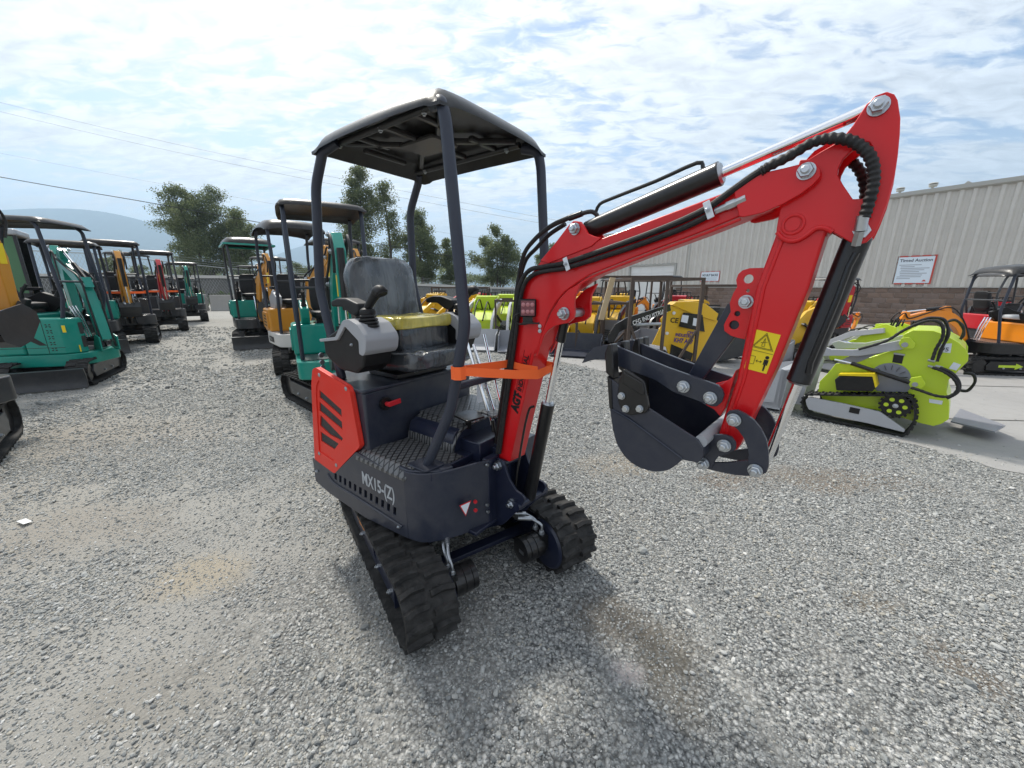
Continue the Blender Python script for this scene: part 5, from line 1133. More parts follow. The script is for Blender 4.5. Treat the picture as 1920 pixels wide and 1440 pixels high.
# mountains
def ridge(name, prof_, dist, dep, c):
    rg2 = random.Random(3); P = [Vector((tx(u, dist), 0, tz(v, dist))) for u, v in prof_]; P = catmull(P, 12); n = len(P); vs = []; fs = []
    K = 7
    for j in range(K):
        f = j/(K-1)
        for i, p in enumerate(P): vs.append((p.x*(1-.12*f), dist - dep*f + rg2.uniform(-40, 40)*(0 < f), max(0, p.z*(1-f)**.8 + rg2.uniform(-8, 8)*(0 < f < 1)) - (1 if f == 1 else 0)))
    for j in range(K-1):
        for i in range(n-1): fs.append((j*n+i, j*n+i+1, (j+1)*n+i+1, (j+1)*n+i))
    structure(obj(name, MB().add(vs, fs), simple(name+'_forest', c, .95, 0, .6, .004), smooth=180))
ridge('mountain', [(-900, 470), (-400, 440), (-100, 415), (60, 404), (150, 402), (215, 406), (270, 416), (330, 432), (390, 447), (460, 462), (540, 486), (600, 505), (660, 530)], 3400, 900, (.035, .06, .04))
ridge('far_mountain', [(420, 520), (560, 470), (620, 462), (655, 476), (700, 494), (760, 502), (850, 516), (930, 512), (1000, 522), (1100, 527), (1400, 532)], 4600, 800, (.04, .06, .05))
# overhead wires (far side of the road)
def wire(label, pts, d, r_): tag(obj('power_line', MB().tube([(tx(u, d), d, tz(v, d)) for u, v in pts], r_, 5, smooth=6), HOSE), label, 'power line', 'power lines over the yard')
wire('lowest and thickest power line, sloping down to the broad alder', [(-300, 285), (0, 340), (150, 366), (305, 391), (520, 428), (690, 457), (900, 492)], 55, .045)
wire('upper of the two parallel power lines crossing high at left', [(-300, 140), (0, 214), (320, 287), (640, 350), (960, 408), (1200, 448)], 70, .014)
wire('lower of the two parallel power lines crossing high at left', [(-300, 156), (0, 229), (320, 300), (640, 362), (960, 418), (1200, 456)], 70, .014)
wire('faint power line between the thick one and the parallel pair', [(-300, 245), (0, 300), (320, 358), (640, 412), (900, 452)], 75, .010)
# ================================================================= HAZE
hm = bpy.data.materials.new('haze'); hm.use_nodes = True; hn = hm.node_tree; hn.nodes.clear()
pv = hn.nodes.new('ShaderNodeVolumePrincipled'); pv.inputs['Color'].default_value = (.56, .78, 1, 1); pv.inputs['Density'].default_value = .00032; pv.inputs['Anisotropy'].default_value = .2
ho_ = hn.nodes.new('ShaderNodeOutputMaterial'); hn.links.new(pv.outputs[0], ho_.inputs['Volume'])
HZ = 1
if HZ:
    hz_ = obj('haze', MB().box(-6500, 6500, -60, 9200, -1, 640), hm); hz_['kind'] = 'stuff'
# ================================================================= OTHER MACHINES IN THE YARD
TEAL = paint('teal_paint', (.002, .25, .19)); AMBER = paint('amber_paint', (.58, .25, .022)); LIME = paint('lime_paint', (.52, .68, .030), .38, .12); YELP = paint('yellow_paint', (.72, .42, .012)); ORNG = paint('orange_paint', (.86, .27, .012))
REDP = paint('dark_red_paint', (.48, .012, .022)); CHAR = paint('charcoal_paint', (.030, .032, .036), .42); PALE = paint('pale_grey_paint', (.42, .43, .45), .42); STG = paint('steel_grey_paint', (.23, .24, .27), .4); WHT = paint('white_body_paint', (.62, .61, .58), .42)
RUST = simple('rusty_steel', (.085, .060, .048), .75, .3, .5, 6, .2, .3, 60); WOOD = simple('raw_plank', (.52, .40, .25), .8, 0, .3, 3)
FILM = simple('clear_film_bag', (.62, .64, .66), .2, 0, .3, 14, 0, .9, 30, .6); DARKG = simple('cab_glass', (.04, .16, .05), .08, 0, .5, 2, 0, 0, 1, .6)
def offset_poly(pts, wds):
    P = [Vector((p[0], p[1])) for p in pts]; Lf = []; Rt = []
    for i, p in enumerate(P):
        d = (P[min(i+1, len(P)-1)]-P[max(i-1, 0)]).normalized(); n = Vector((-d.y, d.x)); Lf.append(tuple(p+n*wds[i]/2)); Rt.append(tuple(p-n*wds[i]/2))
    return Lf + Rt[::-1]
def rotz(a): return Matrix.Rotation(a, 4, 'Z')
def mini_digger(label, loc, rz, body=TEAL, boomc=None, low=CHAR, base=CHAR, S=1.0, house=0.0, swing=0.0, canopy='flat', ch=2.32, rim=None, seat=PLAST, pose='folded', text_=None, strap=False, blade=True, style='shell', cat='mini excavator', group='mini excavators parked in the yard', near=True, film=False, pod=PLAST, arrow=None, bladec=None):
    boomc = boomc or body
    t = thing('parked_digger', label, cat, (loc[0], loc[1], 0), R(rz), group, S)
    H_ = (0, 0, R(house))
    def p_(n, mb, m, rot=None, **k): return obj(n, mb, m, t, rot=rot if rot is not None else H_, **k)
    # undercarriage
    for y0, y1 in ((-.50, -.27), (.27, .50)):
        lp = track_path(-.62, .62, .20, r1=.19, n=7); nl = 34 if near else 24
        p_('rubber_track', track_belt(y0, y1, lp, nl, .018, .016, fine=1 if not near else 2), RUBBER, (0, 0, 0), smooth=30)
        sd_ = -1 if y0 < 0 else 1; yo = (y0+.03) if sd_ < 0 else (y1-.03)
        fr = p_('track_frame', MB().prism([(-.50, .10), (.44, .10), (.50, .20), (.44, .29), (-.46, .29), (-.52, .2)], yo, yo-sd_*.14), base, (0, 0, 0), bev=.006)
        obj('bolt', MB().nut((.1, yo, .15), (0, sd_, 0), .016, .01, .008).nut((-.2, yo, .15), (0, sd_, 0), .016, .01, .008), ZINC, fr)
        if arrow: obj('arrow_decal', MB().prism([(-.30, .17), (.0, .17), (.0, .13), (.14, .195), (.0, .26), (.0, .22), (-.30, .22)], yo+sd_*.002, yo+sd_*.004), arrow, fr)
        p_('sprocket', MB().cyl((-.62, yo-sd_*.12, .19), (-.62, yo-sd_*.02, .19), .135, n=18), BLACK, (0, 0, 0)); p_('idler', MB().cyl((.62, yo-sd_*.12, .20), (.62, yo-sd_*.02, .20), .145, n=18), BLACK, (0, 0, 0))
    p_('cross_frame', MB().box(-.42, .42, -.28, .28, .20, .32).cyl((0, 0, .30), (0, 0, .42), .24, n=24), BLACK, (0, 0, 0))
    if blade:
        bl = p_('dozer_blade', MB().prism([(.86, .02), (.90, .02), (.875, .12), (.89, .22), (.92, .30), (.88, .31), (.85, .2)], -.5, .5), bladec or low, (0, 0, 0), bev=.004)
        obj('blade_arm', MB().mark().beam((.3, -.2, .2), (.87, -.2, .16), .06, .08).mark().beam((.3, .2, .2), (.87, .2, .16), .06, .08), base, bl)
    # upper structure
    zb, zt = (.30, .48) if style == 'full' else (.44, .66)
    p_('lower_body', MB().prism(rnd([(-.62, -.48), (.46, -.48), (.58, -.25), (.58, .30), (.42, .48), (-.62, .48)], [.22, .08, .08, .08, .08, .22], 4), zb, zt, 'XY'), low, bev=.012)
    p_('floor_mat', MB().box(.0, .44, -.40, .42, zt+.001, zt+.012), MATM)
    if style in ('shell', 'full'):      # big moulded engine cover with pressed panels
        sh = p_('engine_cover', MB().prism(rnd([(-.66, -.49), (-.06, -.49), (-.06, .49), (-.66, .49)], [.20, .04, .04, .20], 4), zt+.002, 1.06, 'XY'), body, bev=.03, seg=3)
    else:
        sh = p_('engine_cover', MB().prism(rnd([(-.64, -.44), (-.08, -.44), (-.08, .44), (-.64, .44)], .05, 3), zt+.002, 1.02, 'XY'), low, bev=.02)
    if style == 'full':       # long one-piece side cowls with a pressed outline, chevron and star vents
        obj('side_cowl', MB().prism(rnd([(-.05, -.49), (.40, -.49), (.52, -.36), (.52, -.24), (.20, -.18), (-.05, -.20)], .03, 3), zt+.002, 1.0, 'XY'), body, sh, bev=.02)
        obj('chevron_vent', MB().prism([(.10, .95), (-.08, .76), (.12, .62), (.20, .62), (.04, .77), (.13, .94)], -.4935, -.491), BLACK, sh)
        for q in range(5):
            zc_ = .56 + q*.085
            for (dx, dz) in ((-.022, -.018), (.022, -.018), (-.022, .018), (.022, .018)): obj('star_vent', MB().prism([(.27+dx*.3, zc_+dz*.3), (.27+dx*1.3, zc_+dz*.6), (.27+dx*1.5, zc_+dz*1.4), (.27+dx*.6, zc_+dz*1.2)], -.4935, -.491), BLACK, sh)
        for zc_ in (.56, .76): obj('front_vent', MB().prism(rnd([(-.345, zc_), (-.26, zc_), (-.26, zc_+.17), (-.345, zc_+.17)], .02), .5205, .5225, 'YZ'), MESHM, sh)
        obj('cowl_groove', MB().box(-.64, .40, -.4925, -.491, .580, .586).box(.20, .206, -.4925, -.491, .50, 1.0), BLACK, sh)
        obj('warning_decal', MB().box(.42, .46, -.492, -.489, .80, .90), YEL, sh)
    for sd_ in ((-1, 1) if style != 'full' else ()):
        y = .492*sd_ if style == 'shell' else .442*sd_
        gp_ = [(-.46, .72), (-.12, .72), (-.10, .80), (-.16, 1.0), (-.48, 1.0), (-.50, .86)]
        g1 = obj('grille_panel', MB().prism(rnd(gp_, .03), y-sd_*.004, y+sd_*.018), body, sh, bev=.006)
        for q in range(4 if near else 3): obj('grille_slot', MB().prism([(-.42+.02*q, .765+.055*q), (-.19, .765+.055*q-.012), (-.19, .79+.055*q-.012), (-.42+.02*q, .79+.055*q)], y+sd_*.0182, y+sd_*.0195), MESHM, sh)
    if near:
        for q in range(5):
            for w in (-1, 1): obj('rear_vent', MB().box(-.668, -.662, .10*w-.05, .10*w+.05, .74+q*.055, .765+q*.055), MESHM, sh)
        obj('warning_decal', MB().box(-.08, -.077, -.44, -.36, .82, .92) if style == 'shell' else MB().box(.5, .503, -.40, -.30, .5, .6), YEL, sh)
    # seat
    sc0 = -.36
    p_('seat_base', MB().box(sc0-.20, sc0+.20, -.18, .18, 1.05, 1.12), BLACK)
    p_('seat_cushion', place(pillow(-.24, .24, -.22, .22, -.05, .05, .35, 6, am=.003), Matrix.Translation((sc0+.03, 0, 1.17))), seat if not film else FILM, smooth=60)
    p_('backrest', place(pillow(-.05, .05, -.21, .21, -.25, .25, .42, 6, am=.003), Matrix.Translation((sc0-.23, 0, 1.42)) @ Matrix.Rotation(R(-9), 4, 'Y')), seat if not film else FILM, smooth=60)
    for sd_ in (-1, 1):
        c = p_('control_console', MB().prism(rnd([(-.50, 1.05), (-.12, 1.05), (-.02, 1.14), (.03, 1.26), (-.06, 1.30), (-.22, 1.37), (-.36, 1.30), (-.50, 1.26)], .02), .26*sd_, .36*sd_), pod, bev=.012)
        obj('joystick', MB().cyl((-.06, .31*sd_, 1.28), (-.04, .31*sd_, 1.36), .04, .02, n=10).mark().tube([(-.04, .31*sd_, 1.35), (0, .31*sd_, 1.42), (.05, .31*sd_, 1.48)], .02, 8), PLAST, c)
        obj('armrest', MB().box(-.46, -.22, .275*sd_, .345*sd_, 1.39, 1.44), PLAST, c, bev=.012)
    for k, y in enumerate((-.06, .0, .06)): p_('travel_lever', MB().tube([(.40, y, .68), (.36, y, .95), (.30, y, 1.16)], .012, 8), CHROME)
    # canopy
    if canopy:
        x0, x1 = (-.62, .42); yw = .46
        if canopy == 'rear': x0, x1 = -.66, .36
        for y in (-yw+.05, yw-.05):
            p_('canopy_post', MB().tube(bend([(x1-.08, y, ch-.04), (x1-.01, y, ch-.10), (x1+.06, y, 1.30), (x1-.02, y, .95), (x1-.08, y, zt)]), .024, 8), POST if near else CHAR)
            p_('canopy_post', MB().tube(bend([(x0+.12, y, ch-.04), (x0+.06, y, ch-.12), (x0-.02, y, ch-.45), (x0-.02, y, 1.5), (x0+.10, y, 1.04)]), .024, 8), POST if near else CHAR)
        p_('canopy_rail', MB().mark().cyl((x1+.045, -yw+.05, 1.52), (x1+.045, yw-.05, 1.52), .016, n=8).mark().cyl((x0-.02, -yw+.05, 1.62), (x0-.02, yw-.05, 1.62), .016, n=8), CHAR)
        ar, dr = (.02, .06) if canopy == 'flat' else (.10, .10)
        rf_ = p_('canopy_roof', roof_shell(x0-.04, x1+.10, -yw-.02, yw+.02, ch, drop=dr, arch_=ar, rr=.14 if canopy != 'flat' else .09, nx=10, ny=10), ROOFP, smooth=50)
        if rim: obj('roof_rim', MB().prism(rnd([(x0-.05, -yw-.03), (x1+.11, -yw-.03), (x1+.11, yw+.03), (x0-.05, yw+.03)], .05), ch-.11, ch-.075, 'XY', holes=[rnd([(x0, -yw+.02), (x1+.06, -yw+.02), (x1+.06, yw-.02), (x0, yw-.02)], .05)]), rim, rf_)
    # boom, arm, bucket in the swing frame
    fx = .60; BL_ = (fx*math.cos(R(house)), fx*math.sin(R(house)), 0); BR_ = (0, 0, R(house+swing))
    def q_(n, mb, m, par=t, **k): return obj(n, mb, m, par, loc=BL_ if par is t else (0,0,0), rot=BR_ if par is t else (0,0,0), **k)
    P = {'folded': dict(b=[(.0, .62), (.12, 1.10), (.32, 1.52), (.82, 1.86)], st=[(.74, 2.02), (.84, 1.84), (.86, 1.50), (.78, .98)], bk=(.78, .98, 100)),
         'high': dict(b=[(.0, .62), (.05, 1.15), (.22, 1.70), (.62, 2.10)], st=[(.52, 2.24), (.62, 2.10), (.72, 1.7), (.70, 1.16)], bk=(.70, 1.16, 100)),
         'out': dict(b=[(.0, .62), (.22, 1.02), (.62, 1.26), (1.30, 1.18)], st=[(1.30, 1.38), (1.36, 1.18), (1.28, .9), (1.10, .52)], bk=(1.10, .52, 130)),
         'low': dict(b=[(.0, .62), (.22, 1.00), (.62, 1.22), (1.20, 1.10)], st=[(1.22, 1.26), (1.24, 1.08), (1.12, .7), (.96, .36)], bk=(.96, .36, 120))}[pose]
    for o_, (a, b_) in (('swing_bracket', (-.11, -.095)), ('swing_bracket', (.095, .11))): q_(o_, MB().prism(rnd([(-.12, .46), (.02, .46), (.16, .50), (.06, .66), (.02, .72), (-.12, .68)], .02), a, b_), low)
    boom = q_('boom', MB().prism(offset_poly(catmull([Vector(p) for p in P['b']], 4), [.15, .16, .17, .18, .19, .20, .20, .19, .17, .155, .15, .14, .13]), -.06, .06), boomc, bev=.008)
    st = q_('stick', MB().prism(offset_poly(P['st'], [.09, .20, .14, .11]), -.05, .05), boomc, bev=.008)
    e = P['b'][-1]; k_ = P['b'][2]; s0 = P['st'][0]; s2 = P['st'][2]; s3 = P['st'][3]
    lug = (k_[0]-.16, k_[1]+.04) if pose in ('folded', 'high') else (k_[0]-.12, k_[1]+.14)
    obj('cylinder_lug', MB().prism([(lug[0]-.10, lug[1]-.12), (lug[0]-.04, lug[1]+.03), (lug[0]+.03, lug[1]+.03), (lug[0]+.16, lug[1]-.02)], -.05, .05), boomc, boom)
    def cy(a, b_, fr_, r_, par):
        a = Vector((a[0], 0, a[1])); b_ = Vector((b_[0], 0, b_[1])); m = a.lerp(b_, fr_); c = q_('cylinder', MB().cyl(a, m, r_, n=14), BLACK); q_('piston_rod', MB().cyl(m, b_, r_*.48, n=10), CHROME, c); c2 = c
    cy(lug, s0, .5, .036, st); cy((.12, .50), (P['b'][1][0]*.5+P['b'][2][0]*.5+.10, P['b'][1][1]*.45+P['b'][2][1]*.55), .62, .04, boom)
    bx, bz, ba = P['bk']; lk = (bx+.13, bz-.02); cy((s0[0]*.3+P['st'][1][0]*.7+.13, s0[1]*.25+P['st'][1][1]*.75), lk, .62, .033, st)
    M_ = Matrix.Translation((bx, 0, bz)) @ Matrix.Rotation(R(ba-100), 4, 'Y')
    bp_ = [(-.02, .05), (-.10, .09), (-.36, .03), (-.44, -.12), (-.40, -.26), (-.26, -.33), (-.10, -.28), (.05, -.10), (.04, .0)]
    bp_ = [(x, z) for x, z in bp_]
    bm_ = MB(); bm_.prism(bp_, -.17, -.155).prism(bp_, .155, .17)
    shl = bp_[3:9]; inn = [(p[0]*.93-.012, p[1]*.93-.008) for p in shl]; bm_.prism(shl+inn[::-1], -.156, .156); bm_.v = [tuple(M_ @ Vector(v)) for v in bm_.v]
    bkt = q_('bucket', bm_, base, bev=0)
    for y in (-.15, -.05, .05, .13): tb = MB().prism([(-.36, .03), (-.44, .02), (-.50, .12), (-.42, .08)], y-.0, y+.035); tb.v = [tuple(M_ @ Vector(v)) for v in tb.v]; q_('bucket_tooth', tb, BLACK, bkt)
    q_('bucket_link', MB().mark().beam((bx+.0, -.07, bz+.10), (lk[0], -.07, lk[1]), .012, .05).mark().beam((bx+.0, .07, bz+.10), (lk[0], .07, lk[1]), .012, .05), low)
    nb = MB()
    for (x, z) in (P['b'][0], e, s0, lug, s3, lk): nb.nut((x, -.062, z), (0, -1, 0), .026, .018, .01); 
    q_('pin_nut', nb, ZINC)
    hs = [(P['b'][0][0]-.08, P['b'][0][1]-.1), (P['b'][1][0]-.10, P['b'][1][1]), (lug[0]-.05, lug[1]), ((lug[0]+e[0])/2, (lug[1]+e[1])/2+.02), (e[0]-.02, e[1]+.02), (e[0]+.10, e[1]+.14), (e[0]+.22, e[1]-.02), (e[0]+.16, e[1]-.2)]
    for y in (-.075, .075): q_('hydraulic_hose', MB().tube([(x, y, z) for x, z in hs], .013, 6, smooth=4), HOSE)
    q_('warning_decal', MB().prism([(P['st'][2][0]-.045, P['st'][2][1]-.06), (P['st'][2][0]+.035, P['st'][2][1]-.06), (P['st'][2][0]+.045, P['st'][2][1]+.14), (P['st'][2][0]-.03, P['st'][2][1]+.14)], -.0525, -.051), YEL)
    if strap: q_('tie_strap', MB().beam((-.18, -.42, 1.18), (.10, -.02, 1.18), .01, .05).mark().beam((-.18, .42, 1.18), (.10, .02, 1.18), .01, .05), STRAP)
    if text_:
        s, colr, side = text_
        Mx = frame3((-.30, -.486, .49), (1, 0, 0), (0, 0, 1)) if side == 'R' else frame3((-.644, .25, .50), (0, -1, 0), (0, 0, 1)) if side == 'B' else frame3((.35, .486, .49), (-1, 0, 0), (0, 0, 1))
        o_ = text('model_lettering', s, .13, colr, t, Mx, bold=.002); o_.rotation_euler = H_
    return t
def hd(az): return 90-az          # heading from azimuth (clockwise from straight ahead)
LT = DECW
# left row, nearest first
mini_digger('amber mini excavator cut off by the left edge, dark lower body', (-5.05, 2.90), hd(-44), AMBER, AMBER, CHAR, CHAR, 1.06, -27, 0, None, pose='high', text_=('MC20R', LT, 'R'), blade=False)
mini_digger('teal mini excavator with black canopy, dark blade and seat facing right', (-7.35, 6.15), hd(150), TEAL, TEAL, TEAL, CHAR, 1.04, 76, 138, 'flat', 2.38, pose='folded', text_=('MC20L', LT, 'B'), style='full', bladec=CHAR)
mini_digger('teal mini excavator mostly hidden behind the nearest teal one on the left', (-9.95, 9.0), hd(132), TEAL, TEAL, CHAR, CHAR, 1.12, -6, 0, 'flat', 2.2, pose='folded')
mini_digger('amber mini excavator with charcoal lower body and orange strap, arm folded in front', (-10.7, 10.75), hd(140), AMBER, AMBER, CHAR, CHAR, 1.15, 8, 0, 'flat', 2.32, pose='folded', strap=True, blade=False, style='box')
mini_digger('black-bodied mini excavator with a red arm and orange strap', (-12.3, 13.7), hd(140), CHAR, REDP, CHAR, CHAR, 1.15, 6, 0, 'flat', 2.32, pose='folded', strap=True, blade=False, near=False, style='box')
mini_digger('distant teal mini excavator at the end of the left row, by the concrete blocks', (-14.6, 17.6), hd(140), TEAL, TEAL, CHAR, CHAR, 1.15, 4, 0, 'flat', 2.2, pose='folded', blade=False, near=False)
mini_digger('small black-canopied excavator half hidden behind the red-armed one', (-14.8, 15.4), hd(150), CHAR, AMBER, CHAR, CHAR, 1.15, 0, 0, 'flat', 2.4, pose='low', near=False)
# middle row behind the red machine
mini_digger('teal mini excavator right behind the red one, black canopy and joystick', (-2.33, 5.0), hd(133), TEAL, TEAL, TEAL, CHAR, .98, -17, 0, 'flat', 2.47, pose='folded', blade=False, pod=TEAL)
mini_digger('mini excavator with white lower body and amber engine grille in the middle row', (-4.02, 7.35), hd(150), AMBER, AMBER, WHT, CHAR, 1.05, 12, 12, 'dome', 2.42, pose='folded', blade=False, style='shell', pod=GREYP, text_=('KZ20R', DECB, 'R'))
mini_digger('charcoal and teal mini excavator with a teal rim under its canopy', (-6.7, 10.2), hd(150), TEAL, AMBER, CHAR, CHAR, 1.1, 10, 10, 'dome', 2.36, rim=TEAL, pose='folded', blade=True, near=False)
mini_digger('amber mini excavator deep in the middle row with a thin black canopy', (-8.8, 14.6), hd(155), AMBER, AMBER, CHAR, CHAR, 1.1, -15, 14, 'flat', 2.3, pose='folded', near=False)
mini_digger('furthest amber mini excavator of the middle row, near the fence', (-11.8, 18.2), hd(155), AMBER, AMBER, CHAR, CHAR, 1.1, -15, 20, 'flat', 2.2, pose='low', near=False)
mini_digger('amber digger hidden behind the nearest teal machine, its arm showing above the seat', (-4.6, 10.4), hd(150), AMBER, AMBER, CHAR, CHAR, 1.15, 10, 0, 'flat', 2.3, pose='folded', near=False)
# right side by the warehouse
mini_digger('orange mini excavator with black canopy at the right edge by the warehouse', (8.75, 6.85), hd(98), ORNG, ORNG, BLACK, BLACK, .84, 178, 0, 'dome', 2.14, pose='low', arrow=LIME, style='shell', film=True)
mini_digger('red mini excavator with a thin black canopy in front of the block wall', (7.75, 9.6), hd(250), REDP, REDP, CHAR, CHAR, .80, 0, 140, 'flat', 2.14, pose='folded', near=False, blade=False)
mini_digger('orange mini excavator whose low arm reaches out above the lime control panel', (8.0, 9.7), hd(60), ORNG, ORNG, ORNG, CHAR, .62, 0, -10, None, pose='out', near=False, blade=False)
mini_digger('orange mini excavator in front of the white roller door', (3.3, 12.2), hd(250), ORNG, ORNG, ORNG, CHAR, .85, 0, 0, 'flat', 2.05, pose='out', near=False)
mini_digger('second orange excavator near the roller door, arm low', (5.2, 13.6), hd(240), ORNG, ORNG, CHAR, CHAR, .85, 0, 10, 'flat', 2.2, pose='low', near=False)
mini_digger('red mini excavator standing behind the nearest orange one by the wall', (11.2, 8.8), hd(100), REDP, REDP, CHAR, CHAR, .85, 0, 0, 'flat', 2.1, pose='low', near=False)
# green-glazed cab of a bigger excavator on the far left
cb = thing('cab_excavator', 'bigger excavator on the far left with a black cab and green glass', 'excavator', (-12.6, 9.8, 0), R(hd(140)))
obj('cab_frame', MB().box(-.5, -.43, -.5, .5, 1.1, 2.75).box(.43, .5, -.5, .5, 1.1, 1.35).box(-.5, .5, -.5, -.43, 1.1, 1.3).box(-.5, .5, .43, .5, 1.1, 1.3).box(.44, .5, -.5, -.44, 1.3, 2.75).box(.44, .5, .44, .5, 1.3, 2.75), BLACK, cb)
obj('cab_glass', MB().box(.46, .47, -.44, .44, 1.35, 2.68).mark().box(-.43, .44, -.47, -.46, 1.3, 2.68), DARKG, cb); obj('cab_roof', MB().prism(rnd([(-.56, -.54), (.60, -.54), (.60, .54), (-.56, .54)], .1), 2.70, 2.84, 'XY'), PALE, cb, bev=.03)
obj('body', MB().box(-1.2, .7, -.75, .75, .6, 1.1), AMBER, cb, bev=.05); obj('rubber_track', track_belt(-.9, -.5, track_path(-.9, .9, .27), 24, fine=1), RUBBER, cb); obj('rubber_track', track_belt(.5, .9, track_path(-.9, .9, .27), 24, fine=1), RUBBER, cb)
# ---- compact tracked loaders (stand-on) --------------------------------------------------------
def stand_loader(label, loc, rz, colr=YELP, bucket=STG, S=1.0, arm=None, up=.0, group='stand-on loaders parked in the yard', near=False, lettering=None):
    arm = arm or colr; t = thing('stand_on_loader', label, 'mini loader', (loc[0], loc[1], 0), R(rz), group, S)
    p_ = lambda n, mb, m, **k: obj(n, mb, m, t, **k)
    for sd_ in (-1, 1):
        y0, y1 = (.30*sd_, .50*sd_); y0, y1 = min(y0, y1), max(y0, y1)
        p_('rubber_track', track_belt(y0, y1, track_path(-.62, .50, .13, r1=.22, n=6), 22, .016, .014, fine=1), RUBBER)
        p_('track_frame', MB().prism([(-.45, .08), (.45, .08), (.5, .16), (.3, .22), (-.45, .26)], .45*sd_, .40*sd_), bucket)
        p_('drive_sprocket', MB().cyl((-.60, .34*sd_, .23), (-.60, .47*sd_, .23), .14, n=14), BLACK)
        sp_ = p_('side_plate', MB().prism(rnd([(-.55, .25), (.40, .25), (.46, .42), (.05, .70), (-.20, 1.02), (-.46, 1.16), (-.66, 1.10), (-.70, .9), (-.60, .6)], .03), .26*sd_, .285*sd_), colr, bev=.006)
        p_('lift_arm', MB().prism(offset_poly([(-.50, 1.03), (.05, .90+up), (.50, .62+up*1.6), (.66, .30+up*2)], [.10, .12, .13, .10]), .30*sd_, .36*sd_), arm, bev=.006)
        p_('cylinder', MB().cyl((-.45, .33*sd_, .52), (.02, .33*sd_, .70+up), .03, n=10), BLACK); p_('piston_rod', MB().cyl((.02, .33*sd_, .70+up), (.35, .33*sd_, .76+up), .015, n=8), CHROME)
    p_('hood', MB().prism(rnd([(-.45, .3), (.30, .3), (.32, .62), (.05, .78), (-.45, .84)], .03), -.25, .25), BLACK if near else colr, bev=.01)
    p_('control_panel', MB().prism(rnd([(-.68, .88), (-.40, 1.16), (-.28, 1.14), (-.30, .84)], .02), -.25, .25), colr, bev=.008)
    hb_ = MB()
    for k in range(5): hb_.mark(); hb_.cyl((-.50+.015*(k % 2), -.18+.09*k, 1.10), (-.52, -.18+.09*k, 1.24), .014, n=6)
    p_('control_lever', hb_, PLAST); p_('hand_bar', MB().tube([(-.60, -.24, 1.05), (-.66, -.22, 1.22), (-.66, .22, 1.22), (-.60, .24, 1.05)], .014, 8), BLACK)
    bz = up*2.2
    bkp = [(.66, .42+bz), (.64, .05+bz), (1.10, .02+bz), (1.12, .05+bz), (.72, .12+bz), (.70, .46+bz)]
    b_ = p_('loader_bucket', MB().prism(bkp, -.50, .50), bucket, bev=.004)
    for sd_ in (-1, 1): obj('bucket_cheek', MB().prism([(.66, .44+bz), (.64, .05+bz), (1.10, .03+bz), (.92, .36+bz)], .50*sd_, .485*sd_), bucket, b_)
    hz_ = MB()
    for q in range(2): hz_.mark(); hz_.tube([(-.3, .1-.2*q, .82), (-.05, .1-.2*q, 1.02+.05*q), (.25, .12-.24*q, .92), (.5, .1-.2*q, .62+up)], .016, 6, smooth=4)
    p_('hydraulic_hose', hz_, HOSE)
    return t
Ly = 'yellow stand-on loader '
stand_loader(Ly+'seen between the seat and the front post, arms toward the left', (-1.55, 11.6), hd(215), YELP, PALE, 1.12)
stand_loader(Ly+'just behind the seat, left of the other yellow one', (-2.95, 13.4), hd(210), YELP, STG, 1.1)
stand_loader('lime stand-on loader with grey bucket left of the front canopy post', (-.75, 10.2), hd(190), LIME, PALE, 1.1, PALE)
stand_loader('lime stand-on loader with grey bucket inside the far rusty rack', (.30, 9.9), hd(185), LIME, STG, 1.08, PALE)
stand_loader('red stand-on loader in the far row under the fence rail', (-1.4, 15.6), hd(200), REDP, PALE, 1.1)
stand_loader('second red stand-on loader in the far row, near the lamp on the arm', (.35, 15.0), hd(195), REDP, PALE, 1.1)
stand_loader('orange stand-on loader in the far row right of the red ones', (1.6, 14.4), hd(200), ORNG, STG, 1.1)
stand_loader('yellow loader with navy bucket in the rack left of the wood plank', (1.75, 9.3), hd(200), YELP, NAVY, 1.1, BLACK)
stand_loader('yellow loader behind the plank, dark arms raised a little', (2.75, 10.4), hd(215), YELP, STG, 1.1, BLACK, .08)
stand_loader('yellow loader partly hidden by the red stick, between rack and lime loader', (6.0, 8.4), hd(240), YELP, STG, 1.05, YELP)
stand_loader('second lime loader whose flat control panel shows behind the lime one in front', (6.1, 6.6), hd(-18), LIME, PALE, .80, PALE)
stand_loader('small red stand-on loader in the back row just right of the seat', (-2.2, 17.2), hd(200), REDP, PALE, 1.1)
stand_loader('yellow stand-on loader in the back row under the fence, left of the lime pair', (-3.4, 16.4), hd(205), YELP, STG, 1.1)
stand_loader('lime stand-on loader far back beside the front canopy post', (-.3, 12.6), hd(195), LIME, STG, 1.1, PALE)
stand_loader('red-armed stand-on loader far back behind the work lamp', (1.05, 12.6), hd(190), YELP, STG, 1.1, REDP)
stand_loader('orange stand-on loader with raised arms left of the roller door', (2.6, 15.6), hd(215), ORNG, STG, 1.15, ORNG, .12)
stand_loader('yellow stand-on loader with black arms left of the roller door', (4.0, 14.8), hd(225), YELP, STG, 1.1, BLACK, .06)
stand_loader('red stand-on loader half hidden behind the lettered yellow loader', (4.4, 10.8), hd(225), REDP, STG, 1.1, BLACK)
stand_loader('black-hooded yellow loader just behind the lettered yellow one', (3.9, 9.0), hd(235), YELP, STG, 1.05, BLACK, .04, near=True)
stand_loader('yellow stand-on loader right of the red stick, below the block wall', (7.0, 9.2), hd(235), YELP, STG, 1.0, YELP, .05)
stand_loader('red stand-on loader by the wall behind the orange digger at the right edge', (12.8, 10.4), hd(240), REDP, STG, 1.0, BLACK)
stand_loader('orange loader standing between the red excavator and the wall', (7.9, 12.2), hd(230), ORNG, STG, 1.1)
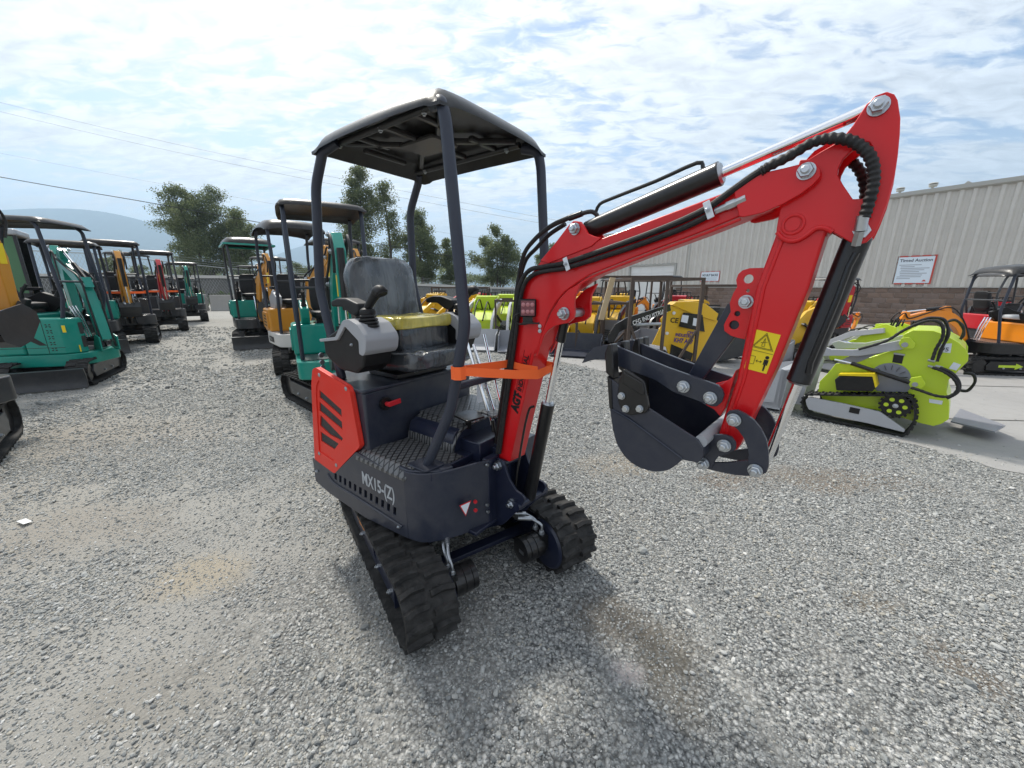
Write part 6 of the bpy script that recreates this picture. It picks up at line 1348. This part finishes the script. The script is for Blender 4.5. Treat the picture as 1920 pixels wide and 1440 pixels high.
# lettered plates of the yellow loader: this side faces the camera -------------------------------
PURP = simple('purple_ink', (.07, .03, .22), .5)
BY2 = thing('side_lettered_loader', 'yellow loader side with CE and CFG INDUSTRIAL lettering behind rusty rack posts', 'mini loader', (2.2, 7.35, 0), 0)
gx = [(0.7746, 1.1482), (1.5132, 1.1284), (1.7193, 0.8686), (1.5531, 0.3245), (1.36, -0.1535), (0.9741, -0.0889), (0.7807, 0.3767), (0.5078, 0.4183), (0.5909, 0.6349), (0.6582, 0.7878), (0.6261, 0.9089), (0.7351, 1.039)]
bpl = obj('side_plate', MB().prism(gx, -.02, .01), YELP, BY2, bev=.004)
tpl = [(0.8028, 1.168), (0.8671, 1.2271), (1.218, 1.237), (1.4453, 1.1877), (1.7006, 1.0091), (1.6684, 0.8686), (1.247, 0.9891)]; obj('rear_cover', MB().prism(tpl, -.05, .22), YELP, BY2, bev=.01)
blk = [(1.0367, 1.031), (1.3945, 0.9912), (1.4749, 0.669), (0.974, 0.7705)]; obj('black_panel', MB().prism(blk, -.03, .0), BLACK, BY2, loc=(0, -.03, 0))
for q in ([(1.0121, 0.9926), (1.1352, 0.9727), (1.1208, 0.8328), (0.996, 0.8629)], [(1.2306, 0.9329), (1.344, 0.9129), (1.3306, 0.7724), (1.2268, 0.7926)]): obj('paper_label', MB().prism(q, -.004, .0), TAGW, BY2, loc=(0, -.06, 0))
eng = [(1.7017, 1.1219), (2.2713, 1.0793), (2.4142, 0.843), (2.4437, 0.1802), (1.9476, 0.0443), (1.6799, 0.4042)]; obj('engine_block', MB().prism(eng, .15, .7), CHAR, BY2, bev=.01)
for k in range(9):
    z = .70+k*.055; obj('radiator_slat', MB().box(1.42, 1.80, .12, .148, z, z+.03), BLACK, BY2)
blk2 = [(0.8705, 0.4316), (1.3032, 0.2545), (1.2477, -0.1706), (0.8563, -0.0418)]; obj('black_panel', MB().prism(blk2, -.02, .0), BLACK, BY2, loc=(0, -.03, 0))
am = [(0.7202, 1.192), (0.7521, 1.0747), (0.0167, 0.7774), (-0.1779, 0.677), (-0.267, 0.4944), (-0.3675, 0.4739), (-0.3764, 0.6164), (-0.2681, 0.8174), (-0.0756, 0.9368)]; am_ = obj('lift_arm', MB().prism(am, -.06, -.0), BLACK, BY2, bev=.004, loc=(0, -.1, 0))
a0, a1 = [(0.0699, 0.8023), (0.4942, 0.9701)]; ax2 = Vector((a1[0]-a0[0], 0, a1[1]-a0[1])); text('arm_lettering', 'CFG INDUSTRIAL', .118, WHITEP, BY2, frame3((a0[0], -.165, a0[1]), ax2, (-ax2.z, 0, ax2.x)), sx=.72, bold=.002)
def lt(s, size, px_, mat, tilt=.12, sx=1, bold=.002): text('plate_lettering', s, size, mat, BY2, frame3((px_[0], -.028, px_[1]), (1, 0, -tilt), (tilt, 0, 1)), sx=sx, bold=bold)
q = [(0.803, 0.8511), (1.1529, 0.6282), (0.9323, 0.5874), (0.9134, 0.4744), (1.0594, 0.3605)]
lt('CE', .13, q[0], DECB); lt('CFG', .075, q[1], PURP); lt('INDUSTRIAL', .085, q[2], PURP, sx=.8); lt('KH7 A27', .12, q[3], PURP, sx=.8, bold=.003)
for p in [(0.858, 1.0223), (0.7655, 0.6408)]: obj('white_cap', MB().cyl((p[0], -.03, p[1]), (p[0], -.05, p[1]), .03, n=12), WHITEP, BY2)
obj('rubber_track', track_belt(.0, .2, [(x+.15, z) for x, z in track_path(-.2, .75, .14, r1=.2, n=6)], 22, fine=1), RUBBER, BY2); obj('cylinder', MB().cyl((.15, -.06, .80), (.62, -.06, .82), .03, n=12).cyl((-.15, -.06, .78), (.15, -.06, .80), .016, n=10), STEEL, BY2)
# rusty shipping racks ---------------------------------------------------------------------------
def rack(label, x0, x1, y0, y1, h, rz=0, diag=True, group='rusty steel racks'):
    t = thing('steel_rack', label, 'steel rack', (x0, y0, 0), R(rz), group); W_, D_ = x1-x0, y1-y0; w = .05
    for x in (0, W_*.5, W_):
        for y in (0, D_): obj('rack_post', MB().box(x-w/2, x+w/2, y-w/2, y+w/2, .10, h), RUST, t)
    for y in (0, D_):
        for z in (.10, h): obj('rack_rail', MB().box(-w/2, W_+w/2, y-w/2, y+w/2, z-.0, z+w), RUST, t)
    for x in (0, W_*.5, W_):
        for z in (.10, h): obj('rack_rail', MB().box(x-w/2, x+w/2, w/2, D_-w/2, z+.002, z+w-.002), RUST, t)
    if diag: obj('rack_brace', MB().beam((W_-.03, -.0, h*.45), (W_-.32, -.0, .15), .04, .04), RUST, t); obj('rack_brace', MB().beam((.03, 0, h*.5), (.30, 0, .15), .04, .04), RUST, t)
    for x in (.1, W_-.2): obj('skid_foot', MB().box(x, x+.1, -.02, D_, 0, .10), RUST, t)
    return t
rack('large rusty rack around the lettered yellow loader', 2.12, 3.37, 6.95, 8.9, 1.61)
rack('rusty rack standing right of the lettered loader, tops hidden by the stick', 3.9, 5.6, 8.0, 9.6, 1.5)
rack('low rusty rack left of the plank around the navy bucket', 1.45, 2.55, 8.6, 10.2, 1.12)
rack('small rusty rack around the lime loader right of the canopy post', -.40, .75, 9.4, 10.9, 1.15)
rack('far rusty rack in front of the roller door', 2.3, 4.4, 10.9, 12.4, 1.75)
rack('rusty rack far back under the fence between yellow and lime loaders', -2.9, -.9, 14.2, 15.6, 1.45, diag=False)
pk = [(0.3584, 1.6857), (0.4655, 1.6754), (0.2807, 0.843), (0.1707, 0.8538)]; tag(obj('wood_plank', MB().prism(pk, -.02, .02), WOOD, loc=(1.6, 7.9, 0)), 'pale raw wood plank leaning upright against the rusty rack', 'plank')
# ---- lime tracked loader at the right (traced on its near side) ----------------------------------
LL = thing('lime_loader', 'lime green tracked loader with grey arms and a black toolbox, right side', 'mini loader', (3.46, 4.475, 0), R(-49))
def lp(n, mb, m, **k): return obj(n, mb, m, LL, **k)
pl = [(0.2078, 0.3039), (0.2025, 0.4319), (0.2594, 0.5373), (0.3117, 0.6575), (0.4551, 0.7089), (0.6158, 0.7841), (0.8037, 0.9088), (0.7864, 1.0269), (0.8489, 1.0807), (0.9864, 1.0869), (1.062, 1.0574), (1.1662, 0.9912), (1.2239, 0.932), (1.2494, 0.8847), (1.2576, 0.8249), (1.2007, 0.6866), (1.1739, 0.6291), (1.1736, 0.5757), (1.1829, 0.5077), (1.2193, 0.4075), (1.2466, 0.2447), (1.2085, 0.1842), (1.1611, 0.1483), (1.0477, 0.1567), (0.7151, 0.2121), (0.2781, 0.2087)]
for y in (0, .72): lp('side_plate', MB().prism(pl, y, y+.02), LIME, bev=.004)
hd_ = [(0.3196, 0.6095), (0.6236, 0.7391), (0.8229, 0.8671), (0.8243, 0.9656), (0.9288, 1.0083), (1.0517, 0.3405), (0.3369, 0.299)]; lp('body', MB().prism(hd_, .05, .69), LIME, bev=.006)
tp_ = [(0.7864, 1.0269), (0.8489, 1.0807), (0.9864, 1.0869), (1.062, 1.0574), (1.1779, 0.9824), (1.23, 0.9176), (1.2145, 0.8954), (1.0535, 1.0103), (0.8594, 1.0229)]; lp('top_cover', MB().prism(tp_, .02, .72), LIME, bev=.004)
lp('rear_shield', MB().prism([(1.1829, 0.5077), (1.2193, 0.4075), (1.2466, 0.2447), (1.2339, 0.2191), (1.1741, 0.4244)], .02, .72), LIME)
slot_ = [(0.7558, 0.8254), (0.8316, 0.8187), (0.831, 0.7354), (0.7587, 0.7415)]; w1 = lp('service_window', MB().prism(slot_, -.004, -.001), BLACK); obj('window_latch', MB().prism([(0.7529, 0.8418), (0.8362, 0.8359), (0.8391, 0.8197), (0.7558, 0.8254)], -.012, -.002), STEEL, w1)
gr = [(0.3144, 0.6702), (0.4423, 0.7845), (0.6032, 0.8571), (0.7286, 0.889), (0.7961, 0.9079), (0.6139, 0.7954), (0.5081, 0.7107), (0.4169, 0.6673)]; lp('grey_guard', MB().prism(gr, -.010, -.001), STG)
fc = [(0.7676, 0.5777)][0]; f_ = lp('fan_guard', MB().cyl((fc[0], -.003, fc[1]), (fc[0], -.010, fc[1]), .155, n=28), STG)
for k in range(7):
    a = PI*(k+.5)/7; obj('fan_slot', MB().beam((fc[0]+.085*math.cos(a), -.0112, fc[1]+.085*math.sin(a)), (fc[0]+.135*math.cos(a), -.0112, fc[1]+.135*math.sin(a)), .002, .022, up=(0, 1, 0)).box(0, .001, 0, .001, 0, .001), BLACK, f_)
for k in range(5):
    a = PI*(k+.7)/6; obj('guard_slot', MB().prism(rnd([(fc[0]+.02+k*.045-.012, fc[1]-.19-.008*k), (fc[0]+.045+k*.045-.012, fc[1]-.185-.008*k), (fc[0]+.055+k*.045-.012, fc[1]-.15-.008*k), (fc[0]+.03+k*.045-.012, fc[1]-.155-.008*k)], .006), -.013, -.011), BLACK, lp('lower_guard', MB().prism([(0.672, 0.4604), (0.6959, 0.5649), (0.8885, 0.6105), (0.9488, 0.532), (0.9171, 0.4521), (0.7004, 0.4187)], -.0105, -.001), STG) if k == 0 else f_)
for (u0) in (0, 1):
    yo = -.13 if u0 == 0 else .72
    tl_ = [(0.0731, 0.1818), (0.0885, 0.2512), (0.1276, 0.2988), (0.5253, 0.3763), (0.9225, 0.4602), (0.971, 0.4427), (1.0059, 0.3949), (1.0323, 0.3119), (1.046, 0.2368), (1.0456, 0.1573), (1.0288, 0.0837), (1.0024, 0.0178), (0.9759, -0.0079), (0.7641, -0.0063), (0.4036, -0.003), (0.1831, 0.0095), (0.1112, 0.0711)]
    lo = min(p[1] for p in tl_); tl_ = [(x, max(0.0, z-lo*.0)) for x, z in tl_][::-1]
    lp('rubber_track', track_belt(yo, yo+.20, tl_, 40, .016, .014), RUBBER, smooth=30)
    sy = yo-.004 if u0 == 0 else yo+.2
    tf = [(0.1467, 0.1522), (0.1269, 0.2131), (0.1565, 0.2522), (0.4614, 0.2456), (0.7689, 0.2239), (0.9801, 0.0887), (0.9777, 0.059), (0.6975, 0.0794), (0.3945, 0.0848), (0.1743, 0.1064)]; tf_ = lp('track_frame', MB().prism(rnd(tf, .008), sy+.01, sy+.05), PALE, bev=.003)
    if u0 == 0:
        obj('frame_window', MB().prism([(0.5283, 0.2246), (0.6129, 0.2208), (0.6102, 0.1594), (0.5252, 0.1623)], sy+.006, sy+.009), BLACK, tf_)
        sc1 = [(0.8676, 0.3116)][0]; sk = lp('drive_sprocket', MB().cyl((sc1[0], sy+.03, sc1[1]), (sc1[0], sy+.06, sc1[1]), .115, n=24), BLACK)
        for k in range(6): a = 2*PI*k/6; obj('sprocket_hole', MB().cyl((sc1[0]+.07*math.cos(a), sy+.026, sc1[1]+.07*math.sin(a)), (sc1[0]+.07*math.cos(a), sy+.0295, sc1[1]+.07*math.sin(a)), .02, n=12), LIME, sk)
        tt = MB()
        for k in range(16): a = 2*PI*k/16; tt.cyl((sc1[0]+.12*math.cos(a), sy+.03, sc1[1]+.12*math.sin(a)), (sc1[0]+.12*math.cos(a), sy+.055, sc1[1]+.12*math.sin(a)), .013, n=6)
        tt_ = obj('sprocket_teeth', tt, BLACK, sk); tt_['kind'] = 'stuff'; obj('hub_nut', MB().nut((sc1[0], sy+.03, sc1[1]), (0, -1, 0), .02, .012, .008), ZINC, sk)
for y in (-.05, .74):
    ar1 = [(0.8345, 0.9281), (0.7941, 0.9832), (0.601, 0.9017), (0.4406, 0.8369), (0.2605, 0.821), (0.1855, 0.8425), (0.1183, 0.8038), (0.179, 0.7311), (0.2814, 0.751), (0.4952, 0.7737), (0.8113, 0.8875)]; lp('lift_arm', MB().prism(ar1, y, y+.045), PALE, bev=.004)
ap = [(0.8214, 0.9375)][0]; lp('arm_pivot', MB().prism(rnd([(0.7764, 0.9398), (0.7848, 1.0002), (0.8388, 1.0161), (0.8949, 0.9529), (0.8889, 0.9043), (0.8029, 0.8994)], .01), -.075, -.05), LIME, bev=.003); lp('pivot_bush', MB().cyl((ap[0], -.085, ap[1]), (ap[0], -.07, ap[1]), .025, n=16), STEEL)
cyl_ = [(0.3064, 0.7156), (0.4511, 0.6948), (0.9243, 0.5685)]; lp('cylinder', MB().cyl((cyl_[1][0], -.085, cyl_[1][1]), (cyl_[2][0], -.085, cyl_[2][1]), .022, n=14), BLACK); lp('piston_rod', MB().cyl((cyl_[0][0], -.085, cyl_[0][1]), (cyl_[1][0], -.085, cyl_[1][1]), .010, n=10), CHROME)
lp('cylinder_lug', MB().prism(rnd([(0.9143, 0.561), (0.9229, 0.6179), (0.992, 0.6465), (1.0346, 0.573), (1.0152, 0.5201), (0.9414, 0.5163)], .01), -.10, -.07), LIME, bev=.003); cp1 = [(0.9636, 0.5594)][0]; lp('pivot_bush', MB().cyl((cp1[0], -.112, cp1[1]), (cp1[0], -.095, cp1[1]), .022, n=14), STEEL)
tbx = [(0.3531, 0.5026), (0.3787, 0.5436), (0.6494, 0.5913), (0.6907, 0.4726), (0.6765, 0.4349), (0.386, 0.3868)]; t1 = lp('toolbox', MB().prism(tbx, -.15, -.02), BLACK, bev=.006); obj('toolbox_lid', MB().prism([(0.3723, 0.5545), (0.3783, 0.5736), (0.6597, 0.6274), (0.7027, 0.498), (0.6897, 0.4782), (0.6494, 0.5913)], -.155, -.015), YEL, t1)
HL = [[(1.0334, 0.8155), (1.0384, 0.9201), (1.0589, 1.0499), (1.0284, 1.1579), (0.9536, 1.1881), (0.8649, 1.1463), (0.7753, 1.0659), (0.6775, 0.9593), (0.4883, 0.8537)], [(1.0667, 0.8009), (1.0721, 0.921), (1.0874, 1.0753), (1.0373, 1.1968), (0.9481, 1.2115), (0.849, 1.1642)], [(1.0468, 0.7453), (1.1286, 0.7167), (1.2083, 0.6529), (1.2447, 0.5666), (1.2055, 0.4902), (1.1214, 0.4773), (1.008, 0.5076), (0.9423, 0.5217)], [(1.0943, 0.7515), (1.1809, 0.7085), (1.2431, 0.6268), (1.2466, 0.5392), (1.1931, 0.4644)], [(1.0368, 1.1355), (1.1033, 1.1725), (1.1685, 1.1125), (1.1883, 1.0279), (1.1619, 0.96), (1.1081, 0.9543)], [(1.2651, 0.6269), (1.3301, 0.6267), (1.3587, 0.5527), (1.3307, 0.4559), (1.2778, 0.4451)]]
for k, (h_, y) in enumerate(zip(HL, (-.10, -.07, -.11, -.10, .45, .55))): lp('hydraulic_hose', MB().tube([(p[0], y, p[1]) for p in h_], .014, 8, smooth=6, rf=lambda q: .0135+.002*math.sin(q*160)), HOSE)
for p in [(1.0341, 0.7938), (1.0447, 0.7367), (1.0931, 0.7442)]: lp('hose_fitting', MB().cyl((p[0]-.03, -.03, p[1]+.01), (p[0]+.02, -.035, p[1]), .012, n=10), STEEL)
for q, m in (([(1.0553, 0.9648), (1.1285, 0.9779), (1.1357, 0.8864), (1.0593, 0.8871)], TAGW), ([(1.1718, 0.8034), (1.2224, 0.7851), (1.2036, 0.7252), (1.1535, 0.738)], TAGW), ([(1.0824, 0.4167), (1.1759, 0.4159), (1.176, 0.3776), (1.0893, 0.3794)], TAGW)): lp('paper_label', MB().prism(q, -.0045, -.001), m)
tq = [(1.0677, 0.8986)][0]; text('label_lettering', '95', .055, DECB, LL, frame3((tq[0], -.006, tq[1]), (1, 0, 0), (0, 0, 1)))
fp_ = [(4.675, 3.84), (5.276, 4.278), (5.1, 3.712), (4.772, 3.534)]; LM = Matrix.Translation((3.46, 4.475, 0)) @ Matrix.Rotation(R(-49), 4, 'Z'); LMi = LM.inverted()
pv_ = [LMi @ Vector((x, y, .10)) for x, y in fp_]; pv2 = [LMi @ Vector((x, y, .115)) for x, y in fp_]
lp('step_plate', MB().add([tuple(v) for v in pv_]+[tuple(v) for v in pv2], [(3, 2, 1, 0), (4, 5, 6, 7), (0, 1, 5, 4), (1, 2, 6, 5), (2, 3, 7, 6), (3, 0, 4, 7)]), STG)
bq = [(-.35, .52), (-.38, .05), (-1.0, .02), (-1.02, .05), (-.46, .12), (-.44, .55)]
bk_ = lp('loader_bucket', MB().prism([(.28+x, z) for x, z in bq], -.15, .95), PALE, bev=.004)
for y in (-.15, .935): obj('bucket_cheek', MB().prism([(.28+x, z) for x, z in [(-.35, .55), (-.38, .04), (-1.0, .02), (-.80, .42)]], y, y+.015), PALE, bk_)
lp('bucket_bracket', MB().prism([(-.06, .10), (.06, .1), (.10, .60), (.04, .70), (-.04, .62)], .05, .08), PALE)
lp('bucket_bracket', MB().prism([(-.06, .10), (.06, .1), (.10, .60), (.04, .70), (-.04, .62)], .62, .65), PALE)
